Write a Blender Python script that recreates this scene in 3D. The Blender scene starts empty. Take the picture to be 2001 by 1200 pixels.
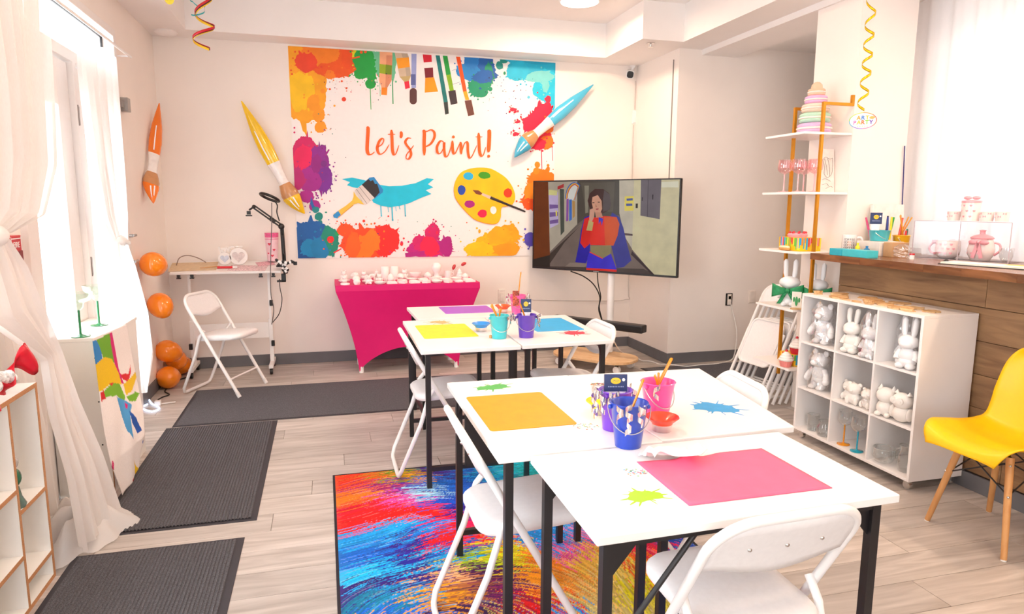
import bpy, bmesh, math, random
import numpy as np
from mathutils import Vector, Matrix
random.seed(7)
PI = math.pi
scene = bpy.context.scene
COL = scene.collection
# ------------------------------------------------------------------ camera
F_PX = 1326.62
_yaw, _pit, _rol = math.radians(15.429), math.radians(8.5685), math.radians(-0.34717)
CAM = Vector((0, 0, 1.45))
_fw = Vector((math.sin(_yaw)*math.cos(_pit), math.cos(_yaw)*math.cos(_pit), -math.sin(_pit)))
_rt = Vector((math.cos(_yaw), -math.sin(_yaw), 0)); _dn = _fw.cross(_rt)
_r2 = _rt*math.cos(_rol) + _dn*math.sin(_rol); _d2 = -_rt*math.sin(_rol) + _dn*math.cos(_rol)
cam_data = bpy.data.cameras.new('camera'); cam = bpy.data.objects.new('camera', cam_data); COL.objects.link(cam)
cam_data.sensor_width = 36; cam_data.sensor_fit = 'HORIZONTAL'; cam_data.lens = F_PX/2001*36; cam_data.clip_start = .05
m4 = Matrix((_r2, -_d2, -_fw)).transposed().to_4x4(); m4.translation = CAM; cam.matrix_world = m4
scene.camera = cam
# ------------------------------------------------------------------ daylight, exposure
world = bpy.data.worlds.new('overcast_sky'); scene.world = world; world.use_nodes = True
_bg = world.node_tree.nodes['Background']; _bg.inputs[0].default_value = (.90, .96, 1, 1); _bg.inputs[1].default_value = 13.5
scene.view_settings.view_transform = 'Standard'; scene.view_settings.look = 'None'
scene.view_settings.gamma = 1; scene.view_settings.use_curve_mapping = False
scene.view_settings.exposure = -0.97
LAMP_W = 50
scene.cycles.max_bounces = 8; scene.cycles.diffuse_bounces = 5; scene.cycles.glossy_bounces = 3; scene.cycles.transmission_bounces = 3; scene.cycles.transparent_max_bounces = 12
# ------------------------------------------------------------------ measuring helpers: a point of the photo on a known plane
def _ray(x, y): return _r2*((x-1000.5)/F_PX) + _d2*((y-600)/F_PX) + _fw
def pz(x, y, z): d = _ray(x, y); return CAM + d*((z-CAM.z)/d.z)
def py(x, y, Y): d = _ray(x, y); return CAM + d*(Y/d.y)
def px(x, y, X): d = _ray(x, y); return CAM + d*(X/d.x)
# ------------------------------------------------------------------ materials
MATS = {}
def srgb(c):
    if isinstance(c, str): c = tuple(int(c[i:i+2], 16)/255 for i in (0, 2, 4))
    return tuple((v/12.92 if v <= .04045 else ((v+.055)/1.055)**2.4) for v in c)
def mat(name, col, rough=.5, metal=0, var=.06, scale=30, bump=0, emit=0, trans=0, alpha=1, coat=0, stretch=None, sss=0):
    if name in MATS: return MATS[name]
    m = bpy.data.materials.new(name); m.use_nodes = True; nt = m.node_tree; N = nt.nodes; L = nt.links
    b = N['Principled BSDF']; c = srgb(col)
    b.inputs['Roughness'].default_value = rough; b.inputs['Metallic'].default_value = metal
    if coat: b.inputs['Coat Weight'].default_value = coat
    tc = N.new('ShaderNodeTexCoord'); nz = N.new('ShaderNodeTexNoise'); nz.inputs['Scale'].default_value = scale; nz.inputs['Detail'].default_value = 3
    if stretch:
        mp = N.new('ShaderNodeMapping'); mp.inputs['Scale'].default_value = stretch
        L.new(tc.outputs['Object'], mp.inputs[0]); L.new(mp.outputs[0], nz.inputs[0])
    else: L.new(tc.outputs['Object'], nz.inputs[0])
    r = N.new('ShaderNodeValToRGB'); r.color_ramp.elements[0].position = .3; r.color_ramp.elements[1].position = .7
    r.color_ramp.elements[0].color = tuple(max(0, v*(1-var)) for v in c)+(1,); r.color_ramp.elements[1].color = tuple(min(1, v*(1+var)) for v in c)+(1,)
    L.new(nz.outputs[0], r.inputs[0]); L.new(r.outputs[0], b.inputs['Base Color'])
    if bump:
        bp = N.new('ShaderNodeBump'); bp.inputs['Strength'].default_value = bump; bp.inputs['Distance'].default_value = .002
        L.new(nz.outputs[0], bp.inputs['Height']); L.new(bp.outputs[0], b.inputs['Normal'])
    if emit:
        L.new(r.outputs[0], b.inputs['Emission Color']); b.inputs['Emission Strength'].default_value = emit
    if trans: b.inputs['Transmission Weight'].default_value = trans
    if alpha < 1: b.inputs['Alpha'].default_value = alpha
    MATS[name] = m; return m
def glassy(name, tint=(1, 1, 1), edge=.55, body=.06, gloss=.04):
    """thin clear glass or plastic film: mostly see-through, glossy towards its rims"""
    if name in MATS: return MATS[name]
    m = bpy.data.materials.new(name); m.use_nodes = True; nt = m.node_tree; N = nt.nodes; L = nt.links
    N.remove(N['Principled BSDF']); out = N['Material Output']
    t = N.new('ShaderNodeBsdfTransparent'); t.inputs[0].default_value = tint+(1,)
    g = N.new('ShaderNodeBsdfGlossy'); g.inputs[0].default_value = (1, 1, 1, 1); g.inputs['Roughness'].default_value = gloss
    lw = N.new('ShaderNodeLayerWeight'); lw.inputs[0].default_value = .35
    mr = N.new('ShaderNodeMapRange'); mr.inputs[3].default_value = body; mr.inputs[4].default_value = edge
    nz = N.new('ShaderNodeTexNoise'); nz.inputs['Scale'].default_value = 25
    bp = N.new('ShaderNodeBump'); bp.inputs['Strength'].default_value = .05; L.new(nz.outputs[0], bp.inputs['Height']); L.new(bp.outputs[0], g.inputs['Normal'])
    mx = N.new('ShaderNodeMixShader'); L.new(lw.outputs['Facing'], mr.inputs[0]); L.new(mr.outputs[0], mx.inputs[0])
    L.new(t.outputs[0], mx.inputs[1]); L.new(g.outputs[0], mx.inputs[2]); L.new(mx.outputs[0], out.inputs[0])
    MATS[name] = m; return m
def sheer(name, col, clear=.15, transl=.5):
    if name in MATS: return MATS[name]
    m = bpy.data.materials.new(name); m.use_nodes = True; nt = m.node_tree; N = nt.nodes; L = nt.links
    N.remove(N['Principled BSDF']); out = N['Material Output']; c = srgb(col)+(1,)
    d = N.new('ShaderNodeBsdfDiffuse'); d.inputs[0].default_value = c
    t = N.new('ShaderNodeBsdfTranslucent'); t.inputs[0].default_value = c
    a = N.new('ShaderNodeMixShader'); a.inputs[0].default_value = transl; L.new(d.outputs[0], a.inputs[1]); L.new(t.outputs[0], a.inputs[2])
    tr = N.new('ShaderNodeBsdfTransparent'); wv = N.new('ShaderNodeTexNoise'); wv.inputs['Scale'].default_value = 60
    mr = N.new('ShaderNodeMapRange'); mr.inputs[3].default_value = clear*.6; mr.inputs[4].default_value = clear*1.4; L.new(wv.outputs[0], mr.inputs[0])
    b = N.new('ShaderNodeMixShader'); L.new(mr.outputs[0], b.inputs[0]); L.new(a.outputs[0], b.inputs[1]); L.new(tr.outputs[0], b.inputs[2]); L.new(b.outputs[0], out.inputs[0])
    MATS[name] = m; return m
def vcol(name, rough=.6, emit=0, var=.1, scale=200):
    """colour printed or dyed onto the mesh (colour attribute 'Col')"""
    if name in MATS: return MATS[name]
    m = bpy.data.materials.new(name); m.use_nodes = True; nt = m.node_tree; N = nt.nodes; L = nt.links
    b = N['Principled BSDF']; b.inputs['Roughness'].default_value = rough
    a = N.new('ShaderNodeVertexColor'); a.layer_name = 'Col'
    nz = N.new('ShaderNodeTexNoise'); nz.inputs['Scale'].default_value = scale; tc = N.new('ShaderNodeTexCoord'); L.new(tc.outputs['Object'], nz.inputs[0])
    h = N.new('ShaderNodeHueSaturation'); mr = N.new('ShaderNodeMapRange'); mr.inputs[3].default_value = 1-var; mr.inputs[4].default_value = 1+var
    L.new(nz.outputs[0], mr.inputs[0]); L.new(mr.outputs[0], h.inputs['Value']); L.new(a.outputs[0], h.inputs['Color']); L.new(h.outputs[0], b.inputs['Base Color'])
    if emit: L.new(a.outputs[0], b.inputs['Emission Color']); b.inputs['Emission Strength'].default_value = emit
    MATS[name] = m; return m
# ------------------------------------------------------------------ mesh helpers
class MB:
    def __init__(s): s.v = []; s.f = []; s.m = []; s.sm = []
    def add(s, vs, fs, mi=0, sm=False):
        o = len(s.v); s.v += [tuple(v) for v in vs]
        for f in fs: s.f.append([i+o for i in f]); s.m.append(mi); s.sm.append(sm)
        return s
    def bx(s, x0, x1, y0, y1, z0, z1, mi=0):
        v = [(x, y, z) for x in (x0, x1) for y in (y0, y1) for z in (z0, z1)]
        return s.add(v, [(0, 1, 3, 2), (4, 6, 7, 5), (0, 4, 5, 1), (2, 3, 7, 6), (0, 2, 6, 4), (1, 5, 7, 3)], mi)
    def box(s, c, d, rot=None, mi=0):
        h = [k/2 for k in d]; v = [Vector((x*h[0], y*h[1], z*h[2])) for x in (-1, 1) for y in (-1, 1) for z in (-1, 1)]
        if rot: v = [rot @ q for q in v]
        c = Vector(c); v = [q+c for q in v]
        return s.add(v, [(0, 1, 3, 2), (4, 6, 7, 5), (0, 4, 5, 1), (2, 3, 7, 6), (0, 2, 6, 4), (1, 5, 7, 3)], mi)
    def bar(s, a, b, w, h, mi=0):
        a = Vector(a); b = Vector(b); d = b-a; q = d.to_track_quat('Z', 'Y')
        return s.box((a+b)/2, (w, h, d.length), q.to_matrix(), mi)
    def tube(s, pts, r, seg=10, mi=0, closed=False, caps=True):
        P = [Vector(p) for p in pts]; n = len(P); R = r if isinstance(r, (list, tuple)) else [r]*n
        up = None; vs = []
        for i in range(n):
            a = P[i-1] if (i or closed) else P[i]; b = P[(i+1) % n] if (i < n-1 or closed) else P[i]
            t = (b-a)
            if t.length < 1e-9: t = Vector((0, 0, 1))
            t.normalize()
            if up is None: up = t.orthogonal().normalized()
            else:
                up = up - t*up.dot(t)
                up = t.orthogonal().normalized() if up.length < 1e-6 else up.normalized()
            w = t.cross(up)
            for k in range(seg):
                an = 2*PI*k/seg; vs.append(P[i] + (up*math.cos(an)+w*math.sin(an))*R[i])
        fs = []
        for i in range(n if closed else n-1):
            for k in range(seg):
                j = (i+1) % n; fs.append((i*seg+k, i*seg+(k+1) % seg, j*seg+(k+1) % seg, j*seg+k))
        if caps and not closed: fs += [tuple(range(seg-1, -1, -1)), tuple((n-1)*seg+k for k in range(seg))]
        return s.add(vs, fs, mi, True)
    def lathe(s, prof, seg=20, c=(0, 0, 0), mi=0, rot=None):
        c = Vector(c); vs = []; n = len(prof)
        for r, z in prof:
            for k in range(seg):
                a = 2*PI*k/seg; q = Vector((r*math.cos(a), r*math.sin(a), z)); vs.append((rot @ q if rot else q)+c)
        fs = [(i*seg+k, i*seg+(k+1) % seg, (i+1)*seg+(k+1) % seg, (i+1)*seg+k) for i in range(n-1) for k in range(seg)]
        if prof[0][0] > 1e-6: fs.append(tuple(range(seg-1, -1, -1)))
        if prof[-1][0] > 1e-6: fs.append(tuple((n-1)*seg+k for k in range(seg)))
        return s.add(vs, fs, mi, True)
    def shell(s, prof, seg=20, c=(0, 0, 0), mi=0, rot=None):
        """lathe without end caps"""
        o = len(s.f); s.lathe(prof, seg, c, mi, rot)
        while len(s.f) > o and len(s.f[-1]) == seg and seg != 4: s.f.pop(); s.m.pop(); s.sm.pop()
        return s
    def ell(s, c, r, seg=14, rings=9, mi=0, rot=None):
        if not isinstance(r, (list, tuple)): r = (r, r, r)
        c = Vector(c); vs = []
        for i in range(rings+1):
            p = PI*i/rings
            for k in range(seg):
                a = 2*PI*k/seg; q = Vector((r[0]*math.sin(p)*math.cos(a), r[1]*math.sin(p)*math.sin(a), -r[2]*math.cos(p)))
                vs.append((rot @ q if rot else q)+c)
        fs = [(i*seg+k, i*seg+(k+1) % seg, (i+1)*seg+(k+1) % seg, (i+1)*seg+k) for i in range(rings) for k in range(seg)]
        return s.add(vs, fs, mi, True)
    def prism(s, poly, o, u, v, th, mi=0, flip=False):
        """flat polygon (2D) at o in directions u, v, given a thickness th along u x v"""
        o = Vector(o); u = Vector(u); v = Vector(v); n = u.cross(v).normalized(); k = len(poly)
        a = [o+u*p[0]+v*p[1] for p in poly]; b = [q+n*th for q in a]
        area = sum(poly[i-1][0]*poly[i][1]-poly[i][0]*poly[i-1][1] for i in range(k))
        fs = [tuple(range(k-1, -1, -1)), tuple(range(k, 2*k))]+[(i, (i+1) % k, k+(i+1) % k, k+i) for i in range(k)]
        if area < 0: fs = [f[::-1] for f in fs]
        return s.add(a+b, fs, mi)
    def grid(s, fn, nu, nv, mi=0, closeu=False, sm=True):
        vs = [fn(i/(nu if closeu else nu-1), j/(nv-1)) for j in range(nv) for i in range(nu)]
        fs = [(j*nu+i, j*nu+(i+1) % nu, (j+1)*nu+(i+1) % nu, (j+1)*nu+i) for j in range(nv-1) for i in range(nu if closeu else nu-1)]
        return s.add(vs, fs, mi, sm)
    def mesh(s, name, mats):
        me = bpy.data.meshes.new(name); me.from_pydata(s.v, [], s.f)
        for m in (mats if isinstance(mats, (list, tuple)) else [mats]): me.materials.append(m)
        me.polygons.foreach_set('material_index', s.m); me.polygons.foreach_set('use_smooth', s.sm); me.update()
        if any(s.sm): me.set_sharp_from_angle(angle=math.radians(48))
        return me
    def build(s, name, mats, parent=None, loc=None, rz=0, bevel=0, solid=0, sub=0, fix=False):
        me = s.mesh(name, mats)
        if fix:
            b = bmesh.new(); b.from_mesh(me); bmesh.ops.remove_doubles(b, verts=b.verts, dist=1e-5); bmesh.ops.recalc_face_normals(b, faces=b.faces); b.to_mesh(me); b.free()
        return link(name, me, parent, loc, rz, bevel, solid, sub)
def link(name, me, parent=None, loc=None, rz=0, bevel=0, solid=0, sub=0):
    o = bpy.data.objects.new(name, me); COL.objects.link(o)
    if parent: o.parent = parent
    if loc is not None: o.location = loc
    if rz: o.rotation_euler = (0, 0, rz)
    if solid: md = o.modifiers.new('thick', 'SOLIDIFY'); md.thickness = abs(solid); md.offset = 0 if solid > 0 else -1
    if bevel: md = o.modifiers.new('bevel', 'BEVEL'); md.width = bevel; md.segments = 2; md.limit_method = 'ANGLE'; md.angle_limit = math.radians(40)
    if sub: md = o.modifiers.new('sub', 'SUBSURF'); md.levels = sub; md.render_levels = sub
    return o
def tag(o, label, cat, group=None, kind=None):
    o['label'] = label; o['category'] = cat
    if group: o['group'] = group
    if kind: o['kind'] = kind
    return o
def thing(name, label, cat, loc=(0, 0, 0), rz=0, group=None):
    o = bpy.data.objects.new(name, None); COL.objects.link(o); o.location = loc; o.rotation_euler = (0, 0, rz); o.empty_display_size = .05
    return tag(o, label, cat, group)
def struct(o): o['kind'] = 'structure'; return o
def dup(root, loc, rz=0, label=None, group=None):
    def cp(o, par):
        c = o.copy(); COL.objects.link(c)
        if par: c.parent = par
        for ch in o.children: cp(ch, c)
        return c
    r = cp(root, None); r.location = loc; r.rotation_euler = (0, 0, rz)
    if label: r['label'] = label
    if group: r['group'] = group
    return r
def ordinal(i): return ['first', 'second', 'third', 'fourth', 'fifth', 'sixth', 'seventh', 'eighth', 'ninth', 'tenth', 'eleventh', 'twelfth', 'thirteenth', 'fourteenth', 'fifteenth', 'sixteenth', 'seventeenth', 'eighteenth', 'nineteenth', 'twentieth'][i]
def arc(c, r, a0, a1, n, f=lambda x, y: (x, y)): return [f(c[0]+r*math.cos(a0+(a1-a0)*i/(n-1)), c[1]+r*math.sin(a0+(a1-a0)*i/(n-1))) for i in range(n)]
def rrect(w, h, r, n=5, cx=0, cy=0):
    o = []
    for sx, sy, a in ((1, 1, 0), (-1, 1, PI/2), (-1, -1, PI), (1, -1, 1.5*PI)):
        o += arc((cx+sx*(w/2-r), cy+sy*(h/2-r)), r, a, a+PI/2, n)
    return o
def smooth_path(pts, n=6):
    """Catmull-Rom through points"""
    P = [Vector(p) for p in pts]; P = [P[0]*2-P[1]]+P+[P[-1]*2-P[-2]]; o = []
    for i in range(1, len(P)-2):
        a, b, c, d = P[i-1:i+3]
        for k in range(n):
            t = k/n; o.append(.5*((2*b)+(c-a)*t+(2*a-5*b+4*c-d)*t*t+(3*b-a-3*c+d)*t**3))
    return o+[P[-2]]
# ================================================================== MATERIALS OF THE PLACE
WALL = mat('wall_paint', 'f6ede6', .75, var=.015, scale=3, bump=.03)
CEIL = mat('ceiling_paint', 'f6f1ee', .8, var=.015, scale=3)
BASE = mat('rubber_baseboard', '6b6a6e', .6, var=.05, scale=8)
WHITE = mat('white_laminate', 'f6f2f0', .32, var=.012, scale=6)
WMETAL = mat('white_powder_coat', 'f7f5f4', .35, var=.01, scale=20)
VINYL = mat('white_vinyl', 'f2f0f1', .5, var=.02, scale=60, bump=.06)
BLACK = mat('black_steel', '232022', .42, var=.08, scale=40)
BPLAST = mat('black_plastic', '1c1a1b', .38, var=.08, scale=40)
CHROME = mat('chrome', 'd6d4d2', .22, 1, var=.05)
DOORW = mat('door_paint', 'efe9e6', .4, var=.01)
RUBBER = mat('grey_rubber', '9a9898', .7)
def wood_mat(name, c1, c2, scale=(1.5, 14, 14), rough=.45, bump=.08):
    m = bpy.data.materials.new(name); m.use_nodes = True; nt = m.node_tree; N = nt.nodes; L = nt.links; b = N['Principled BSDF']; b.inputs['Roughness'].default_value = rough
    tc = N.new('ShaderNodeTexCoord'); oi = N.new('ShaderNodeObjectInfo'); mp = N.new('ShaderNodeMapping'); mp.inputs['Scale'].default_value = scale
    ad = N.new('ShaderNodeVectorMath'); ad.operation = 'MULTIPLY_ADD'; ad.inputs[1].default_value = (37, 17, 23)
    cmb = N.new('ShaderNodeCombineXYZ')
    for k in range(3): L.new(oi.outputs['Random'], cmb.inputs[k])
    L.new(cmb.outputs[0], ad.inputs[0]); L.new(tc.outputs['Object'], ad.inputs[2]); L.new(ad.outputs[0], mp.inputs[0])
    n1 = N.new('ShaderNodeTexNoise'); n1.inputs['Scale'].default_value = 2.2; n1.inputs['Detail'].default_value = 7; n1.inputs['Distortion'].default_value = .9; L.new(mp.outputs[0], n1.inputs[0])
    r = N.new('ShaderNodeValToRGB'); e = r.color_ramp.elements; e[0].position = .3; e[0].color = srgb(c1)+(1,); e[1].position = .68; e[1].color = srgb(c2)+(1,); L.new(n1.outputs[0], r.inputs[0])
    h = N.new('ShaderNodeHueSaturation'); mr = N.new('ShaderNodeMapRange'); mr.inputs[3].default_value = .88; mr.inputs[4].default_value = 1.1; L.new(oi.outputs['Random'], mr.inputs[0]); L.new(mr.outputs[0], h.inputs['Value'])
    L.new(r.outputs[0], h.inputs['Color']); L.new(h.outputs[0], b.inputs['Base Color'])
    bp = N.new('ShaderNodeBump'); bp.inputs['Strength'].default_value = bump; bp.inputs['Distance'].default_value = .002; L.new(n1.outputs[0], bp.inputs['Height']); L.new(bp.outputs[0], b.inputs['Normal'])
    MATS[name] = m; return m
PLANK = wood_mat('vinyl_plank', 'aba199', 'd1c8c1', (1.0, 9, 9), .42)
BARWOOD = wood_mat('weathered_oak_cladding', '76563c', 'a37e58', (9, 1.1, 9), .6, .15)
BLOCK = wood_mat('walnut_butcher_block', '5c3820', '8f5e38', (6, 1.6, 9), .25)
BEECH = wood_mat('beech', 'c98a50', 'dba468', (9, 9, 1.4), .45)
PLY = wood_mat('laser_cut_plywood', 'b98a54', 'e2bf90', (7, 2, 9), .5)
PALE = wood_mat('pale_wood', 'd3a877', 'e4c39a', (4, 9, 9), .5)
# ================================================================== SETTING
YB, XL, ZS, ZC, XR = 6.38, -1.30, 2.80, 3.10, 4.08
b = MB(); b.bx(-1.4, 6.0, -2.6, 6.5, -.06, -.004); floor = struct(b.build('floor', mat('floor_joint', '9a9088', .8)))
# floor planks, long side along x
PW, PL_ = .178, 1.22
shared = {}
row = 0; y = .9
while y < 6.38:
    x = -1.3 - ((row*.43) % 1)*PL_
    while x < 4.4:
        x0 = max(x, -1.3); x1 = min(x+PL_, 4.4)
        if x1-x0 > .03 and not (x0 > 3.2 and y < 3.4):
            key = (round(x1-x0, 3)); yy = min(y+PW, 6.38)
            if key not in shared or yy-y < PW-.001:
                b = MB(); w = (x1-x0)/2-.0008; h = (yy-y)/2-.0008
                c = .0007; b.add([(-w, -h, -.004), (w, -h, -.004), (w, h, -.004), (-w, h, -.004), (-w+c, -h+c, 0), (w-c, -h+c, 0), (w-c, h-c, 0), (-w+c, h-c, 0)], [(4, 5, 6, 7), (0, 1, 5, 4), (1, 2, 6, 5), (2, 3, 7, 6), (3, 0, 4, 7)])
                me = b.mesh('plank', PLANK)
                if yy-y >= PW-.001: shared[key] = me
            else: me = shared[key]
            link('plank', me, floor, ((x0+x1)/2, (y+yy)/2, 0))
        x += PL_
    y += PW; row += 1
b = MB(); b.bx(-1.4, 3.12, YB, YB+.12, 0, 3.2); struct(b.build('wall_back', WALL))
b = MB(); b.bx(3.02, 3.14, 5.54, YB, 0, 3.2); struct(b.build('wall_jog', WALL))
b = MB(); b.bx(3.14, 6.0, 5.54, 5.66, 0, 3.2); struct(b.build('wall_alcove', WALL))
b = MB(); b.bx(XR, 4.25, -2.6, 1.9, 0, 3.2); b.bx(XR, 4.25, 3.8, 4.99, 0, 3.2); b.bx(XR, 4.25, 1.9, 3.8, 0, 1.1); b.bx(XR, 4.25, 1.9, 3.8, 2.6, 3.2); struct(b.build('wall_right', WALL))
win = bpy.data.objects.new('added_window_1', None); COL.objects.link(win); win['kind'] = 'structure'; win.location = (4.16, 2.85, 1.85)  # unseen window, added to backlight and brighten the bar curtain
b = MB(); b.bx(-.03, .03, -.95, -.90, -.75, .75); b.bx(-.03, .03, .90, .95, -.75, .75); b.bx(-.03, .03, -.90, .90, .70, .75); b.bx(-.03, .03, -.90, .90, -.75, -.70); b.bx(-.025, .025, -.025, .025, -.70, .70); b.build('added_window_frame', DOORW, win)
for y0, y1 in ((-.90, -.025), (.025, .90)): b = MB(); b.bx(-.004, .004, y0, y1, -.70, .70); b.build('added_window_pane', glassy('window_glass', (1, 1, 1), .35, .03), win)
b = MB(); b.bx(3.26, 3.69, 3.70, 4.10, 0, 2.755); struct(b.build('wall_column', WALL))
b = MB(); b.bx(5.9, 6.0, 5.1, 5.66, 0, 3.2); b.bx(4.25, 6.0, 4.99, 5.1, 0, 3.2); struct(b.build('wall_hallway', WALL))
# left wall with the door opening y 3.50..5.16
DY0, DY1, DZ = 3.50, 5.16, 2.56
b = MB(); b.bx(-1.42, XL, DY1, YB, 0, 3.2); b.bx(-1.42, XL, DY0, DY1, DZ, 3.2); b.bx(-1.42, XL, -2.6, .3, 0, 3.2)
b.bx(-1.42, XL, 2.3, DY0, 0, 3.2); b.bx(-1.42, XL, .3, 2.3, 2.5, 3.2); b.bx(-1.42, XL, .3, 2.3, 0, .8); struct(b.build('wall_left', WALL))
# front wall behind the viewer: a shop window
b = MB(); b.bx(-1.42, 4.25, -2.7, -2.6, 0, .45); b.bx(-1.42, 4.25, -2.7, -2.6, 2.7, 3.2); b.bx(-1.42, -1.1, -2.7, -2.6, .45, 2.7); b.bx(.5, 4.25, -2.7, -2.6, .45, 2.7)
struct(b.build('wall_front', WALL))
# ceiling with its lowered border
b = MB(); b.bx(-1.42, 6.0, -2.7, 6.5, ZC, 3.2); struct(b.build('ceiling', CEIL))
b = MB(); b.bx(XL, -1.0, -2.6, YB, ZS, ZC); struct(b.build('trim_1', CEIL))
b = MB(); b.bx(-1.0, 3.02, 6.10, YB, ZS, ZC); struct(b.build('trim_2', CEIL))
b = MB(); b.bx(2.565, 3.02, 5.33, 6.10, ZS, ZC); b.bx(2.94, 3.24, -2.6, 5.33, ZS, ZC); b.bx(3.02, 3.24, 5.33, 5.54, ZS, ZC); struct(b.build('trim_3', CEIL))
b = MB(); b.bx(3.24, 3.60, -2.6, 5.54, 2.755, ZC); struct(b.build('trim_4', CEIL))
b = MB(); b.bx(3.60, 6.0, -2.6, 5.54, 2.84, ZC); struct(b.build('trim_5', CEIL))
# baseboards
def base(name, x0, x1, y0, y1): b = MB(); b.bx(x0, x1, y0, y1, 0, .10); struct(b.build(name, BASE, bevel=.004))
base('baseboard_back', XL+.012, 3.008, YB-.012, YB); base('baseboard_left', XL, XL+.012, DY1, YB); base('baseboard_jog', 3.008, 3.02, 5.528, YB); base('baseboard_alcove', 3.02, 5.9, 5.528, 5.54)
# door with transom in the left wall
door = bpy.data.objects.new('door_1', None); COL.objects.link(door); door['kind'] = 'structure'; door.location = (XL, 4.33, 0)
PANE = glassy('window_glass', (1, 1, 1), .35, .03)
def dpart(name, m, boxes, bevel=.003):
    b = MB()
    for q in boxes: b.bx(q[0]-XL, q[1]-XL, q[2]-4.33, q[3]-4.33, q[4], q[5])
    return b.build(name, m, door, bevel=bevel)
dpart('door_frame', DOORW, [(-1.40, -1.27, DY0, DY0+.05, 0, DZ), (-1.40, -1.27, DY1-.05, DY1, 0, DZ), (-1.40, -1.27, DY0+.05, DY1-.05, DZ-.05, DZ), (-1.40, -1.28, DY0+.05, DY1-.05, 2.20, 2.26), (-1.38, -1.275, 4.30, 4.345, 0, 2.20)])
dpart('transom_gasket', BLACK, [(-1.345, -1.335, DY0+.05, DY1-.05, 2.495, 2.51), (-1.345, -1.335, DY1-.065, DY1-.05, 2.26, 2.51)], 0)
dpart('transom_pane', PANE, [(-1.345, -1.339, DY0+.05, DY1-.05, 2.26, 2.51)], 0)
for y0, y1 in ((DY0+.052, 4.298), (4.347, DY1-.052)):
    lf = dpart('door_leaf', DOORW, [(-1.35, -1.305, y0, y0+.17, .01, 2.19), (-1.35, -1.305, y1-.17, y1, .01, 2.19), (-1.35, -1.305, y0+.17, y1-.17, 1.95, 2.19), (-1.35, -1.305, y0+.17, y1-.17, .01, .28)])
    m = MB(); m.bx(-1.33-XL, -1.322-XL, y0+.17-4.33, y1-.17-4.33, .28, 1.95); m.build('door_pane', PANE, lf)
for z in (1.92, 1.09, .25):
    m = MB(); m.tube([(.02, -.005, z-.055), (.02, -.005, z+.055)], .009, 8); m.bx(.004, .022, .0, .03, z-.05, z+.05); m.build('hinge', mat('brushed_nickel', '8f8783', .35, 1), door)
m = MB(); m.bx(.0, .05, .93, 1.0, 2.06, 2.15); m.bx(.0, .03, .87, .93, 2.08, 2.12); m.build('door_closer', mat('grey_aluminium', 'a9a6a4', .4, .6), door)
for z in (1.228, 1.05):
    m = MB(); m.tube([(0, .80, z), (.05, .80, z)], .012, 8); m.tube([(.05, .80, z), (.05, .88, z)], .010, 8); m.lathe([(.028, 0), (.028, .008), (.02, .012)], 12, (0, .80, z), rot=Matrix.Rotation(PI/2, 3, 'Y')); m.build('door_handle', MATS['grey_aluminium'], door)
# ceiling lamps: the one in view, its row, and unseen ones added for light
def ceiling_lamp(x, y, label, k=1):
    t = thing('ceiling_lamp', label, 'lamp', (x, y, ZC), 0, 'round ceiling lamps')
    m = MB(); m.lathe([(.17, 0), (.17, -.03), (.155, -.045)], 28); m.build('lamp_ring', WMETAL, t)
    m = MB(); m.lathe([(.154, -.02), (.15, -.05), (.09, -.066), (.0, -.07)], 28); m.build('lamp_diffuser', mat('lamp_glow', 'fff0dd', .5, emit=9), t)
    ld = bpy.data.lights.new('lamp_light', 'AREA'); ld.shape = 'DISK'; ld.size = .3; ld.energy = LAMP_W*k; ld.color = (1, .74, .53)
    lo = bpy.data.objects.new('lamp_light', ld); COL.objects.link(lo); lo.parent = t; lo.location = (0, 0, -.09)
ceiling_lamp(2.03, 5.38, 'round glowing ceiling lamp by the bulkhead above the television corner', 1.1)
ceiling_lamp(2.03, 2.9, 'round glowing ceiling lamp above the near craft tables', .6); ceiling_lamp(.25, 3.1, 'round ceiling lamp added out of view to brighten the entrance mats', .75); ceiling_lamp(2.03, .4, 'round glowing ceiling lamp behind the camera over the bar aisle', .5)  # the entrance mats lamp is unseen, added to brighten the left side
for y, l in ((2.0, 'small round ceiling lamp added out of view to warm the worktop'), (.2, 'small round ceiling lamp added out of view to warm the near bar end'), (4.85, 'small round glowing ceiling lamp in the hallway behind the column')):  # both bar lamps are unseen, added to warm the right side
    t = thing('ceiling_lamp', l, 'lamp', (3.42, y, 2.755) if y < 4 else (4.25, 4.85, 2.84), 0, 'round ceiling lamps')
    m = MB(); m.lathe([(.10, 0), (.10, -.02), (.09, -.03)], 24); m.build('lamp_ring', WMETAL, t)
    m = MB(); m.lathe([(.089, -.012), (.085, -.034), (0, -.04)], 24); m.build('lamp_diffuser', MATS['lamp_glow'], t)
    ld = bpy.data.lights.new('lamp_light', 'AREA'); ld.shape = 'DISK'; ld.size = .18; ld.energy = LAMP_W*(.8 if y < 4 else 2.6); ld.color = (1, .72, .5)
    lo = bpy.data.objects.new('lamp_light', ld); COL.objects.link(lo); lo.parent = t; lo.location = (0, 0, -.06)
t = thing('smoke_detector', 'round white smoke detector on the lowered ceiling in the back corner', 'smoke detector', (-1.16, 6.20, ZS))
m = MB(); m.lathe([(.085, 0), (.085, -.012), (.06, -.03), (0, -.032)], 24); m.build('cover', CEIL, t)
t = thing('sprinkler_head', 'small metal sprinkler head in the lowered ceiling by the lamp', 'sprinkler', (2.70, 5.45, ZS))
m = MB(); m.lathe([(.035, 0), (.035, -.006), (.01, -.008), (.008, -.03), (.02, -.034), (0, -.036)], 16); m.build('head', CHROME, t)

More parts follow.
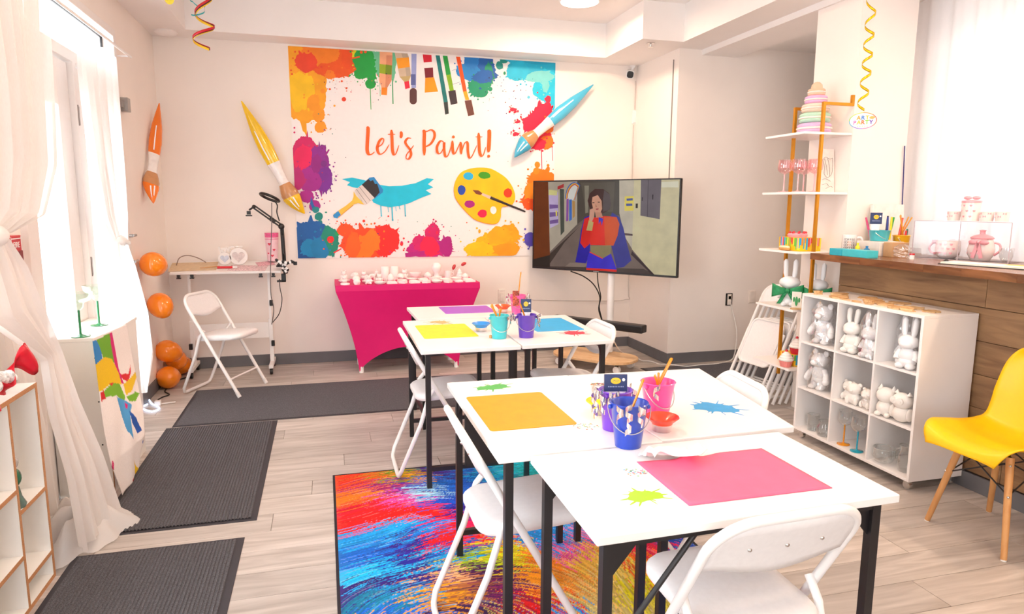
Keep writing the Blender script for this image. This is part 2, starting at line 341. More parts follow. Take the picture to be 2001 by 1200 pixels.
# ================================================================== TABLES
TZ = .735
TT = TZ-.0024
def table(label, poly, along, panel=False, brace=False):
    """four corners FL, FR, BR, BL; along 'x' or 'y' = direction of the long side; leg frames stand at the short ends"""
    c = sum((Vector(q+(0,)) for q in poly), Vector())/4; t = thing('craft_table', label, 'table', c+Vector((0, 0, .0024)), 0, 'white craft tables')
    Q = [Vector(q+(0,))-c for q in poly]
    m = MB(); m.prism([(q.x, q.y) for q in Q], (0, 0, TT-.022), (1, 0, 0), (0, 1, 0), .022); m.build('tabletop', WHITE, t, bevel=.003)
    def ins(q, d=.04): return Vector((q.x-math.copysign(d, q.x), q.y-math.copysign(d, q.y), 0))
    I = [ins(q) for q in Q]
    for q in I: m = MB(); m.bx(-.0125, .0125, -.0125, .0125, 0, TT-.022); m.build('leg', BLACK, t, loc=q)
    ends = ((0, 3), (1, 2)) if along == 'x' else ((0, 1), (3, 2))
    sides = ((0, 1), (3, 2)) if along == 'x' else ((0, 3), (1, 2))
    for a, b_ in ends:
        m = MB(); m.bar(I[a]+Vector((0, 0, .10)), I[b_]+Vector((0, 0, .10)), .022, .022); m.build('crossbar', BLACK, t)
    for a, b_ in sides:
        m = MB(); m.bar(I[a]+Vector((0, 0, TT-.036)), I[b_]+Vector((0, 0, TT-.036)), .022, .022); rl = m.build('rail', BLACK, t); d = (I[b_]-I[a]).normalized()
        for p, s in ((I[a], 1), (I[b_], -1)):
            m = MB(); m.prism([(.012, 0), (.075, 0), (.012, -.075)], p+Vector((0, 0, TT-.047)), d*s, (0, 0, 1), .004); m.build('gusset', BLACK, rl)
    if brace:
        m = MB(); m.tube([Vector((.592, 1.325, .40))-c, Vector((.825, 1.325, TT-.03))-c], .007, 8); m.build('brace', BLACK, t)
    if panel:
        m = MB(); m.bx(min(q.x for q in I)+.02, max(q.x for q in I)-.02, I[2].y-.03, I[2].y-.016, .40, TT-.03); m.build('modesty_panel', mat('dark_panel', '2b2829', .6), t)
    return t
TA = table('white craft table with the pink mat, closest to the camera', [(.55, 1.285), (1.375, 1.30), (1.385, 1.792), (.55, 1.785)], 'x', False, True)
TB1 = table('white craft table with the orange mat', [(.46, 1.80), (.979, 1.80), (.979, 2.65), (.46, 2.65)], 'y', True)
TB2 = table('white craft table with the blue paint splat and pink bucket', [(.9805, 1.81), (1.47, 1.825), (1.59, 2.62), (.9805, 2.645)], 'y')
TC1 = table('white craft table with the yellow mat', [(.44, 3.28), (.955, 3.28), (.965, 4.17), (.45, 4.17)], 'y')
TC2 = table('white craft table with the blue mat', [(.965, 3.29), (1.475, 3.31), (1.515, 4.17), (.975, 4.17)], 'y')
TD = table('white craft table with the purple mat, furthest back', [(.55, 4.21), (1.37, 4.21), (1.36, 4.73), (.54, 4.73)], 'x')
# ================================================================== FOLDING CHAIRS  (front = +x)
def make_chair(label):
    t = thing('folding_chair', label, 'chair', group='white folding chairs')
    w = .205; A = Vector((.205, 0, .012)); T = Vector((-.215, 0, .757)); d = T-A
    def side(y, k0, k1, n): return [A+d*(k0+(k1-k0)*i/n)+Vector((0, y, 0)) for i in range(n+1)]
    r = .10; kr = 1-r/d.length; pts = side(-w, 0, kr, 4)
    for i in range(1, 9):
        a = PI/2*i/8; pts.append(A+d*kr+d.normalized()*r*math.sin(a)+Vector((0, -w+r*(1-math.cos(a)), 0)))
    q = [Vector((p.x, -p.y, p.z)) for p in pts[::-1]]; pts += q
    m = MB(); m.tube(pts, .0125, 10); ffo = m.build('front_frame', WMETAL, t)
    w2 = .186; p1 = A+d*.655; pv = Vector((p1.x, 0, p1.z)); rp = []
    for y, z, x in ((-w2, pv.z, pv.x+.01), (-w2, pv.z-.05, pv.x-.03), (-w2, .30, -.145), (-w2, .05, -.252), (-w2+.02, .018, -.262), (-w2+.05, .0125, -.265)): rp.append((x, y, z))
    rp = rp+[(x, -y, z) for x, y, z in rp[::-1]]
    m = MB(); m.tube(rp, .0115, 10); m.build('rear_frame', WMETAL, t)
    m = MB(); m.tube([A+d*.17+Vector((0, -w, 0)), A+d*.17+Vector((0, w, 0))], .008, 8); m.build('crossbar', WMETAL, t)
    sp = rrect(.37, .345, .075, 6); m = MB()
    for zz, k in ((0, .97), (.012, 1), (.026, 1), (.036, .95), (.040, .82)): pass
    L = [(.0, .96), (.010, 1), (.026, 1), (.037, .95), (.042, .80)]
    vs = []; n = len(sp)
    for z, k in L: vs += [(x*k+.02, y*k, .425+z+.06*(x)) for x, y in sp]
    fs = [(i*n+j, i*n+(j+1) % n, (i+1)*n+(j+1) % n, (i+1)*n+j) for i in range(len(L)-1) for j in range(n)]+[tuple(range(n-1, -1, -1)), tuple((len(L)-1)*n+j for j in range(n))]
    m.add(vs, fs, 0, True); m.build('seat', VINYL, t)
    nn = d.normalized(); nx = Vector((-nn.z, 0, nn.x))   # nx points backwards/up
    def bk(u, v):
        y = (u*2-1)*(w-.008); yy = abs(y); top = d.length-.004-(0 if yy < w-r else (r-math.sqrt(max(0, r*r-(yy-(w-r))**2))))
        bot = d.length-.155-.028*(math.cos(PI*y/w)+1)/2
        return A+nn*(bot+(top-bot)*v)+Vector((0, y, 0))+nx*(.016*(1-(y/w)**2)*(1-v*.6))
    m = MB(); m.grid(bk, 19, 7); bko = m.build('backrest', VINYL, t, solid=.014)
    for y in (-.10, 0, .10):
        p = A+nn*(d.length-.085)+Vector((0, y, 0))+nx*(.016*(1-(y/w)**2)*.72+.006); m = MB(); m.ell(p, .006, 8, 5); m.build('rivet', CHROME, bko)
    for s in (-1, 1):
        m = MB(); m.tube([A+Vector((.0018, s*w, -.0035)), A+d*.045+Vector((0, s*w, 0))], .0148, 10); m.build('foot_cap', mat('white_rubber', 'ece9e7', .6), ffo)
    return t
ch = make_chair('white folding chair by itself in front of the rolling desk'); ch.location = (-.76, 5.55, .0055); ch.rotation_euler = (0, 0, math.radians(-23))
dup(ch, (.60, 2.10, .003), 0, 'white folding chair pulled up to the left of the orange mat table')
dup(ch, (.602, 3.63, .003), 0, 'white folding chair pulled up to the yellow mat table')
dup(ch, (1.0, 1.435, .003), math.radians(92), 'white folding chair with its back to the camera at the pink mat table')
dup(ch, (1.402, 2.33, .003), math.radians(180-7), 'white folding chair behind the blue paint splat table edge')
dup(ch, (1.36, 3.66, .003), PI, 'white folding chair by the red splat on the blue mat table')
# ================================================================== LEFT SIDE
CLOTH = sheer('sheer_white_cloth', 'fefcfb', .14, .5); CLOTHD = sheer('dense_white_cloth', 'fdfaf8', .05, .4)
def lerp_rows(rows, n):
    o = []
    for k in range(n):
        t = k/(n-1)*(len(rows)-1); i = min(int(t), len(rows)-2); f = t-i; f = f*f*(3-2*f)*.5+f*.5
        o.append((rows[i][0].lerp(rows[i+1][0], f), rows[i][1].lerp(rows[i+1][1], f)))
    return o
def drape(m, rows, nu, nv, amp, folds, seed):
    R = lerp_rows(rows, nv); rnd = random.Random(seed); ph = [rnd.uniform(0, 6.28) for _ in range(4)]
    def fn(u, v):
        a, c = R[round(v*(nv-1))]; p = a.lerp(c, u); wd = (c-a).length; k = amp*min(1, .35+wd)
        p = p.copy(); p.x += k*(math.sin(folds*6.28*u+ph[0]+.5*math.sin(v*3))+.45*math.sin(folds*2.3*6.28*u+ph[1]+v*2)); return p
    m.grid(fn, nu, nv)
# far curtain, knotted half way down
t = thing('curtain', 'sheer white curtain knotted above the balloons, at the far side of the door', 'curtain', (-1.17, 4.9, 0), 0, 'knotted sheer curtains')
O = Vector((-1.17, 4.9, 0)); P2 = lambda q, X: px(q[0], q[1], X)-O
up = [((150, 66), (224, 112)), ((154, 140), (227, 152)), ((165, 230), (232, 232)), ((180, 330), (240, 332)), ((200, 420), (246, 426)), ((220, 466), (246, 470))]
lo = [((222, 474), (246, 478)), ((208, 520), (262, 522)), ((190, 600), (288, 620)), ((205, 680), (297, 690)), ((232, 740), (289, 745)), ((270, 766), (285, 768))]
m = MB(); drape(m, [(P2(a, -1.17), P2(b, -1.17)) for a, b in up], 60, 40, .022, 6, 1); m.build('upper_drape', CLOTH, t)
rw = [(P2(a, -1.16), P2(b, -1.16)) for a, b in lo]
for a, b in rw: a.y = max(a.y, -.535+.0) if a.z < 1.12 else a.y
m = MB(); drape(m, rw, 50, 40, .03, 3, 2); m.build('lower_drape', CLOTH, t)
m = MB(); k = P2((234, 471), -1.165); m.ell(k, (.04, .055, .035), 14, 9); m.tube([k+Vector((.01, -.03, .01)), k+Vector((.045, .0, -.01)), k+Vector((.01, .05, .0))], .014, 8); m.build('knot', CLOTHD, t)
# near curtain
t = thing('curtain', 'sheer white curtain knotted by the red fire alarm, pooling on the floor', 'curtain', (-1.12, 3.1, 0), 0, 'knotted sheer curtains')
O = Vector((-1.12, 3.1, 0))
up = [((-160, -150), (72, -70)), ((-110, -40), (78, 20)), ((-70, 130), (83, 130)), ((-55, 300), (92, 322)), ((-50, 400), (72, 420)), ((-45, 448), (12, 456))]
lo = [((-45, 466), (8, 470)), ((-50, 520), (42, 538)), ((-30, 600), (72, 626)), ((80, 690), (112, 698)), ((92, 800), (144, 800)), ((108, 920), (190, 928)), ((120, 1000), (220, 985))]
def cl(p, z0): return p
m = MB(); drape(m, [(P2(a, -1.10), P2(b, -1.10)) for a, b in up], 60, 40, .03, 6, 3); m.build('upper_drape', CLOTH, t)
rw = [(P2(a, X), P2(b, X)) for (a, b), X in zip(lo, (-1.09, -1.09, -1.08, -1.07, -1.04, -1.0, -.98))]
for a, b in rw:
    a.z = b.z = (a.z+b.z)/2
    if a.z < .98: a.y = max(a.y, -.205); b.y = max(b.y, a.y+.1)
rw[-1][0].z = rw[-1][1].z = .06; e0, e1 = rw[-1]
m = MB(); drape(m, rw, 50, 50, .03, 3, 4); m.build('lower_drape', CLOTHD, t)
m = MB(); k = P2((-14, 461), -1.09); m.ell(k, (.045, .06, .04), 14, 9); m.build('knot', CLOTHD, t)
ri = [(Vector((-1.235, y0, z))-O, Vector((-1.235, y1, z))-O) for y0, y1, z in ((2.95, 3.12, 1.15), (2.90, 3.25, .8), (2.885, 3.35, .45), (2.885, 3.40, .02))]
m = MB(); drape(m, ri, 40, 24, .022, 4, 9); m.build('inner_drape', CLOTHD, t)
pc = pz(165, 1055, 0)-O
def pool(u, v):
    a = 2*PI*u; r = v; wob = 1+.12*math.sin(3*a+1)+.08*math.sin(7*a)+.05*math.sin(13*a)
    x = pc.x-.04+math.cos(a)*r*.19*wob; y = pc.y+.07+math.sin(a)*r*.30*wob
    h = .14*(1-r**2.6)*(.66+.30*math.sin(5*a+4*r)+.28*math.sin(9*a-7*r)*r)+.008*(1+math.sin(17*a+3*r))*(1-r)+.006
    return Vector((x, y, max(.006, h)))
m = MB(); m.grid(pool, 72, 16, closeu=True); m.build('pooled_hem', CLOTHD, t)
# curtain rod
t = thing('curtain_rod', 'thin white rod carrying the curtains over the door', 'curtain rod', (-1.2, 4.2, 2.405))
m = MB(); m.tube([(0, -1.7, .0), (0, 1.02, .0)], .008, 8); m.build('rod', WMETAL, t)
for y in (-1.0, .99): m = MB(); m.tube([(-.10, y, 0), (0, y, 0)], .006, 8); m.build('bracket', WMETAL, t)
# fire alarm pull station
RED = mat('red_alarm_paint', 'c3202a', .35)
c = px(29, 500, -1.26); t = thing('fire_alarm', 'red fire alarm pull station on the wall peeking past the near curtain', 'fire alarm', (XL, c.y, c.z))
m = MB(); m.bx(0, .05, -.055, .055, -.09, .085); m.build('body', RED, t, bevel=.004)
m = MB(); m.bx(.05, .062, -.028, .028, -.03, .022); m.build('pull_handle', mat('dark_red', '7c1018', .4), t, bevel=.003)
def text_mesh(txt, size, name, m, parent, loc, rot, ext=.0006, sx=1, align='CENTER', bold=0):
    cu = bpy.data.curves.new(name, 'FONT'); cu.body = txt; cu.size = size; cu.extrude = ext; cu.offset = bold; cu.align_x = align; cu.align_y = 'CENTER'; cu.resolution_u = 3
    ob = bpy.data.objects.new(name, cu); COL.objects.link(ob); dg = bpy.context.evaluated_depsgraph_get(); me = bpy.data.meshes.new_from_object(ob.evaluated_get(dg))
    bpy.data.objects.remove(ob); me.materials.clear(); me.materials.append(m); o = bpy.data.objects.new(name, me); COL.objects.link(o); o.parent = parent
    o.location = loc; o.rotation_euler = rot; o.scale = (sx, 1, 1); return o
WINK = mat('white_ink', 'ffffff', .5)
text_mesh('FIRE', .034, 'lettering', WINK, t, (.0508, 0, .045), (PI/2, 0, PI/2))
m = MB(); m.bx(.05, .0512, -.005, .005, -.08, -.04); m.bx(.05, .0512, -.03, .03, -.062, -.054); m.build('lettering', WINK, t)
m = MB(); m.bx(.05, .051, -.05, -.046, -.085, .08); m.bx(.05, .051, .046, .05, -.085, .08); m.bx(.05, .051, -.05, .05, .07, .074); m.build('border_line', WINK, t)
# cabinet with chipboard edges
CHIP = mat('chipboard_edge', 'c08a5e', .7, var=.25, scale=250); PANEL = mat('white_melamine', 'fcfaf6', .4, var=.01)
cab = thing('cubby_cabinet', 'white cubby cabinet with bare chipboard edges in the lower left corner', 'cabinet', (-1.18, 2.0, 0))
def panel(y0, y1, z0, z1, name, x0=-1.29, x1=-1.06):
    m = MB(); m.bx(x0+1.18, x1-.002+1.18, y0-2.0, y1-2.0, z0, z1, 0); m.bx(x1-.002+1.18, x1+1.18, y0-2.0, y1-2.0, z0, z1, 1); return m.build(name, [PANEL, CHIP], cab)
panel(1.2, 2.862, .764, .78, 'top_panel'); panel(2.846, 2.862, 0, .764, 'side_panel'); panel(2.612, 2.626, .016, .764, 'divider'); panel(2.36, 2.374, .016, .764, 'divider'); panel(2.1, 2.114, .016, .764, 'divider'); panel(1.2, 2.846, 0, .016, 'bottom_panel')
for y0, y1, z in ((2.626, 2.846, .36), (2.374, 2.612, .445), (2.374, 2.612, .2), (2.114, 2.36, .36), (2.626, 2.846, .10)): panel(y0, y1, z, z+.015, 'shelf')
m = MB(); m.bx(-.115, -.11, -.8, .862, 0, .78); m.build('back_panel', PANEL, cab)
# ornament in the cubby
g = glassy('green_glass', (.12, .5, .33), .6, .25); cg = glassy('clear_glass')
t = thing('glass_ornament', 'green and clear glass ornament sticking out of the white cubby cabinet', 'ornament', (-1.085, 2.665, .3755))
m = MB(); m.ell((0, 0, .11), (.022, .026, .034)); m.build('green_bauble', mat('green_glaze', '1e6b4a', .15, coat=.6), t)
m = MB(); m.ell((0, 0, .165), (.017, .02, .022)); m.build('clear_bauble', mat('grey_glaze', 'b9b7b3', .15, coat=.6), t)
m = MB(); m.lathe([(.026, 0), (.03, .012), (.018, .04), (.012, .075), (.0, .08)], 16); m.build('foot', mat('green_grey_glaze', '5f7a70', .2, coat=.6), t)
# silver vase and red ribbon on top
MARB = mat('smoky_glass', '8d8684', .12, .3, var=.45, scale=14)
t = thing('smoky_glass_vase', 'smoky grey marbled glass vase on the chipboard edged cabinet', 'vase', (-1.205, 2.72, .7805))
m = MB(); m.lathe([(.035, 0), (.03, .02), (.022, .05), (.03, .075), (.06, .10), (.075, .15), (.066, .20), (.04, .235), (.028, .25), (.024, .25), (.036, .232), (.06, .2), (.0, .12)], 24); m.build('body', MARB, t)
t = thing('gift_ribbon', 'crumpled red satin ribbon with white speckled tissue on the chipboard edged cabinet', 'ribbon', (-1.07, 2.62, .7805))
RSAT = mat('red_satin', 'd3182c', .3, var=.12, scale=20)
rp = [(-.01, -.28, .03), (.0, -.21, .012), (.03, -.15, .06), (.0, -.07, .045), (.02, .0, .05), (.0, .05, .085), (.03, .09, .13), (.04, .13, .12), (.03, .155, .085)]
sp = smooth_path(rp, 5)
def rib(u, v): p = sp[round(u*(len(sp)-1))]; w = .035+.02*math.sin(u*9); return p+Vector((.02*math.sin(v*3+u*8), 0, (v-.5)*2*w+.018*math.sin(u*21)))
m = MB(); m.grid(rib, len(sp), 6)
for i, v in enumerate(m.v): m.v[i] = (v[0], v[1], max(.003, v[2]))
m.build('ribbon', RSAT, t, solid=.002)
m = MB(); rnd = random.Random(4)
for _ in range(9): m.ell((rnd.uniform(-.012, .012), rnd.uniform(-.1, .06), rnd.uniform(.035, .09)), rnd.uniform(.018, .028), 8, 6)
m.build('speckled_tissue', mat('speckled_tissue', 'eeeaea', .8, var=.5, scale=90), t)
# white cabinet beside the door with the parrot cloth
c2 = thing('white_cabinet', 'white cabinet beside the door holding two green stemmed glasses', 'cabinet', (-1.18, 3.95, 0))
m = MB(); m.bx(-.12, .12, -.30, .33, 0, .782); m.build('body', PANEL, c2, bevel=.002)
m = MB(); m.bx(-.12, .125, -.302, .335, .782, .80); m.build('top_panel', PANEL, c2, bevel=.002)
m = MB(); m.bx(.12, .122, -.302, -.29, 0, .78); m.build('edge_strip', CHIP, c2)
for x, z in ((.085, .70), (.085, .48), (.085, .26)): m = MB(); m.ell((x, -.301, z), (.004, .002, .004), 8, 5); m.build('screw', BLACK, c2)
def goblet(name, label, loc, bowl, stem, foot, h, r, group, seg=20):
    t = thing(name, label, 'glass', loc, 0, group)
    m = MB(); m.lathe([(r*.85, 0), (r*.85, .003), (r*.2, .008), (.004, .014)], seg); m.build('foot', foot, t)
    m = MB(); m.tube([(0, 0, .010), (0, 0, h*.56)], .0045, 8); m.build('stem', stem, t)
    m = MB(); m.shell([(.004, h*.55), (r*.6, h*.60), (r*.95, h*.68), (r, h*.78), (r*.86, h)], seg); m.build('bowl', bowl, t)
    return t
GG = mat('green_stem_glass', '2a8a55', .12, coat=.7)
def marg(label, p):
    t = thing('margarita_glass', label, 'glass', p, 0, 'green stemmed glasses')
    m = MB(); m.lathe([(.042, 0), (.042, .003), (.010, .008), (.005, .014)], 18); m.build('foot', GG, t)
    m = MB(); m.tube([(0, 0, .01), (0, 0, .13)], .0055, 8); m.build('stem', GG, t)
    m = MB(); m.shell([(.006, .128), (.02, .14), (.026, .165), (.05, .175), (.062, .19), (.066, .215)], 20); m.build('bowl', glassy('pale_green_glass', (.86, .97, .91), .35, .03), t)
p1 = pz(158, 658, .80); p2 = pz(194, 636, .80)
marg('stemmed glass with green stem, nearer one on the white cabinet', (max(p1.x, -1.22), p1.y, .8008)); marg('stemmed glass with green stem, further one on the white cabinet', (max(p2.x, -1.22), min(p2.y, 4.21), .8008))
# painted parrot cloth hanging over the cabinet front, colours printed on it
def in_poly(X, Y, poly):
    r = np.zeros(X.shape, bool); j = len(poly)-1
    for i in range(len(poly)):
        xi, yi = poly[i]; xj, yj = poly[j]
        if yi != yj: r ^= ((yi > Y) != (yj > Y)) & (X < (xj-xi)*(Y-yi)/(yj-yi)+xi)
        j = i
    return r
def set_col(me, cols):
    a = me.color_attributes.new('Col', 'FLOAT_COLOR', 'POINT'); a.data.foreach_set('color', np.asarray(cols, np.float32).ravel())
# cloth measured in the photo: left edge A(v), right edge B(v), bulging away from the cabinet
LE = [(180, 662), (186, 710), (194, 770), (203, 840), (214, 905), (238, 968)]; RE = [(246, 634), (256, 690), (268, 745), (278, 800), (281, 850), (270, 905)]
LXX = [-1.048, -1.045, -1.04, -1.03, -1.02, -1.0]; RXX = [-1.05, -1.03, -.99, -.95, -.94, -.98]
nu, nv = 90, 130
def rowp(L, XX, v): k = v*(len(L)-1); i = min(int(k), len(L)-2); f = k-i; a = px(*L[i], XX[i]); b = px(*L[i+1], XX[i+1]); return a.lerp(b, f)
base_o = Vector((-1.0, 3.9, 0)); vs = []; pxs = []
for j in range(nv):
    v = j/(nv-1); a = rowp(LE, LXX, v); b_ = rowp(RE, RXX, v); k = v*(len(LE)-1); i = min(int(k), len(LE)-2); f = k-i
    la = (LE[i][0]*(1-f)+LE[i+1][0]*f, LE[i][1]*(1-f)+LE[i+1][1]*f); lb = (RE[i][0]*(1-f)+RE[i+1][0]*f, RE[i][1]*(1-f)+RE[i+1][1]*f)
    for q in range(nu):
        u = q/(nu-1); p = a.lerp(b_, u); p.x += .015*math.sin(PI*u)*v+.004*math.sin(u*14+v*9)*v; vs.append(p-base_o); pxs.append((la[0]*(1-u)+lb[0]*u, la[1]*(1-u)+lb[1]*u))
A = np.array(pxs); X = A[:, 0]; Y = A[:, 1]; colr = np.tile(np.array(srgb('f4ece8')+(1,)), (len(A), 1))
S = .3082; fx = lambda L: [(x*S, 620+y*S) for x, y in L]
for poly, c in [([(582, 150), (625, 145), (640, 290), (600, 300), (585, 240)], '2f86c8'), ([(605, 145), (680, 105), (700, 230), (705, 290), (650, 285), (625, 200)], '6fae2a'), ([(680, 105), (698, 100), (735, 330), (770, 430), (750, 420), (705, 290)], 'd41f73'),
    ([(600, 300), (650, 255), (690, 265), (735, 360), (755, 430), (690, 420), (640, 470), (625, 470)], 'f0c414'), ([(745, 365), (800, 360), (815, 305), (818, 350), (795, 415), (765, 400)], 'd8222c'),
    ([(765, 430), (860, 345), (862, 385), (820, 470), (780, 500)], 'ecc21a'), ([(780, 510), (850, 475), (883, 485), (850, 535), (800, 540)], '79ba2c'), ([(645, 480), (690, 420), (740, 425), (775, 510), (770, 545), (720, 500), (660, 510)], '79b62a'),
    ([(632, 480), (650, 465), (662, 515), (640, 535)], 'd6222c'), ([(675, 420), (700, 420), (690, 440)], 'd6222c'), ([(720, 510), (770, 530), (815, 560), (800, 620), (820, 780), (780, 720), (745, 600)], '4f9ed6'), ([(795, 600), (850, 640), (890, 720), (860, 740), (815, 680)], '1e56b0'),
    ([(770, 545), (790, 560), (785, 590), (775, 580)], 'd41f73'), ([(890, 785), (900, 780), (898, 800), (888, 800)], '1e56b0'), ([(890, 815), (903, 815), (901, 838), (888, 836)], '1e56b0'), ([(830, 910), (845, 950), (855, 960), (850, 1000), (835, 1000), (835, 950)], 'ecc21a'), ([(865, 930), (880, 950), (862, 985)], '79ba2c'), ([(812, 1030), (830, 1020), (822, 1050), (810, 1050)], 'd6222c'), ([(700, 905), (712, 930), (712, 970), (702, 960)], 'd6226a')]:
    colr[in_poly(X, Y, fx(poly))] = srgb(c)+(1,)
m = MB(); m.add(vs, [(j*nu+i, j*nu+i+1, (j+1)*nu+i+1, (j+1)*nu+i) for j in range(nv-1) for i in range(nu-1)], 0, True)
o = m.build('painted_cloth', vcol('printed_cloth', .75), None, base_o); set_col(o.data, colr); o.modifiers.new('thick', 'SOLIDIFY').thickness = .003
tag(o, 'white cloth painted with a colourful parrot hanging over the white cabinet front', 'painting')
# ------------------------------------------------------------------ balloons
ORB = mat('orange_balloon', 'ff8a12', .18, coat=.5, var=.04, scale=5)
def balloon(label, c, r, tilt, az):
    t = thing('balloon', label, 'balloon', c, 0, 'orange balloons'); R = Matrix.Rotation(az, 3, 'Z') @ Matrix.Rotation(tilt, 3, 'Y')
    pr = []
    for i in range(15): a = PI*i/14; pr.append((r*math.sin(a)*(1-.10*math.cos(a)), -r*1.18*math.cos(a)))
    pr = [(x, -z) for x, z in pr][::-1]
    m = MB(); m.lathe(pr, 22, rot=R); m.build('body', ORB, t)
    m = MB(); m.lathe([(.004, -r*1.17), (.011, -r*1.24), (.010, -r*1.26), (0, -r*1.25)], 10, rot=R); m.build('knot', ORB, t)
balloon('orange balloon stuck on the wall, upper of the two beside the rolling desk', (XL+.104, px(300, 517, XL+.1).y, px(300, 517, XL+.1).z), .088, 1.9, 1.2)
balloon('orange balloon stuck on the wall, lower of the two beside the rolling desk', (XL+.104, px(313, 598, XL+.1).y, px(313, 598, XL+.1).z), .088, 2.3, -.9)
for i, (x, y, D, r, l) in enumerate([(310, 688, 5.80, .088, 'topmost orange balloon of the floor pile by the curtain'), (328, 703, 6.0, .082, 'second highest orange balloon of the floor pile'), (350, 720, 6.20, .078, 'orange balloon of the floor pile touching the rolling desk'), (319, 741, 5.72, .088, 'orange balloon of the floor pile lowest and closest to the room'), (340, 739, 5.93, .048, 'half hidden orange balloon in the middle of the floor pile')]):
    c = py(x, y, D); balloon(l, (min(max(c.x, XL+r+.012), -1.13-r), c.y, max(c.z, r*1.05)), r, [2.0, 1.2, 1.5, 1.4, 1.7][i], [.4, 2, 1, -1.2, .3][i])
# ------------------------------------------------------------------ inflatable paint brushes
SKIN = mat('tan_foil', 'c98d5a', .25, coat=.5); WFO = mat('white_foil', 'f1ecea', .25, coat=.4)
def brush(name, label, a, b, n, colname, chex, thick=.045):
    """inflated brush from handle tip a to bristle tip b on a wall whose normal is n"""
    a = Vector(a); b = Vector(b); d = b-a; L = d.length; z = d.normalized(); n = Vector(n); w = z.cross(n)
    t = thing(name, label, 'wall decoration', a, 0, 'inflatable paint brushes'); CM = mat(colname, chex, .2, coat=.5, var=.03, scale=5)
    def prof(s):
        K = [(0, .006), (.1, .03), (.25, .062), (.40, .076), (.52, .068), (.60, .056), (.70, .05), (.74, .07), (.80, .092), (.86, .085), (.92, .058), (.97, .028), (1, .004)]
        for (s0, r0), (s1, r1) in zip(K, K[1:]):
            if s <= s1: return (r0+(r1-r0)*(s-s0)/(s1-s0))*L*.78
        return .001
    def seg(nm, s0, s1, mm, k=1.0):
        m = MB()
        def fn(u, v):
            s = s0+(s1-s0)*v; r = prof(s)*k; an = 2*PI*u; bend = (max(0, s-.8)**2)*L*.9
            return z*(s*L)+w*(math.cos(an)*r-bend)+n*(math.sin(an)*r*.62+thick)
        m.grid(fn, 20, 14, closeu=True); m.build(nm, mm, t, fix=True)
    seg('handle', 0, .53, CM); seg('ferrule', .53, .715, WFO); seg('hair', .715, .87, SKIN); seg('paint_tip', .83, 1, CM, 1.04)
    m = MB()
    for s0, s1, o in ((.25, .50, .35), (.85, .95, .3), (.84, .93, -.2)):
        m.grid(lambda u, v: (lambda s: z*(s*L)+w*(prof(s)*(o+(u-.5)*.18)-(max(0, s-.8)**2)*L*.9)+n*(prof(s)*.62*math.sqrt(max(0, 1-o*o))*1.02+thick+.003))(s0+(s1-s0)*v), 3, 8)
    m.build('printed_highlight', WINK, t)['kind'] = 'stuff'
brush('inflatable_brush', 'orange inflatable paint brush hanging in the back corner of the left wall', px(307, 203, XL+.03), px(287, 395, XL+.03), (.5, -.866, 0), 'orange_foil', 'f27a0e', .05)
brush('inflatable_brush', 'yellow inflatable paint brush overlapping the mural edge', py(473, 199, YB-.03), py(588, 421, YB-.03), (0, -1, 0), 'yellow_foil', 'f3c612')
brush('inflatable_brush', 'light blue inflatable paint brush overlapping the mural edge', py(1156, 167, YB-.03), py(998, 302, YB-.03), (0, -1, 0), 'blue_foil', '49b4d8')
# ================================================================== MURAL BANNER ON THE BACK WALL
def clip(poly, quad):
    """Sutherland-Hodgman against a convex quad (clockwise in image coordinates)"""
    out = poly
    for i in range(4):
        a = quad[i]; b_ = quad[(i+1) % 4]; inn = lambda p: (b_[0]-a[0])*(p[1]-a[1])-(b_[1]-a[1])*(p[0]-a[0]) >= 0
        src, out = out, []
        for k in range(len(src)):
            p, q = src[k-1], src[k]; ip, iq = inn(p), inn(q)
            if ip != iq:
                d1 = (b_[0]-a[0])*(p[1]-a[1])-(b_[1]-a[1])*(p[0]-a[0]); d2 = (b_[0]-a[0])*(q[1]-a[1])-(b_[1]-a[1])*(q[0]-a[0]); f = d1/(d1-d2)
                out.append((p[0]+(q[0]-p[0])*f, p[1]+(q[1]-p[1])*f))
            if iq: out.append(q)
        if not out: return []
    return out
MQ = [(562.5, 89.6), (1085.5, 122.8), (1080.5, 499), (582.5, 504.8)]
t = thing('mural_banner', 'large white wall banner with paint splashes reading Let\'s Paint', 'banner', py(820, 505, YB))
O = Vector(t.location); Q = [py(*q, YB) for q in MQ]
m = MB(); a = [q-O+Vector((0, -.006, 0)) for q in Q]; b_ = [q-O+Vector((0, -.001, 0)) for q in Q]
m.add(a+b_, [(3, 2, 1, 0), (4, 5, 6, 7), (0, 1, 5, 4), (1, 2, 6, 5), (2, 3, 7, 6), (3, 0, 4, 7)]); m.build('banner_sheet', mat('banner_white', 'f6f0ee', .6, var=.01), t)
INK = {}; INKM = []; ART = MB(); layer = [0]
def flush(name):
    used = sorted(set(ART.m)); mp_ = {k: i for i, k in enumerate(used)}; ART.m = [mp_[k] for k in ART.m]
    if ART.f:
        o = ART.build(name, [INKM[k] for k in used], t)
        if name in ('paint_splash', 'speckle_print'): o['kind'] = 'stuff'
    ART.v = []; ART.f = []; ART.m = []; ART.sm = []
def ink(c):
    if c not in INK: INK[c] = len(INKM); INKM.append(mat('banner_ink_'+c, c, .55, var=.07, scale=9))
    return INK[c]
def put(poly, c, quad=MQ, lay=None):
    poly = clip(poly, quad) if quad else poly
    if len(poly) < 3: return
    if lay is None: layer[0] += 1
    d = .0062+layer[0]*.00004; vs = [py(x, y, YB-d)-O for x, y in poly]
    ar = sum(poly[i-1][0]*poly[i][1]-poly[i][0]*poly[i-1][1] for i in range(len(poly))); f = list(range(len(vs)))
    ART.add(vs, [f[::-1] if ar > 0 else f], ink(c))
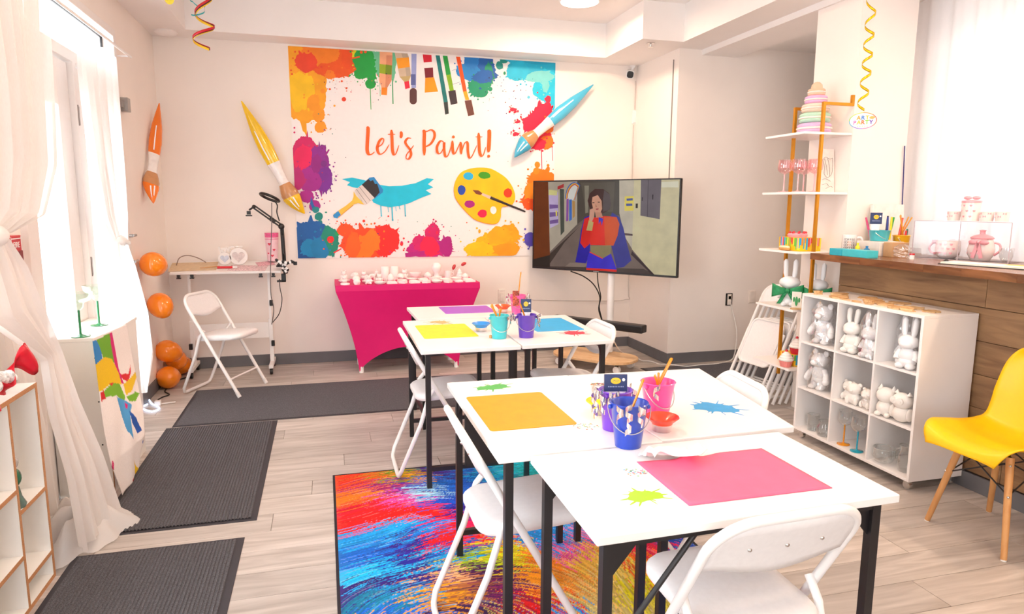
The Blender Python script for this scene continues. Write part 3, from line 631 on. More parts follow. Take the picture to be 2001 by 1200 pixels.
def splat(cx, cy, rx, ry, c, seed, rough=.22, spikes=7, n=90, drops=6):
    R = random.Random(seed); ph = [(k, R.uniform(0, 6.28), R.uniform(.3, 1)/k) for k in (2, 3, 5, 7, 11, 16)]; sp = [(R.uniform(0, 6.28), R.uniform(.12, .4), R.uniform(.05, .11)) for _ in range(spikes)]
    pts = []
    for i in range(n):
        a = 2*PI*i/n; r = 1+rough*sum(w*math.sin(k*a+p) for k, p, w in ph)
        for s, h, wd in sp:
            dd = abs((a-s+PI) % (2*PI)-PI)
            if dd < wd: r += h*(1-dd/wd)**.6
        r += R.uniform(-.03, .03); pts.append((cx+rx*r*math.cos(a), cy+ry*r*math.sin(a)))
    put(pts, c); layer[0] += 0
    for _ in range(drops):
        a = R.uniform(0, 6.28); k = R.uniform(1.25, 1.8); dot(cx+rx*k*math.cos(a), cy+ry*k*math.sin(a), R.uniform(.6, 2.2), c)
def dot(x, y, r, c, ry=None, n=10): put([(x+r*math.cos(2*PI*i/n), y+(ry or r)*math.sin(2*PI*i/n)) for i in range(n)], c, lay=1)
def blob(x, y, rx, ry, c, seed=1): splat(x, y, rx, ry, c, seed, .10, 0, 40, 0)
def line(x0, y0, x1, y1, w, c): d = Vector((x1-x0, y1-y0)); n = Vector((-d.y, d.x)).normalized()*w/2; put([(x0+n.x, y0+n.y), (x1+n.x, y1+n.y), (x1-n.x, y1-n.y), (x0-n.x, y0-n.y)], c)
# corner and edge splashes
splat(585, 170, 52, 72, 'f6a50a', 1, .18, 9, 120, 14); splat(575, 110, 50, 55, 'f5a30c', 2, .1); splat(588, 178, 24, 42, 'f6c206', 3, .3, 4)
flush('paint_splash')
splat(655, 122, 52, 30, 'ea5508', 4, .2, 8, 110, 12); splat(628, 102, 40, 22, 'f08010', 5, .15, 3); splat(598, 122, 24, 17, 'e8421e', 6, .25, 6); splat(683, 112, 15, 24, 'e84e08', 7)
flush('paint_splash')
splat(645, 146, 9, 10, 'ee7a10', 8); splat(664, 140, 6, 7, 'ea5508', 9); dot(631, 178, 5, 'f59414'); dot(672, 194, 4.5, 'e8421e'); splat(623, 225, 12, 14, 'f59a12', 10, .12, 2); splat(626, 248, 11, 12, 'f59a12', 11, .14, 5); splat(612, 200, 12, 16, 'f59a12', 12)
flush('paint_splash')
splat(702, 112, 12, 20, 'd9cf10', 13, .3); splat(738, 122, 16, 26, '69bd92', 14, .3, 5); splat(712, 118, 21, 26, '14a03e', 15, .25, 8); splat(706, 144, 14, 11, '14a03e', 16); splat(726, 145, 9, 16, '14a03e', 17); splat(724, 164, 10, 10, '14a03e', 18, .1, 3)
flush('paint_splash')
dot(706, 102, 3, 'ea5508'); dot(714, 101, 3, 'ea5508'); line(688, 114, 703, 111, 3, 'ea5508'); line(722, 130, 725, 214, 1.4, '14a03e'); line(766, 120, 768, 203, 2, '1d9a5e'); line(742, 150, 743, 188, 1, '69bd92'); splat(766, 125, 9, 28, '69bd92', 19, .25, 3)
flush('paint_splash')
# markers and brushes along the top edge
put([(742, 100), (767, 102), (765, 144), (763, 158), (757, 171), (756, 186), (745, 185), (745, 170), (741, 158)], 'f0aa80'); put([(755, 108), (767, 108), (765, 158), (757, 171), (753, 171)], 'd98c68'); put([(742, 125), (766, 128), (765, 146), (741, 143)], '96ae18'); put([(754, 126), (766, 128), (765, 146), (753, 145)], '728c0c'); put([(746, 171), (757, 171), (756, 186), (745, 185)], 'f58a14')
flush('marker_print')
put([(771, 102), (796, 104), (803, 148), (798, 160), (790, 160), (781, 150)], 'd3bba0'); put([(774, 114), (799, 112), (801, 131), (778, 134)], 'f59d1a'); put([(784, 104), (796, 104), (799, 112), (787, 113)], 'b8a590'); put([(792, 132), (801, 131), (803, 148), (794, 149)], 'b8a590'); put([(781, 150), (803, 148), (798, 160), (790, 160)], 'c2a870'); put([(790, 160), (799, 158), (801, 172), (792, 174)], 'e5223f')
flush('marker_print')
put([(804, 104), (814, 104), (813, 172), (804, 172)], '98a2d4'); put([(803, 145), (812, 145), (812, 166), (803, 166)], '5a659e'); put(rrect(14, 32, 6.9, 6, 807.5, 188), '5a3331')
flush('brush_print')
put([(826, 106), (843, 107), (844, 121), (828, 122)], 'd9122e'); put([(829, 133), (846, 132), (847, 151), (831, 152)], '7b1428'); put([(831, 152), (848, 151), (856, 179), (830, 181)], 'f59c0c')
flush('brush_print')
put([(851, 107), (859, 107), (875, 199), (867, 200)], '0d7a78'); put([(867, 200), (875, 199), (877, 222), (870, 224)], '2f3a37'); put([(865, 108), (874, 108), (881, 145), (872, 147)], '1a9f3c'); put([(872, 147), (881, 145), (887, 177), (879, 178)], '86b81a'); put([(876, 178), (890, 176), (894, 202), (881, 205)], '3c3034')
flush('brush_print')
line(883, 138, 897, 133, .6, '5a70a0'); line(884, 165, 900, 160, .6, '5a70a0')
splat(938, 128, 32, 30, '0f5ca8', 20, .25, 9, 110, 8); splat(915, 140, 22, 18, '1a86cc', 21, .2, 4); splat(921, 118, 14, 16, '1a7cc8', 22, .2); splat(935, 172, 20, 18, '0a9268', 23, .2, 7); splat(955, 148, 10, 22, '0a9268', 24, .2, 3); splat(945, 150, 18, 14, '1560ac', 25)
flush('paint_splash')
put([(891, 110), (899, 110), (912, 178), (905, 179)], 'f4540c'); put([(905, 179), (912, 178), (917, 195), (910, 196)], 'f6a81a'); put([(908, 197), (921, 195), (927, 224), (915, 227)], '6c3c31')
flush('brush_print')
blob(976, 128, 7, 8, '0c8a80', 2); blob(985, 118, 8, 6, '0c8a80', 3); dot(958, 174, 4.5, '0a9268'); dot(965, 153, 2.4, '0a9268'); dot(934, 194, 1.8, '0a9268')
flush('paint_splash')
splat(1040, 132, 52, 24, '08b0d4', 26, .15, 9, 120, 8); splat(1066, 168, 26, 28, '10c0de', 27, .2, 6); splat(1077, 190, 12, 26, '12bcdc', 28); splat(1012, 140, 22, 18, '0cb8da', 29, .2, 5); splat(1055, 150, 28, 11, '74cccc', 30, .2, 3); splat(1066, 167, 7, 13, '74cccc', 31); splat(1060, 118, 40, 8, '06a0c6', 32, .1, 0); dot(1033, 190, 3, '58bcd8'); dot(1050, 193, 2, '58bcd8'); dot(986, 143, 2.5, '0c8a60', 3.5)
flush('paint_splash')
splat(1056, 240, 26, 34, 'f0123e', 33, .28, 14, 130, 18); splat(1068, 212, 10, 12, 'f0123e', 34); blob(1071, 194, 6, 7, 'f0123e', 5); splat(1040, 240, 18, 20, 'ee1040', 35, .3, 8); splat(1072, 248, 9, 14, 'fa7412', 36); splat(1068, 278, 14, 13, 'fa7412', 37, .15, 3); splat(1052, 282, 16, 10, 'f0123e', 38, .3, 8)
flush('paint_splash')
splat(1003, 214, 6, 4, 'e4163c', 39, .4, 3); splat(1012, 238, 5, 3, 'e4163c', 40, .4, 3); splat(1008, 262, 6, 4, 'e4163c', 41, .4, 3); line(1058, 290, 1059, 334, 1.4, 'd81c48'); line(1079, 286, 1080, 314, 1, 'd81c48'); line(995, 208, 1002, 213, 1.5, 'e4163c')
flush('paint_splash')
splat(1058, 355, 28, 24, 'fa7a0a', 42, .25, 10, 110, 10); splat(1034, 395, 14, 16, 'f8540e', 43, .25, 6); splat(1045, 372, 20, 18, 'fb8a18', 44); blob(1050, 322, 5.5, 6, 'f98814', 6); blob(1048, 334, 6, 7, 'f98814', 7); dot(1071, 323, 2.8, 'f98814')
flush('paint_splash')
splat(596, 305, 26, 40, 'cf1060', 45, .2, 5, 110, 10); splat(624, 325, 20, 42, '8d1a8c', 46, .25, 9, 110, 14); splat(592, 312, 16, 32, 'e6105a', 47, .3, 3); splat(634, 350, 16, 24, '7a1f92', 48, .2, 6); splat(605, 352, 22, 24, 'a5188a', 49, .2, 2); splat(618, 320, 10, 18, '93107e', 50); splat(582, 350, 12, 24, 'b8126e', 51); splat(599, 384, 15, 12, 'b01a8e', 52, .15, 4); blob(633, 320, 6, 6.5, '7a1f80', 8); line(636, 304, 643, 292, 3, 'a01a88'); blob(615, 402, 11, 11, 'a81a8c', 9)
flush('paint_splash')
put([(608, 384), (613, 400), (622, 414), (612, 412), (606, 398)], '1c62ae'); blob(617, 410, 7, 6, '0e868a', 10); blob(623, 423, 8, 8, '0c8a80', 11); blob(625, 435, 5, 5, '0c8a80', 12)
flush('paint_splash')
splat(606, 466, 36, 34, '0f5da8', 53, .22, 10, 120, 16); splat(598, 490, 30, 22, '0c4e94', 54); splat(612, 486, 24, 18, '0a86c0', 55, .25, 3); splat(645, 470, 17, 28, '0a8c74', 56, .22, 6); splat(625, 487, 16, 22, '0a7fb8', 57); blob(646, 468, 6.5, 7, 'ee1f22', 13); dot(659, 457, 4.5, '14a05a'); dot(642, 444, 2.5, '0c8a70'); dot(637, 415, 2.4, '0c8a70', 1.6); line(652, 494, 667, 486, 2.4, 'ee1f22')
flush('paint_splash')
splat(713, 475, 46, 30, 'f4480c', 58, .16, 12, 130, 16); splat(675, 450, 15, 14, 'f3500e', 59, .2, 4); splat(754, 470, 24, 32, 'f2201c', 60, .18, 8); splat(708, 485, 26, 24, 'fb7a06', 61, .2, 3); splat(727, 470, 16, 20, 'fa7a08', 62); splat(690, 480, 14, 26, 'f8600a', 63); dot(711, 432, 2.8, 'ee3018'); dot(696, 438, 2, 'ee3018'); dot(776, 484, 3.2, 'e81e28', 4); dot(785, 476, 3, 'e81e28', 5); dot(789, 466, 2, 'e81e28')
flush('paint_splash')
splat(838, 486, 44, 17, 'c0107c', 64, .18, 6, 110, 10); splat(845, 455, 14, 18, 'cf0f62', 65, .2, 9); splat(824, 476, 18, 16, 'd00e66', 66); splat(840, 482, 18, 20, 'f01048', 67, .25, 3); splat(872, 482, 14, 18, 'b0107c', 68); line(792, 499, 830, 494, 9, 'b4107e')
flush('paint_splash')
splat(966, 480, 42, 22, 'fcba08', 69, .18, 8, 110, 12); splat(995, 458, 20, 19, 'fba60c', 70, .22, 9); splat(975, 460, 22, 18, 'fbb00c', 71, .2, 6); splat(938, 488, 30, 15, 'fcc806', 72, .2, 4); splat(990, 488, 24, 14, 'f9a010', 73); dot(937, 452, 2.5, 'f9a810', 4)
flush('paint_splash')
splat(1036, 468, 12, 13, '5c4cba', 74, .2, 6)
flush('paint_splash')
R_ = random.Random(99)
for _ in range(170):
    x, y = R_.choice([(R_.gauss(640, 18), R_.uniform(150, 470)), (R_.uniform(640, 1000), R_.gauss(440, 14)), (R_.gauss(1000, 20), R_.uniform(150, 320)), (R_.uniform(640, 760), R_.gauss(165, 16)), (R_.uniform(940, 1050), R_.gauss(180, 18))])
    if 700 < x < 970 and 240 < y < 430: continue
    dot(x, y, R_.uniform(.4, 1.3), R_.choice(['2a2a44', '7a1430', 'e05a20', '0a7a70', '5a1a6a', 'd82040']), n=6)
flush('speckle_print')
# brush stroke with the flat brush
TEAL = '0ac2e0'
put([(668, 350), (688, 347), (712, 352), (735, 360), (760, 364), (785, 363), (812, 358), (834, 348), (848, 350), (836, 360), (847, 366), (832, 372), (843, 379), (822, 387), (800, 397), (782, 402), (762, 405), (744, 402), (730, 396), (720, 380), (705, 369), (690, 366), (678, 362), (684, 356)], TEAL)
for x, y, l, w in ((744, 400, 22, 2), (766, 404, 26, 2.4), (791, 398, 24, 2), (758, 404, 10, 1.2), (773, 404, 8, 1), (780, 402, 6, 1.4)): line(x, y, x+1.2, y+l, w, '3ac4de'); dot(x+1.3, y+l, w*.75, '3ac4de')
flush('teal_stroke_print')
put([(706, 362), (722, 347), (731, 346), (749, 371), (748, 376), (731, 389)], '1f86c4'); put([(706, 362), (720, 350), (724, 354), (729, 352), (733, 360), (737, 359), (740, 368), (742, 376), (731, 388)], '262024'); put([(693, 372), (707, 361), (732, 387), (713, 401)], 'ddd0ca'); line(696, 369, 717, 398, 1, '8a807c'); line(702, 365, 724, 393, 1, '8a807c')
put([(691, 374), (696, 383), (705, 392), (712, 400), (700, 397), (692, 399), (681, 408), (668, 420), (660, 427), (651, 423), (652, 418), (662, 411), (676, 402), (688, 392), (691, 384)], 'f8c446'); put([(651, 420), (661, 412), (666, 420), (659, 427), (652, 425)], '2a90d0'); line(661, 425, 690, 401, 1.2, 'e8961c')
flush('flat_brush_print')
# palette
pp = [(350, 430), (355, 370), (380, 300), (430, 240), (520, 205), (620, 195), (720, 205), (810, 250), (890, 310), (950, 400), (975, 490), (955, 560), (900, 585), (845, 595), (830, 640), (828, 700), (800, 755), (740, 770), (650, 755), (560, 720), (480, 650), (410, 570), (365, 500)]
cv = lambda L: [(820+x/5.218, 290+y/5.218) for x, y in L]
pp = cv([(p.x, p.y) for p in smooth_path([(x, y, 0) for x, y in pp+pp[:1]], 3)])
put([(x-.6, y+1.2) for x, y in pp], 'ee8a10'); put(pp, 'fdbf04')
for x, y, rx, ry, c, s in ((497, 283, 50, 40, '22b0e0', 1), (660, 275, 62, 36, '3c9c14', 2), (428, 425, 38, 52, '1a48ae', 3), (510, 568, 52, 38, 'aa107c', 4), (640, 665, 48, 40, 'f21048', 5), (900, 455, 42, 48, 'f6380e', 7)): blob(820+x/5.218, 290+y/5.218, rx/5.218, ry/5.218, c, s)
blob(820+752/5.218, 290+630/5.218, 6.3, 7.2, 'f6f0ee', 6)
put(cv([(540, 425), (600, 428), (640, 458), (622, 476), (575, 465)]), '7a3a22'); put(cv([(640, 455), (728, 488), (716, 516), (632, 476)]), 'dcbcae'); put(cv([(728, 488), (1082, 640), (1076, 654), (716, 516)]), '2a1e1e'); line(962, 386, 1025, 411, .6, '6a5a58')
flush('palette_print')
# lettering, drawn as brush strokes
def stroke(pts, off, thick=24, thin=9, c='f9620c'):
    P = smooth_path([(x, y, 0) for x, y in pts], 5); n = len(P); Lf = []; Rt = []
    for i, p in enumerate(P):
        d = (P[min(i+1, n-1)]-P[max(i-1, 0)]); d.normalize(); w = 1.15*(thin+(thick-thin)*max(0, d.y)**1.1)
        w *= min(1, .45+i/3, .45+(n-1-i)/3); nr = Vector((-d.y, d.x, 0))*w/2; Lf.append(p+nr); Rt.append(p-nr)
    layer[0] += 1; d = .0062+layer[0]*.00004
    f2 = lambda p: py(off[0]+p.x/5, off[1]+p.y/5, YB-d)-O
    vs = [f2(p) for p in Lf]+[f2(p) for p in Rt]; ART.add(vs, [(i, i+1, n+i+1, n+i) for i in range(n-1)], ink(c))
A1, A2 = (560, 80), (820, 80)
for pts, off, th in (([(783, 838), (796, 862), (790, 980), (788, 1070), (805, 1108), (832, 1106), (860, 1084)], A1, 30), ([(885, 1040), (930, 1012), (950, 970), (936, 952), (905, 982), (886, 1045), (898, 1094), (925, 1106), (965, 1075), (1002, 1012)], A1, 24), ([(1024, 868), (1030, 950), (1034, 1060), (1048, 1110), (1070, 1098), (1098, 1018)], A1, 26), ([(988, 912), (1062, 912)], A1, 16), ([(1117, 884), (1122, 915), (1116, 950)], A1, 26), ([(1218, 952), (1185, 950), (1160, 985), (1175, 1020), (1205, 1060), (1216, 1110), (1195, 1152), (1168, 1146), (1176, 1105), (1210, 1065), (1243, 1020)], A1, 22),
    ([(36, 868), (46, 900), (44, 1000), (46, 1118)], A2, 28), ([(34, 880), (70, 884), (110, 868), (142, 892), (143, 945), (108, 1005), (55, 1036)], A2, 22), ([(236, 986), (202, 978), (170, 1035), (176, 1092), (205, 1096), (240, 1030), (240, 990), (240, 1060), (252, 1128), (276, 1120), (300, 1060), (318, 990)], A2, 22), ([(320, 975), (322, 1050), (332, 1100), (352, 1092), (390, 1005)], A2, 24), ([(400, 985), (404, 1040), (406, 1108)], A2, 24), ([(406, 1100), (435, 1010), (458, 985), (470, 1010), (472, 1080), (486, 1140), (512, 1126), (560, 1020)], A2, 22), ([(576, 898), (580, 980), (586, 1080), (604, 1126), (626, 1106), (646, 1036)], A2, 26), ([(545, 938), (615, 938)], A2, 16), ([(676, 866), (682, 900), (678, 1010), (672, 1088)], A2, 32)): stroke(pts, off, th); flush('lettering')
dot(820+330/5, 80+938/5, 2.9, 'f9620c'); dot(820+675/5, 80+1126/5, 3.0, 'f9620c')
flush('lettering')
# ================================================================== TELEVISION ON A ROLLING STAND
TL, TR = Vector((1.935, 6.27, 0)), Vector((2.855, 5.12, 0)); tu = (TR-TL).normalized(); tn = Vector((-tu.y, tu.x, 0)); tn = -tn if tn.y > 0 else tn
tc = (TL+TR)/2; W2 = (TR-TL).length/2; Z0, Z1 = .846, 1.676
tvR = Matrix((tu, -tn, Vector((0, 0, 1)))).transposed()          # local x along the screen, local -y towards the room
tv = thing('television', 'wide flat television showing a figure in red and blue, on a rolling stand', 'television', tc, math.atan2(tu.y, tu.x))
m = MB(); m.bx(-W2, W2, .0, .035, Z0, Z1); m.build('housing', BPLAST, tv, bevel=.004)
m = MB(); m.bx(-.3, .3, .035, .065, Z0+.05, Z0+.45); m.build('rear_cover', BPLAST, tv, bevel=.01)
e = .011
m = MB(); m.bx(-W2, W2, -.004, 0, Z1-e, Z1); m.bx(-W2, W2, -.004, 0, Z0, Z0+.018); m.bx(-W2, -W2+e, -.004, 0, Z0+.018, Z1-e); m.bx(W2-e, W2, -.004, 0, Z0+.018, Z1-e); m.build('bezel', BPLAST, tv)
m = MB(); [m.bx(-.065+i*.007, -.0605+i*.007, -.0044, -.004, Z0+.006, Z0+.012) for i in range(8)]; m.build('maker_mark', mat('grey_ink', 'b5b5b5', .5), tv)
SC = MB(); SCM = []; SCI = {}; sl = [0]
def scr(pts, c):
    if c not in SCI:
        SCI[c] = len(SCM); mm = mat('screen_'+c, c, .18, var=.10, scale=7); bs = mm.node_tree.nodes['Principled BSDF']; bs.inputs['Specular IOR Level'].default_value = .12; col = [l.from_socket for l in mm.node_tree.links if l.to_socket.name == 'Base Color'][0]
        mm.node_tree.links.new(col, bs.inputs['Emission Color']); bs.inputs['Emission Strength'].default_value = 1.45
        mm.node_tree.links.remove([l for l in mm.node_tree.links if l.to_socket == bs.inputs['Base Color']][0]); bs.inputs['Base Color'].default_value = (.008, .008, .01, 1); SCM.append(mm)
    sl[0] += 1; q = []
    for x, y in pts:
        d = _ray(1030+x/5.713, 340+y/5.713); s = (tc+tn*.0006-CAM).dot(tn)/d.dot(tn); p = tvR.transposed() @ (CAM+d*s-tc); q.append((min(max(p.x, -W2+e), W2-e), -.0006-sl[0]*.00002, min(max(p.z, Z0+.018), Z1-e)))
    ar = sum(q[i-1][0]*q[i][2]-q[i][0]*q[i-1][2] for i in range(len(q))); f = list(range(len(q))); SC.add(q, [f if ar > 0 else f[::-1]], SCI[c])
for pts, c in [([(40, 60), (1730, 20), (1700, 1180), (40, 1090)], '6a5c52'), ([(540, 70), (1040, 60), (1040, 460), (640, 500), (560, 560)], '4e463c'), ([(600, 100), (980, 90), (960, 420), (660, 440)], '5c5346'), ([(640, 130), (690, 130), (680, 430), (650, 440)], '8a8270'),
    ([(230, 90), (560, 82), (560, 560), (255, 870)], 'b3a592'), ([(60, 60), (235, 90), (255, 910), (55, 960)], '73350f'), ([(60, 950), (255, 905), (255, 1075), (50, 1070)], '30261f'), ([(255, 870), (600, 555), (1100, 700), (1430, 1130), (255, 1075)], '75635a'), ([(255, 890), (590, 580), (420, 760), (255, 1000)], '40342c'), ([(480, 990), (700, 1000), (600, 1090), (400, 1080)], '8a766a'), ([(255, 1030), (1300, 1060), (1430, 1130), (255, 1080)], '4a3c36'),
    ([(1030, 60), (1205, 60), (1180, 850), (1090, 700), (1030, 440)], 'c6b9a4'), ([(1195, 60), (1740, 30), (1700, 1180), (1410, 1125), (1170, 840)], 'd3c69e'), ([(1170, 860), (1420, 1125), (1390, 1125), (1160, 900)], '3c2c2c'), ([(1272, 60), (1500, 50), (1480, 505), (1265, 465)], '70666c'), ([(1350, 60), (1356, 60), (1346, 480), (1340, 478)], '4c444a'), ([(1398, 230), (1410, 230), (1408, 285), (1398, 285)], '2a2428'), ([(1284, 260), (1292, 260), (1290, 300), (1282, 300)], '2a2428'), ([(1500, 90), (1690, 80), (1690, 150), (1500, 150)], 'e6dfc4'),
    ([(238, 180), (345, 205), (350, 560), (258, 605)], 'c3aed2'), ([(240, 175), (335, 185), (335, 240), (240, 235)], 'd8cf8a'), ([(250, 340), (345, 345), (345, 380), (250, 390)], '7a5a98'), ([(250, 430), (345, 425), (345, 470), (252, 480)], '7a5a98'), ([(252, 520), (348, 505), (348, 545), (254, 560)], '7a5a98'), ([(318, 410), (334, 410), (334, 470), (320, 470)], 'e8d84a'), ([(365, 165), (412, 170), (416, 640), (375, 688)], '4b4e45'), ([(340, 140), (410, 110), (410, 150), (340, 175)], 'b83434')]: scr(pts, c)
for k, c in enumerate(('3a5cb0', 'd8b040', 'c85040', 'd8d4cc')): scr([(425-0+k*9, 270)]+[(425+k*9+105*(1-math.cos(i*PI/10)) if i < 6 else 425+105*2-k*9-105*(1+math.cos(i*PI/10)), 275-(185-k*9)*math.sin(i*PI/10)) for i in range(1, 8)]+[(535-k*5, 290), (430, 290)], c)
for pts, c in [([(440, 280), (465, 275), (460, 520), (436, 530)], '8a4a9a'), ([(470, 285), (500, 285), (500, 510), (470, 530)], '3a6ab8'), ([(505, 300), (535, 305), (535, 470), (508, 500)], 'b88a50'), ([(1090, 250), (1190, 245), (1188, 410), (1088, 412)], 'e6cf58'), ([(1110, 275), (1180, 270), (1180, 295), (1112, 300)], '4a5a9a'), ([(1105, 330), (1175, 330), (1175, 355), (1107, 358)], '4a5a9a'), ([(1212, 330), (1238, 330), (1236, 382), (1212, 382)], '3a3028'), ([(1085, 660), (1178, 668), (1178, 690), (1090, 685)], '5a4444'),
    ([(950, 430), (1030, 480), (1075, 600), (1110, 760), (1165, 965), (1080, 1040), (1000, 1050), (940, 800), (930, 480)], '37378e'), ([(720, 455), (640, 485), (605, 620), (580, 780), (538, 985), (655, 998), (700, 900), (710, 600)], '271c9c'), ([(690, 478), (780, 486), (860, 470), (1000, 480), (1032, 560), (1010, 690), (965, 800), (705, 792), (690, 640)], 'e72a1c'), ([(700, 478), (640, 500), (612, 640), (594, 770), (640, 832), (700, 780), (715, 600)], 'dc2018'), ([(860, 480), (1000, 480), (1032, 560), (1005, 700), (965, 800), (870, 800)], 'd8501c'),
    ([(706, 800), (942, 796), (932, 892), (845, 942), (715, 880)], '8f8056'), ([(700, 868), (845, 944), (935, 890), (1003, 1072), (840, 1080), (662, 1048), (675, 930)], '3a28c6'), ([(700, 866), (845, 938), (842, 948), (698, 878)], 'e04030'), ([(662, 1048), (1003, 1068), (998, 1096), (660, 1090)], 'e02a20'),
    ([(760, 165), (850, 168), (915, 215), (935, 330), (920, 400), (850, 440), (760, 430), (700, 385), (676, 300), (700, 215)], '43251f'), ([(730, 258), (790, 235), (832, 300), (838, 390), (815, 440), (770, 450), (735, 380), (722, 320)], 'd69a7e'), ([(760, 430), (830, 430), (845, 480), (770, 490)], 'c88a70'), ([(860, 180), (925, 230), (935, 350), (915, 405), (850, 420), (845, 300)], '564848'), ([(728, 318), (752, 316), (752, 326), (730, 328)], '3a2420'), ([(790, 310), (812, 310), (812, 320), (790, 320)], '3a2420'), ([(768, 388), (800, 384), (796, 398), (770, 400)], 'a83a40'), ([(765, 330), (782, 368), (764, 372)], 'b87a60'),
    ([(700, 398), (740, 382), (754, 420), (748, 480), (722, 540), (694, 510)], 'd49c84'), ([(690, 515), (742, 540), (726, 636), (662, 630)], 'c4ac6c'), ([(800, 482), (850, 500), (835, 580), (822, 520), (800, 560)], '3a3ac0')]: scr(pts, c)
SC.build('screen', SCM, tv)
# stand parts
m = MB(); m.tube([(.09, .05, .12), (.09, .05, 1.25)], .032, 16); m.build('pole', WMETAL, tv)
m = MB(); m.bx(-.06, .24, .035, .085, 1.12, 1.38); m.build('mount_plate', WMETAL, tv, bevel=.004)
bp_ = rrect(.80, .44, .2, 8); m = MB(); m.prism(bp_, (.02, -.09, .085), (1, 0, 0), (0, 1, 0), .024); m.build('wooden_base', PALE, tv, bevel=.004)
for x, y in ((-.28, -.22), (.31, -.22), (-.28, .05), (.31, .05)):
    m = MB(); m.bx(x-.012, x+.012, y-.012, y+.012, .055, .085); cfo = m.build('caster_fork', BPLAST, tv)
    for s in (-1, 1): m = MB(); m.lathe([(.0, -.007), (.03, -.007), (.032, 0), (.03, .007), (0, .007)], 16, (x, y+s*.014, .032), rot=Matrix.Rotation(PI/2, 3, 'X')); m.build('caster_wheel', WMETAL, cfo)
sb = thing('soundbar', 'long black soundbar on the television stand under the screen', 'soundbar', tc, math.atan2(tu.y, tu.x))
m = MB(); m.bx(-.44, .49, -.12, -.02, .355, .425); m.build('body', BPLAST, sb, bevel=.012)
m = MB(); m.bx(-.01, .19, -.02, .0165, .36, .375); m.build('shelf_bracket', WMETAL, sb)
def cable(name, label, pts, r, m_, cat='cable', n=6):
    P = smooth_path(pts, n); o = Vector(P[0]); q = MB(); q.tube([p-o for p in P], r, 6); ob = q.build(name, m_, None, o); return tag(ob, label, cat)
BC, WC = mat('black_cable', '1d1b1b', .5), mat('white_cable', 'f0ece8', .45)
cable('power_cable', 'black cable looping down from the television to the soundbar', [py(1115, 530, 6.05), py(1140, 540, 5.98), py(1160, 556, 5.9), py(1172, 580, 5.86), py(1170, 605, 5.86), py(1176, 626, 5.86)], .006, BC)
cable('power_cable', 'thin black cable dropping straight behind the television pole', [py(1167, 528, 5.93), py(1169, 555, 5.9), py(1174, 580, 5.89), py(1171, 600, 5.89), py(1177, 627, 5.88)], .005, BC)
cable('extension_cord', 'white cord running from the outlet along the floor to the television base', [py(1427, 590, 5.535), py(1436, 625, 5.52), py(1440, 655, 5.5), py(1436, 690, 5.5)]+[pz(x, y, .006) for x, y in ((1428, 704), (1400, 711), (1370, 713), (1340, 716), (1310, 712), (1290, 712), (1272, 706), (1255, 705), (1243, 699))]+[pz(1232, 696, .05), pz(1212, 686, .12), pz(1200, 668, .25)], .006, WC)
# ================================================================== WALL FITTINGS
def plate(name, label, cat, c, n, w, h, face, kids=()):
    t = thing(name, label, cat, c, {'-y': 0, '+x': PI/2}[n]); m = MB(); m.bx(-w/2, w/2, -.008, 0, -h/2, h/2); m.build('plate', face, t, bevel=.003)
    for (x0, x1, z0, z1, mm, nm) in kids: m = MB(); m.bx(x0, x1, -.016, -.008, z0, z1); m.build(nm, mm, t, bevel=.002)
    return t
OFFW = mat('ivory_plastic', 'ece2da', .4)
plate('wall_outlet', 'open black framed outlet with a white plug on the alcove wall', 'outlet', py(1424, 585, 5.54), '-y', .07, .115, BPLAST, [(-.02, .02, -.05, .05, OFFW, 'socket'), (-.014, .016, .0, .035, WMETAL, 'plug')])
plate('wall_plate', 'blank ivory plate on the alcove wall right of the outlet', 'wall plate', py(1469, 580, 5.54), '-y', .075, .12, OFFW, [(-.03, .03, -.05, .05, OFFW, 'cover')])
plate('wall_outlet', 'white outlet with adapter on the back wall right of the pink table', 'outlet', py(980, 578, YB), '-y', .07, .13, OFFW, [(-.018, .018, -.052, .03, OFFW, 'adapter')])
sc = thing('security_camera', 'white security camera with black face under the lowered ceiling', 'camera', (2.965, 6.36, 2.77))
m = MB(); m.lathe([(.03, .03), (.03, .018), (.012, .012), (.012, -.01)], 14); m.build('mount', WMETAL, sc)
RC = Matrix.Rotation(math.radians(18), 3, 'X') @ Matrix.Rotation(math.radians(-25), 3, 'Z')
m = MB(); m.prism(rrect(.075, .075, .02, 4), RC @ Vector((0, .02, -.045)), RC @ Vector((1, 0, 0)), RC @ Vector((0, 0, 1)), .085); m.build('body', WMETAL, sc, loc=(-.015, 0, 0))
m = MB(); m.prism(rrect(.062, .062, .02, 4), RC @ Vector((0, -.065, -.045)), RC @ Vector((1, 0, 0)), RC @ Vector((0, 0, 1)), .006); m.build('lens_face', BPLAST, sc, loc=(-.015, 0, 0))
t = plate('sensor_box', 'small white sensor box on the wall below the security camera', 'sensor', py(1239, 229, YB), '-y', .045, .13, WMETAL, [(-.018, .018, -.055, .055, WMETAL, 'cover')])
cable('camera_cable', 'thin white cable running down the corner from the security camera', [py(1242, 158, YB-.01), py(1241, 190, YB-.01), py(1240, 214, YB-.01)], .004, mat('grey_cable', 'cfc6c0', .5))
cable('camera_cable', 'thin white cable running from the sensor box down to the television', [py(1238, 244, YB-.01), py(1236, 300, YB-.01), py(1235, 350, YB-.01), py(1228, 560, YB-.01), py(1225, 585, YB-.01), py(1150, 588, YB-.01), py(1040, 586, YB-.01)], .004, MATS['grey_cable'], n=4)
t = thing('wall_seam_strip', 'thin dark strip running up the corner beside the television', 'trim strip', (3.012, 5.63, 2.0))
m = MB(); m.bx(0, .007, -.004, .004, -.32, .72); m.build('strip', mat('grey_strip', '8c8480', .6), t)
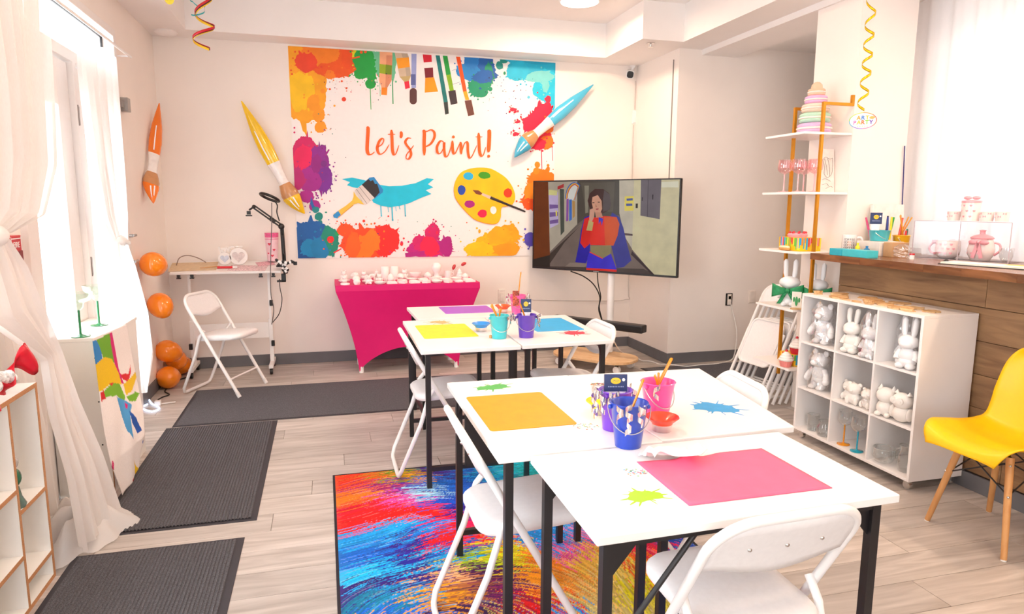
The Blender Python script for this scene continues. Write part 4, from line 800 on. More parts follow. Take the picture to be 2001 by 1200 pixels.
# ================================================================== ROLLING DESK WITH TILTED TOP
dk = thing('rolling_desk', 'white rolling desk with a tilted top in the back corner', 'desk', (-.79, 6.17, 0))
TILT = math.atan(.2); DR = Matrix.Rotation(TILT, 3, 'X'); dz = lambda y: .887+(y-6.0)*.2
m = MB(); m.box((0, 0, dz(6.17)-.010), (.855, .335, .018), DR); m.build('desktop', WHITE, dk, bevel=.003)
for x in (-.315, .315):
    m = MB(); m.bx(x-.010, x+.010, -.010, .010, .40, .895); m.build('inner_post', WMETAL, dk)
    m = MB(); m.bx(x-.017, x+.017, -.017, .017, .07, .46); m.build('outer_post', WMETAL, dk, bevel=.003)
    m = MB(); m.bx(x-.018, x+.018, -.185, .17, .055, .085); m.build('foot', WMETAL, dk, bevel=.004)
    for z in (.60, .245): m = MB(); m.bx(x-.028 if x < 0 else x+.0, x if x < 0 else x+.028, -.04, -.012, z-.025, z+.025); m.build('clamp_knob', BPLAST, dk, bevel=.004)
    for y in (-.16, .15): m = MB(); m.lathe([(0, -.012), (.024, -.012), (.027, 0), (.024, .012), (0, .012)], 14, (x, y, .027), rot=Matrix.Rotation(PI/2, 3, 'Y')); m.bx(x-.008, x+.008, y-.008, y+.008, .03, .056); m.build('caster', BPLAST, dk)
    for k in (-.05, .05):
        y = -.145; z = dz(6.17+y)-.022; m = MB(); m.bx(x+k-.012, x+k+.012, y-.012, y+.012, z-.02, z); m.bx(x+k-.016, x+k+.016, y-.014, y+.014, z-.034, z-.024); m.bx(x+k-.006, x+k+.006, y-.006, y+.006, z-.03, z); m.build('edge_clip', BPLAST, dk)
m = MB(); m.bx(-.33, .33, -.012, -.002, .295, .43); m.build('cross_panel', WHITE, dk, bevel=.002)
def sheet(name, label, cat, x, y, w, d, rz, m_, th=.0015, lift=0, group=None, poly=None):
    """flat sheet lying on the tilted desk"""
    o = thing(name, label, cat, (x, y, dz(y)+.0005+lift), 0, group); R = DR @ Matrix.Rotation(rz, 3, 'Z'); m = MB()
    m.prism(poly or [(-w/2, -d/2), (w/2, -d/2), (w/2, d/2), (-w/2, d/2)], (0, 0, 0), R @ Vector((1, 0, 0)), R @ Vector((0, 1, 0)), th); m.build('sheet', m_, o); return o
sheet('kraft_paper', 'beige kraft paper sheet on the desk overhanging its left end', 'paper', -1.06, 6.17, .36, .25, .05, mat('kraft_paper', 'd9bf9d', .8, var=.08))
sheet('craft_paper', 'pink patterned paper sheet on the desk below the heart frame', 'paper', -.63, 6.10, .30, .16, -.1, mat('pink_pattern_paper', 'e9c3c6', .7, var=.35, scale=70))
sheet('craft_paper', 'pink patterned paper scrap on the desk beside the tripod clamp', 'paper', -.50, 6.22, .14, .12, .3, mat('pink_scrap_paper', 'dca6b0', .7, var=.4, scale=90), lift=.002)
t = thing('red_marker', 'red marker pen lying on the desk in front of the heart frame', 'pen', (-.80, 6.10, dz(6.10)+.011)); m = MB(); m.tube([(-.07, 0, 0), (.05, .0, 0)], .010, 10); m.build('barrel', mat('red_plastic', 'd3202c', .3), t); m = MB(); m.tube([(.05, 0, 0), (.085, 0, 0)], .0105, 10); m.build('cap', mat('white_plastic', 'f2eeec', .35), t)
t = thing('thin_brush', 'thin wooden brush lying across the beige paper on the desk', 'brush', (-.93, 6.12, dz(6.12)+.009)); m = MB(); m.tube([(-.07, -.035, -.003), (.07, .035, .004)], [.002, .0045], 8); m.build('handle', BEECH, t)
cable('desk_cable', 'thin brown cable arching over the beige paper on the desk', [(-1.20, 6.20, dz(6.20)+.006), (-1.18, 6.24, .99), (-1.12, 6.26, 1.01), (-1.04, 6.27, .985), (-.98, 6.27, dz(6.27)+.006)], .004, mat('brown_cable', '8a7266', .5))
# love photo frame
CER = mat('white_ceramic', 'f4efec', .22, coat=.3, var=.01); fr = thing('photo_frame', 'white double heart photo frame with love lettering on the desk', 'photo frame', (-.765, 6.20, dz(6.20)))
def heart(s, n=36): return [(s*.062*16*math.sin(a)**3/1.0, s*.062*(13*math.cos(a)-5*math.cos(2*a)-2*math.cos(3*a)-math.cos(4*a))) for a in [2*PI*i/n for i in range(n)]]
def disc(rx, rz_, n=30): return [(rx*math.cos(2*PI*i/n), rz_*math.sin(2*PI*i/n)) for i in range(n)]
ux, uz = Vector((1, 0, 0)), Vector((0, 0, 1))
for cx, cz, r, hs, mm in ((-.055, .057, .055, .036, 'silver_photo'), (.055, .073, .075, .052, 'couple_photo')):
    m = MB(); m.prism(disc(r, r*.96), (cx, .012, cz), ux, uz, .022); m.build('frame', CER, fr, bevel=.005)
    m = MB(); m.prism(heart(hs), (cx, -.0105, cz), ux, uz, .002); m.build('heart_photo', mat(mm, 'c5cbd8' if r < .06 else 'd9cbc8', .3, var=.18, scale=40), fr)
o = text_mesh('love', .075, 'love_lettering', CER, fr, (-.035, .0, .138), (PI/2, math.radians(-14), 0), .009, bold=.004); 
m = MB(); m.ell((.075, 0, .155), (.016, .008, .010), 10, 6); m.ell((.045, 0, .155), (.016, .008, .010), 10, 6); m.build('leaf_bow', CER, fr)
# pink treat cup
cu = thing('treat_cup', 'tall pink printed cup on the desk behind the black arm', 'cup', (-.442, 6.27, dz(6.27)+.0095))
m = MB(); m.lathe([(.042, 0), (.056, .20), (.056, .245), (.052, .245), (.040, .006), (0, .006)], 24); m.build('cup_wall', mat('pale_pink_paper', 'f3cdd6', .5, var=.06), cu)
m = MB(); m.shell([(.0555, .19), (.0572, .245), (.0560, .2452)], 24); m.build('pink_band', mat('hot_pink_paper', 'ea5f94', .5, var=.15, scale=60), cu)
m = MB()
for a, z, s in ((-1.9, .15, .020), (-1.2, .10, .017), (-1.5, .05, .018), (-2.2, .07, .013)):
    r = .043+z*.07+.0012; e_ = Vector((-math.sin(a), math.cos(a), 0)); m.prism([(x*1.0, y) for x, y in heart(s*.7)], Vector((math.cos(a)*r, math.sin(a)*r, z)), e_, uz, .0008)
m.build('printed_motif', mat('crimson_ink', 'd6304c', .5), cu)
# desk arm with phone holder and ring light
ar = thing('boom_arm', 'black clamp-on boom arm with phone holder and ring light at the desk end', 'boom arm', (-.345, 6.06, .80))
P = lambda x, y, Y=6.06: py(x, y, Y)-Vector((-.345, 6.06, .80))
m = MB(); m.bx(-.018, .018, -.02, .02, -.01, .06); m.bx(-.055, .018, -.02, .02, -.012, .004); m.bx(-.055, .018, -.02, .02, .115, .132); m.bx(-.002, .018, -.02, .02, .05, .132); m.build('clamp', BPLAST, ar, bevel=.003)
a_, b_, c_, d_ = Vector((.012, 0, .13)), P(551, 445), P(540, 431), P(496, 404)
m = MB(); m.tube([a_+Vector((.007, 0, 0)), b_+Vector((.007, 0, 0))], .008, 8); m.tube([a_-Vector((.009, 0, 0)), b_-Vector((.009, 0, 0))], .008, 8); m.tube([a_+(b_-a_)*.3, a_+(b_-a_)*.8], .013, 8); m.build('lower_arm', BPLAST, ar)
m = MB(); m.ell(b_+Vector((-.005, 0, .01)), (.026, .018, .026), 12, 8); m.build('elbow_joint', BPLAST, ar)
m = MB()
for o_ in (-.009, .009): m.tube([b_+Vector((o_*.6, 0, o_+.01)), d_+Vector((o_*.6, 0, o_))], .007, 8)
m.tube([b_.lerp(d_, .25), b_.lerp(d_, .45)], .014, 8); m.build('upper_arm', BPLAST, ar)
h_ = P(487, 413); m = MB(); m.ell(d_, .016, 10, 7); m.tube([d_, h_+Vector((0, 0, .01))], .008, 8); m.box(h_+Vector((-.004, 0, -.012)), (.03, .03, .03)); m.box(h_+Vector((-.004, -.0, -.035)), (.05, .02, .012)); m.build('phone_holder', BPLAST, ar)
rc = P(527, 386); m = MB(); RR = Matrix.Rotation(math.radians(22), 3, 'Y') @ Matrix.Rotation(math.radians(-12), 3, 'X'); m.tube([rc+RR @ Vector((.078*math.cos(2*PI*i/28), .078*math.sin(2*PI*i/28), 0)) for i in range(28)], .012, 8, closed=True); m.build('ring_light', BPLAST, ar)
m = MB(); m.tube(smooth_path([P(546, 432), P(541, 415), P(542, 402), P(537, 394), rc+Vector((.02, 0, -.03))], 5), .005, 8); m.build('gooseneck', BPLAST, ar)
cable('lamp_cable', 'thin grey cable hanging from the ring light down past the desk', [py(531, 396, 6.03), py(531, 440, 6.0), py(529, 500, 5.97), py(529, 570, 5.98), py(535, 604, 6.0), py(531, 634, 6.02)], .0035, mat('dark_grey_cable', '5d5452', .5))
cable('clamp_cable', 'thin black cable looping below the boom arm clamp', [py(546, 545, 6.03), py(547, 562, 6.0), py(551, 585, 5.98), py(546, 612, 6.0), py(533, 630, 6.03)], .0035, BC)
tp = thing('flexible_tripod', 'small black flexible tripod with white joints wrapped round the boom arm', 'tripod', py(550, 513, 6.03)); O = Vector(tp.location)
for k, path in enumerate(([(540, 508), (548, 514), (556, 520), (553, 527), (560, 532)], [(562, 514), (556, 520), (562, 527), (556, 532)], [(544, 518), (552, 512), (562, 514), (570, 512)])):
    q = smooth_path([py(x, y, 6.0-.01*k)-O for x, y in path], 4); m = MB()
    for i, p in enumerate(q): m.ell(p, .0125, 8, 6, mi=(i//2) % 2)
    m.build('leg', [BPLAST, WMETAL], tp)
m = MB(); e0 = py(572, 512, 6.0)-O; m.box(e0, (.045, .03, .022), Matrix.Rotation(.5, 3, 'Y')); m.box(e0+Vector((.02, 0, -.012)), (.03, .03, .03)); m.build('phone_clip', BPLAST, tp, bevel=.004)
# cables and light on the floor by the balloons
cable('floor_cable', 'black cable lying on the floor under the balloons', [pz(x, y, .005) for x, y in ((363, 738), (352, 742), (345, 750), (330, 757), (322, 765), (331, 771), (318, 776), (309, 781))], .005, BC)
t = thing('power_adapter', 'small white power adapter on the floor beside the glowing light strip', 'power adapter', pz(309, 792, 0)); m = MB(); m.bx(-.02, .02, -.02, .02, 0, .035); m.build('body', WMETAL, t, bevel=.004); m = MB(); m.tube([(.02, 0, .008), (.07, .02, .008), (.11, .03, .008)], .005, 6); m.build('lead', WC, t)
O = pz(290, 795, .006); q = smooth_path([pz(x, y, .008)-O for x, y in ((282, 772), (290, 780), (297, 789), (306, 793), (311, 799), (298, 804), (284, 801), (277, 796), (288, 790))], 6); m = MB(); m.tube(q, .006, 6)
tag(m.build('light_strip', mat('cool_led', 'cfe0ff', .5, emit=4), None, O), 'tangle of cool white glowing light strip on the floor by the curtain', 'light strip')
# ================================================================== PINK TABLE
pk = thing('covered_table', 'folding table under a tight hot pink stretch cover with flared sides', 'table', (.69, 6.05, 0))
PINK = mat('hot_pink_spandex', 'e0006e', .55, var=.03, scale=8); HX, HY, PT = .615, .26, .775
def prm(s):
    """unit square perimeter, s in 0..1 -> (x, y, q along side)"""
    k = (s % 1)*4; i = int(k); q = k-i; return [(-1+2*q, -1), (1, -1+2*q), (1-2*q, 1), (-1, 1-2*q)][i]+(q,)
def cover(u, v):
    x, y, q = prm(u); zb = (.205 if int(u*4) % 2 == 0 else .12)*math.sin(PI*q)**.75+.012; z = .726+(zb-.726)*v; ins = .18*(1-max(0, z/.726)**1.5); bow = .03*math.sin(PI*q)*math.sin(PI*v)
    xx = x*(HX-ins); yy = y*(HY-ins*.45)
    if abs(x) == 1: xx -= math.copysign(bow, x)
    else: yy -= math.copysign(bow*.6, y)
    return Vector((xx, yy, z))
m = MB(); m.grid(cover, 96, 18, closeu=True); m.build('skirt', PINK, pk)
m = MB(); m.grid(lambda u, v: Vector((prm(u)[0]*HX*(1 if v < .5 else 1-.004*(v-.5)), prm(u)[1]*HY*(1 if v < .5 else 1-.004*(v-.5)), .726+(PT-.726)*v)), 96, 3, closeu=True, sm=False); m.add([(-HX, -HY, PT), (HX, -HY, PT), (HX, HY, PT), (-HX, HY, PT)], [(0, 1, 2, 3)]); m.build('top_band', PINK, pk)
for sx in (-1, 1):
    for sy in (-1, 1): m = MB(); x, y = sx*(HX-.197), sy*(HY-.098); m.tube([(x, y, .0), (x, y, .055)], .020, 12); m.tube([(x, y, .05), (x, y, .70)], .012, 8); m.build('leg', WMETAL, pk)
# unpainted plaster pieces
PLA = mat('unpainted_plaster', 'fbf6f3', .7, var=.01); PBASE = Vector((0, 0, PT))
def lat(pr): return lambda m: m.lathe(pr, 16)
def f_egg(m): m.lathe([(0, 0), (.018, .002), (.03, .018), (.033, .036), (.026, .06), (.012, .078), (0, .084)], 16)
def f_dish(m): m.lathe([(0, 0), (.038, 0), (.052, .012), (.055, .022), (.050, .022), (.04, .010), (0, .008)], 18)
def f_heart(m): m.prism(heart(.045), (0, 0, .0), (1, 0, 0), (0, 1, 0), .026)
def f_star(m): m.prism([((.045 if i % 2 == 0 else .022)*math.cos(PI/2+i*PI/5), (.045 if i % 2 == 0 else .022)*math.sin(PI/2+i*PI/5)) for i in range(10)], (0, 0, 0), (1, 0, 0), (0, 1, 0), .024)
def f_plaque(m): m.prism(rrect(.10, .06, .012), (0, 0, 0), (1, 0, 0), (0, 1, 0), .016); m.prism(rrect(.08, .04, .01), (0, 0, .016), (1, 0, 0), (0, 1, 0), .006)
def f_bear(m): m.ell((0, 0, .026), (.024, .020, .026)); m.ell((0, -.002, .062), (.020, .018, .018)); [m.ell((s*.015, 0, .079), .008, 8, 6) for s in (-1, 1)]; [m.ell((s*.02, -.014, .01), (.010, .014, .010), 8, 6) for s in (-1, 1)]; [m.ell((s*.025, -.006, .034), (.008, .008, .014), 8, 6) for s in (-1, 1)]
def f_mush(m): m.lathe([(0, 0), (.016, 0), (.013, .02), (.015, .035), (.036, .036), (.032, .054), (.018, .068), (0, .072)], 16)
def f_cup(m): m.lathe([(0, 0), (.024, 0), (.03, .012), (.031, .018), (.034, .026), (.028, .04), (.018, .054), (0, .062)], 16)
def f_uni(m): m.ell((0, 0, .034), (.030, .018, .020)); [m.tube([(sx*.017, sy*.01, .026), (sx*.018, sy*.01, 0)], .007, 8) for sx in (-1, 1) for sy in (-1, 1)]; m.tube([(.022, 0, .042), (.032, 0, .062)], .011, 8); m.ell((.038, 0, .066), (.018, .010, .011)); m.tube([(.034, 0, .074), (.036, 0, .094)], [.005, .0005], 6)
def f_vase(m): m.lathe([(0, 0), (.036, 0), (.036, .115), (.033, .118), (.030, .112), (.030, .01), (0, .01)], 20)
def f_bowl(m): m.lathe([(0, 0), (.03, 0), (.048, .03), (.052, .055), (.048, .055), (.042, .03), (0, .012)], 20)
def f_bust(m): m.lathe([(0, 0), (.05, 0), (.048, .012), (.025, .022), (.022, .05), (.034, .066), (.046, .095), (.040, .125), (.02, .142), (0, .145)], 20)
def f_mug(m): m.lathe([(0, 0), (.03, 0), (.031, .07), (.028, .07), (.027, .006), (0, .006)], 18); m.tube([(.03, 0, .055), (.05, 0, .05), (.052, 0, .03), (.03, 0, .018)], .005, 8)
def f_castle(m): m.lathe([(0, 0), (.035, 0), (.034, .02), (.026, .024), (.026, .045), (.018, .05), (.017, .068), (.009, .075), (0, .09)], 12)
def f_disc(m): m.lathe([(0, 0), (.04, 0), (.043, .008), (.04, .016), (.02, .02), (0, .02)], 18)
def f_cat(m): m.ell((0, 0, .022), (.026, .02, .022)); m.ell((0, -.004, .055), (.021, .018, .018)); [m.lathe([(.008, 0), (.0, .018)], 6, (s*.013, 0, .066)) for s in (-1, 1)]
FIG = {}
KIND = {'egg': f_egg, 'dish': f_dish, 'heart': f_heart, 'star': f_star, 'plaque': f_plaque, 'bear': f_bear, 'mushroom': f_mush, 'cupcake': f_cup, 'unicorn': f_uni, 'tall vase': f_vase, 'bowl': f_bowl, 'rounded bust': f_bust, 'mug': f_mug, 'castle': f_castle, 'round disc': f_disc, 'cat': f_cat}
rows = {'front': (5.84, ['round disc', 'cupcake', 'bear', 'dish', 'plaque', 'heart', 'plaque', 'star', 'dish', 'heart', 'round disc', 'plaque']), 'second': (5.94, ['cat', 'mushroom', 'dish', 'bear', 'egg', 'heart', 'round disc', 'plaque', 'star', 'dish', 'heart', 'plaque']), 'third': (6.05, ['dish', 'bear', 'cupcake', 'heart', 'plaque', 'mushroom', 'dish', 'plaque', 'heart', 'round disc', 'dish', 'cupcake']), 'rear': (6.19, ['bear', 'mushroom', 'cat', 'unicorn', 'tall vase', 'tall vase', 'bear', 'bowl', 'cupcake', 'rounded bust', 'mug', 'castle'])}
for rn, (yy, ks) in rows.items():
    n = len(ks); cnt = 0; rr = random.Random(rn)
    for i, k in enumerate(ks):
        if k not in FIG: m = MB(); KIND[k](m); FIG[k] = m.mesh('plaster_piece', PLA)
        x = .155+1.07*i/(n-1); 
        if rn == 'rear': x = [.155, .25, .33, .405, .515, .60, .69, .79, .90, .985, 1.09, 1.20][i]
        o = link('plaster_'+k.replace(' ', '_'), FIG[k], None, (x, yy+rr.uniform(-.012, .012), PT), 0 if rn == 'rear' else rr.uniform(-.4, .4)); o.scale = (1.0,)*3 if rn == 'rear' else (.92,)*3
        tag(o, f'white plaster {k} on the pink table, {ordinal(i)} from left in the {rn} row', 'figurine', 'unpainted plaster pieces')
t = thing('berry_pick', 'two glossy red berries on thin wires rising behind the plaster pieces', 'decoration', (1.145, 6.27, PT)); REDB = mat('glossy_red', 'c3202a', .15, coat=.6)
for q, r_ in ((py(887, 522, 6.27), .4), (py(906, 516, 6.27), 1.1)):
    e_ = q-Vector(t.location); m = MB(); m.tube(smooth_path([(0, 0, 0), (e_.x*.3, 0, e_.z*.6), e_], 5), .0015, 6); m.build('wire', mat('thin_wire', 'cfc6c2', .4, .6), t); m = MB(); m.ell(e_, (.016, .012, .028), 12, 8, rot=Matrix.Rotation(r_, 3, 'Y')); m.build('berry', REDB, t)
# ================================================================== FLOOR MATS AND RUG
def rib_mat(name, hexc):
    m = bpy.data.materials.new(name); m.use_nodes = True; N = m.node_tree.nodes; L = m.node_tree.links; b = N['Principled BSDF']; b.inputs['Roughness'].default_value = .9
    tc_ = N.new('ShaderNodeTexCoord'); n2 = N.new('ShaderNodeTexNoise'); n2.inputs['Scale'].default_value = 260; L.new(tc_.outputs['Object'], n2.inputs[0])
    r = N.new('ShaderNodeValToRGB'); c = srgb(hexc); r.color_ramp.elements[0].position = .35; r.color_ramp.elements[0].color = tuple(v*.6 for v in c)+(1,); r.color_ramp.elements[1].position = .7; r.color_ramp.elements[1].color = tuple(v*1.5 for v in c)+(1,)
    L.new(n2.outputs[0], r.inputs[0]); L.new(r.outputs[0], b.inputs['Base Color']); bp = N.new('ShaderNodeBump'); bp.inputs['Strength'].default_value = .5; L.new(n2.outputs[0], bp.inputs['Height']); L.new(bp.outputs[0], b.inputs['Normal']); MATS[name] = m; return m
CARPET = rib_mat('ribbed_carpet', '59585d'); RUBE = mat('rubber_edge', '35333a', .6)
def doormat(label, x0, x1, y0, y1, ribs=True):
    cx, cy = (x0+x1)/2, (y0+y1)/2; t = thing('floor_mat', label, 'mat', (cx, cy, 0), 0, 'dark entrance mats'); w, h = (x1-x0)/2, (y1-y0)/2
    m = MB(); m.bx(-w, w, -h, h, 0, .003); m.build('rubber_border', RUBE, t, bevel=.0015)
    m = MB(); w -= .022; h -= .022
    if ribs:
        p = .0145; n = int(2*w/p); vs = []
        for i in range(n):
            x = -w+i*p
            for xx, z in ((x, .0045), (x+.003, .0095), (x+.0085, .0095), (x+.0115, .0045)): vs += [(xx, -h, z), (xx, h, z)]
        k = len(vs)//2; m.add(vs, [(2*i, 2*i+2, 2*i+3, 2*i+1) for i in range(k-1)])
    else: m.bx(-w, w, -h, h, .003, .005)
    m.build('carpet_ribs' if ribs else 'carpet_pile', CARPET, t); return t
doormat('dark ribbed entrance mat between the parrot cloth and the rug', -1.03, -.345, 3.16, 4.675)
doormat('dark ribbed entrance mat beside the cubby cabinet at the lower left', -1.04, -.38, 1.6, 3.0)
doormat('long dark runner in front of the pink table', -1.0, 1.97, 4.69, 5.605, False)
doormat('dark mat by the folded chairs at the right wall', 2.70, 4.0, 4.60, 5.44, False)
# rug: colour laid down in python as thousands of brush strokes following a swirl
RX0, RX1, RY0, RY1, RS = 0.0, 1.51, 1.35, 3.615, .005
nx_, ny_ = int((RX1-RX0)/RS)+1, int((RY1-RY0)/RS)+1
ctrl = []
def cp(x, y, c): p = pz(x, y, 0); ctrl.append((p.x, p.y, srgb(c)))
for x, y, c in [(665, 940, 'e8502a'), (690, 935, 'c8781e'), (720, 930, '5a8a2e'), (760, 935, 'd89a1e'), (670, 975, 'e87a1e'), (700, 960, 'a03a6a'), (740, 955, '6a3a9a'), (800, 920, '4a2a7a'), (860, 915, '1f6ac0'), (920, 910, '28b0d8'), (960, 905, '48c0c8'), (800, 945, '1f7ad0'), (850, 950, '1a60b8'), (780, 965, 'a8d0e8'), (690, 1000, 'd83a4a'), (740, 985, 'd86ab0'), (820, 990, '1a5ac0'), (860, 1000, '3a2a8a'), (670, 1025, 'e83428'), (720, 1015, 'e8342a'), (790, 1010, 'f04030'), (850, 1030, 'e03a6a'), (680, 1060, '1a9ae0'), (730, 1045, '2aa8e8'), (790, 1050, '1a80d8'), (840, 1055, 'e8302e'), (800, 1075, 'e82a4a'), (760, 1080, '3a2a80'), (680, 1090, '1a70c8'), (700, 1130, '3ab0e8'), (740, 1110, '30308a'), (800, 1105, '3aa8e0'), (850, 1085, '1a60b0'), (880, 1100, 'a8c03a'), (820, 1140, 'e8b08a'), (790, 1165, 'e8a04a'), (760, 1150, '3a2a7a'), (680, 1165, '3a2a7a'), (720, 1180, '1a90c8'), (700, 1195, '2a7a9a'), (850, 1150, 'a86a4a'), (900, 1130, '4a1a4a'), (930, 1160, '7a2a5a'), (900, 1190, '3a1a4a'), (950, 1095, 'd8d02a'), (990, 1090, 'e8862a'), (1000, 1130, 'f09a50'), (1060, 1120, 'e8a060'), (1100, 1080, 'e8b868'), (1060, 1060, 'e06a9a'), (1030, 1045, '2a8ad0'), (1110, 1140, 'e0c080'), (1140, 1180, 'd8cc90'), (1040, 1180, 'd83a2a'), (1000, 1180, 'c02a3a'), (1180, 1100, 'd8c070'), (1220, 1120, 'd8d040'), (1250, 1080, 'e87a2a'), (1260, 1060, 'd81a5a'), (1300, 1050, '1a4aa0'), (1320, 1080, '3a1a6a'), (1300, 1100, 'c81a6a'), (1340, 1070, '1a6ab0'), (1280, 1140, 'c8c060'), (1230, 1170, 'c8b878'), (1000, 960, '40a8c0'), (1060, 950, '3ab8c8'), (1100, 930, '5ac8d0'), (1140, 960, 'a0d8d0'), (1180, 1000, 'd08ab0'), (1240, 960, '3a6ab8'), (1300, 980, '2a3a90')]: cp(x, y, c)
for i in range(26): ctrl.append((random.uniform(0, 1.5), random.uniform(1.35, 2.25), srgb(random.choice(['e8a04a', 'd83a2a', '1a70c8', 'd8c070', '4a1a4a', '2aa8e8', 'd81a5a']))))
CX = np.array([(a, b) for a, b, c in ctrl]); CC = np.array([c for a, b, c in ctrl])
rg = np.random.default_rng(5); img = np.zeros((ny_, nx_, 3)); img[:] = srgb('3a2a7a')
gy, gx = np.mgrid[0:ny_, 0:nx_]; d2 = ((gx[..., None]*RS-CX[:, 0])**2+(RY0+gy[..., None]*RS-CX[:, 1])**2); img = CC[np.argmin(d2, axis=2)].copy()
def flow(x, y):
    """direction of the painted strokes: a fan at the far corner, then one big wave rolling over"""
    dx, dy = x-.46, y-2.08; r2 = dx*dx+dy*dy; a1 = np.arctan2(dy, dx)-PI/2+.30*np.sin(x*7+y*4); w1 = np.minimum(1, r2/.10); a2 = np.arctan2(y-3.35, x+.35); w2 = 1.4*np.exp(-(x**2+(y-3.6)**2)/.12)
    vx = w1*np.cos(a1)+w2*np.cos(a2); vy = w1*np.sin(a1)+w2*np.sin(a2)-.15*np.exp(-r2/.06); n = np.hypot(vx, vy)+1e-6; return vx/n, vy/n
NS = 26000; pick = rg.random((NS, 7)); X = RX0+pick[:, 0]*(RX1-RX0); Y = RY0+pick[:, 1]*(RY1-RY0); near = np.argmin((CX[None, :, 0]-(X+(pick[:, 2]-.5)*.15)[:, None])**2+(CX[None, :, 1]-(Y+(pick[:, 3]-.5)*.12)[:, None])**2, axis=1)
C_ = CC[near]; mn_ = C_.mean(1, keepdims=True); C_ = np.clip(mn_+(C_-mn_)*1.25, 0, 1)*(.6+.75*pick[:, 4:5])+np.where(pick[:, 5:6] > .94, .14, 0); LN = (14+30*pick[:, 6]).astype(int)
for s in range(44):
    i = ((Y-RY0)/RS).astype(int); j = ((X-RX0)/RS).astype(int); ok = (s < LN) & (i >= 0) & (i < ny_) & (j >= 0) & (j < nx_); img[i[ok], j[ok]] = C_[ok]
    vx, vy = flow(X, Y); X = X+vx*RS*.9; Y = Y+vy*RS*.9
rug = thing('area_rug', 'multicoloured rug with swirling brush strokes under the near tables', 'rug', (RX0, RY0, 0))
m = MB(); W_, H_ = RX1-RX0, RY1-RY0; m.bx(0, W_, 0, .012, 0, .0018); m.bx(0, W_, H_-.012, H_, 0, .0018); m.bx(0, .012, .012, H_-.012, 0, .0018); m.bx(W_-.012, W_, .012, H_-.012, 0, .0018); m.build('bound_edge', mat('black_binding', '201c26', .8), rug)
me = bpy.data.meshes.new('rug_pile'); xs = .012+(W_-.024)*np.arange(nx_)/(nx_-1); ys = .012+(H_-.024)*np.arange(ny_)/(ny_-1); VX, VY = np.meshgrid(xs, ys); VZ = .0012+.0006*rg.random(VX.shape)
co = np.stack([VX, VY, VZ], -1).reshape(-1, 3); idx = np.arange(nx_*ny_).reshape(ny_, nx_); qd = np.stack([idx[:-1, :-1], idx[:-1, 1:], idx[1:, 1:], idx[1:, :-1]], -1).reshape(-1, 4)
me.vertices.add(len(co)); me.vertices.foreach_set('co', co.ravel()); me.loops.add(qd.size); me.loops.foreach_set('vertex_index', qd.ravel()); me.polygons.add(len(qd)); me.polygons.foreach_set('loop_start', np.arange(0, qd.size, 4)); me.update(calc_edges=True); me.validate()
set_col(me, np.concatenate([np.clip(img, 0, 1).reshape(-1, 3), np.ones((len(co), 1))], 1)); me.materials.append(vcol('rug_print', .85, var=.06, scale=400)); link('pile', me, rug)
# ================================================================== THINGS ON THE CRAFT TABLES
def placemat(label, x0, x1, y0, y1, c, name='placemat', fn=None):
    cx, cy = (x0+x1)/2, (y0+y1)/2; w, h = x1-x0, y1-y0; t = thing(name, label, 'placemat', (cx, cy, TZ+.0003), 0, 'coloured silicone placemats')
    M_ = mat('silicone_'+c, c, .4, var=.05, scale=18); M_.node_tree.nodes['Principled BSDF'].inputs['Specular IOR Level'].default_value = .3
    if fn: m = MB(); m.grid(fn, 30, 22); m.build('sheet', M_, t, solid=.0016)
    else: m = MB(); m.prism(rrect(w, h, .014), (0, 0, 0), (1, 0, 0), (0, 1, 0), .0016); m.build('sheet', M_, t)
placemat('glossy orange silicone mat on the table', .49, .785, 2.02, 2.42, 'f89c00'); placemat('yellow silicone mat behind its chair', .50, .80, 3.57, 3.98, 'f2e010'); placemat('sky blue silicone mat beside the purple bucket', 1.15, 1.44, 3.625, 4.045, '2aaeea'); placemat('purple silicone mat on the furthest table', .755, 1.10, 4.375, 4.68, 'a84fd0')
def curl(u, v):
    x = (u-.5)*.41; y = (v-.5)*.295; k = max(0, (v-.62)/.38)*max(0, 1-abs(u-.30)/.34); return Vector((x+.01*k, y-.045*k, .001+.022*k*k*(1+.3*math.sin(u*22))))
placemat('pink silicone mat with one curling edge', .825, 1.235, 1.375, 1.67, 'fc6c90', fn=curl)
nk = thing('crumpled_napkin', 'crumpled white paper napkin between the blue bucket and the pink mat', 'napkin', (.935, 1.655, TZ+.022))
def nap(u, v): x = (u-.5)*.17; y = (v-.5)*.10; return Vector((x, y+.02*math.sin(u*7), .004*math.sin(u*13+v*4)+.004*math.sin(v*11+u*9)+.004*math.sin(u*31)*v+(.012 if v < .5 else -.012+.0)*1))
m = MB(); m.grid(nap, 40, 20); m.v = [(x, y, max(z, -.0225 if y > .01 else -.003)) for x, y, z in m.v]; m.build('sheet', mat('tissue_paper', 'faf5f2', .8, var=.02), nk, solid=.0015)
def splat_poly(seed, rx, ry, spikes=12, n=260):
    R = random.Random(seed); ph = [(k, R.uniform(0, 6.28), R.uniform(.3, 1)/k) for k in (2, 3, 5, 8)]; sp = [(2*PI*i/spikes+R.uniform(-.2, .2), R.uniform(.2, .95), R.uniform(.03, .075)) for i in range(spikes)]; o = []
    for i in range(n):
        a = 2*PI*i/n; r = .52+.26*sum(w*math.sin(k*a+p) for k, p, w in ph)
        for s, h, wd in sp:
            dd = abs((a-s+PI) % (2*PI)-PI)
            if dd < wd: r += h*.55*(1-dd/wd)**.55
        o.append((rx*r*math.cos(a), ry*r*math.sin(a)))
    return o
def paint_splat(label, x, y, rx, ry, c, seed):
    t = thing('paint_splat', label, 'sticker', (x, y, TZ+.0002), 0, 'paint splat stickers'); m = MB(); m.prism(splat_poly(seed, rx, ry), (0, 0, 0), (1, 0, 0), (0, 1, 0), .0005); m.build('splat', mat('splat_'+c, c, .4), t)
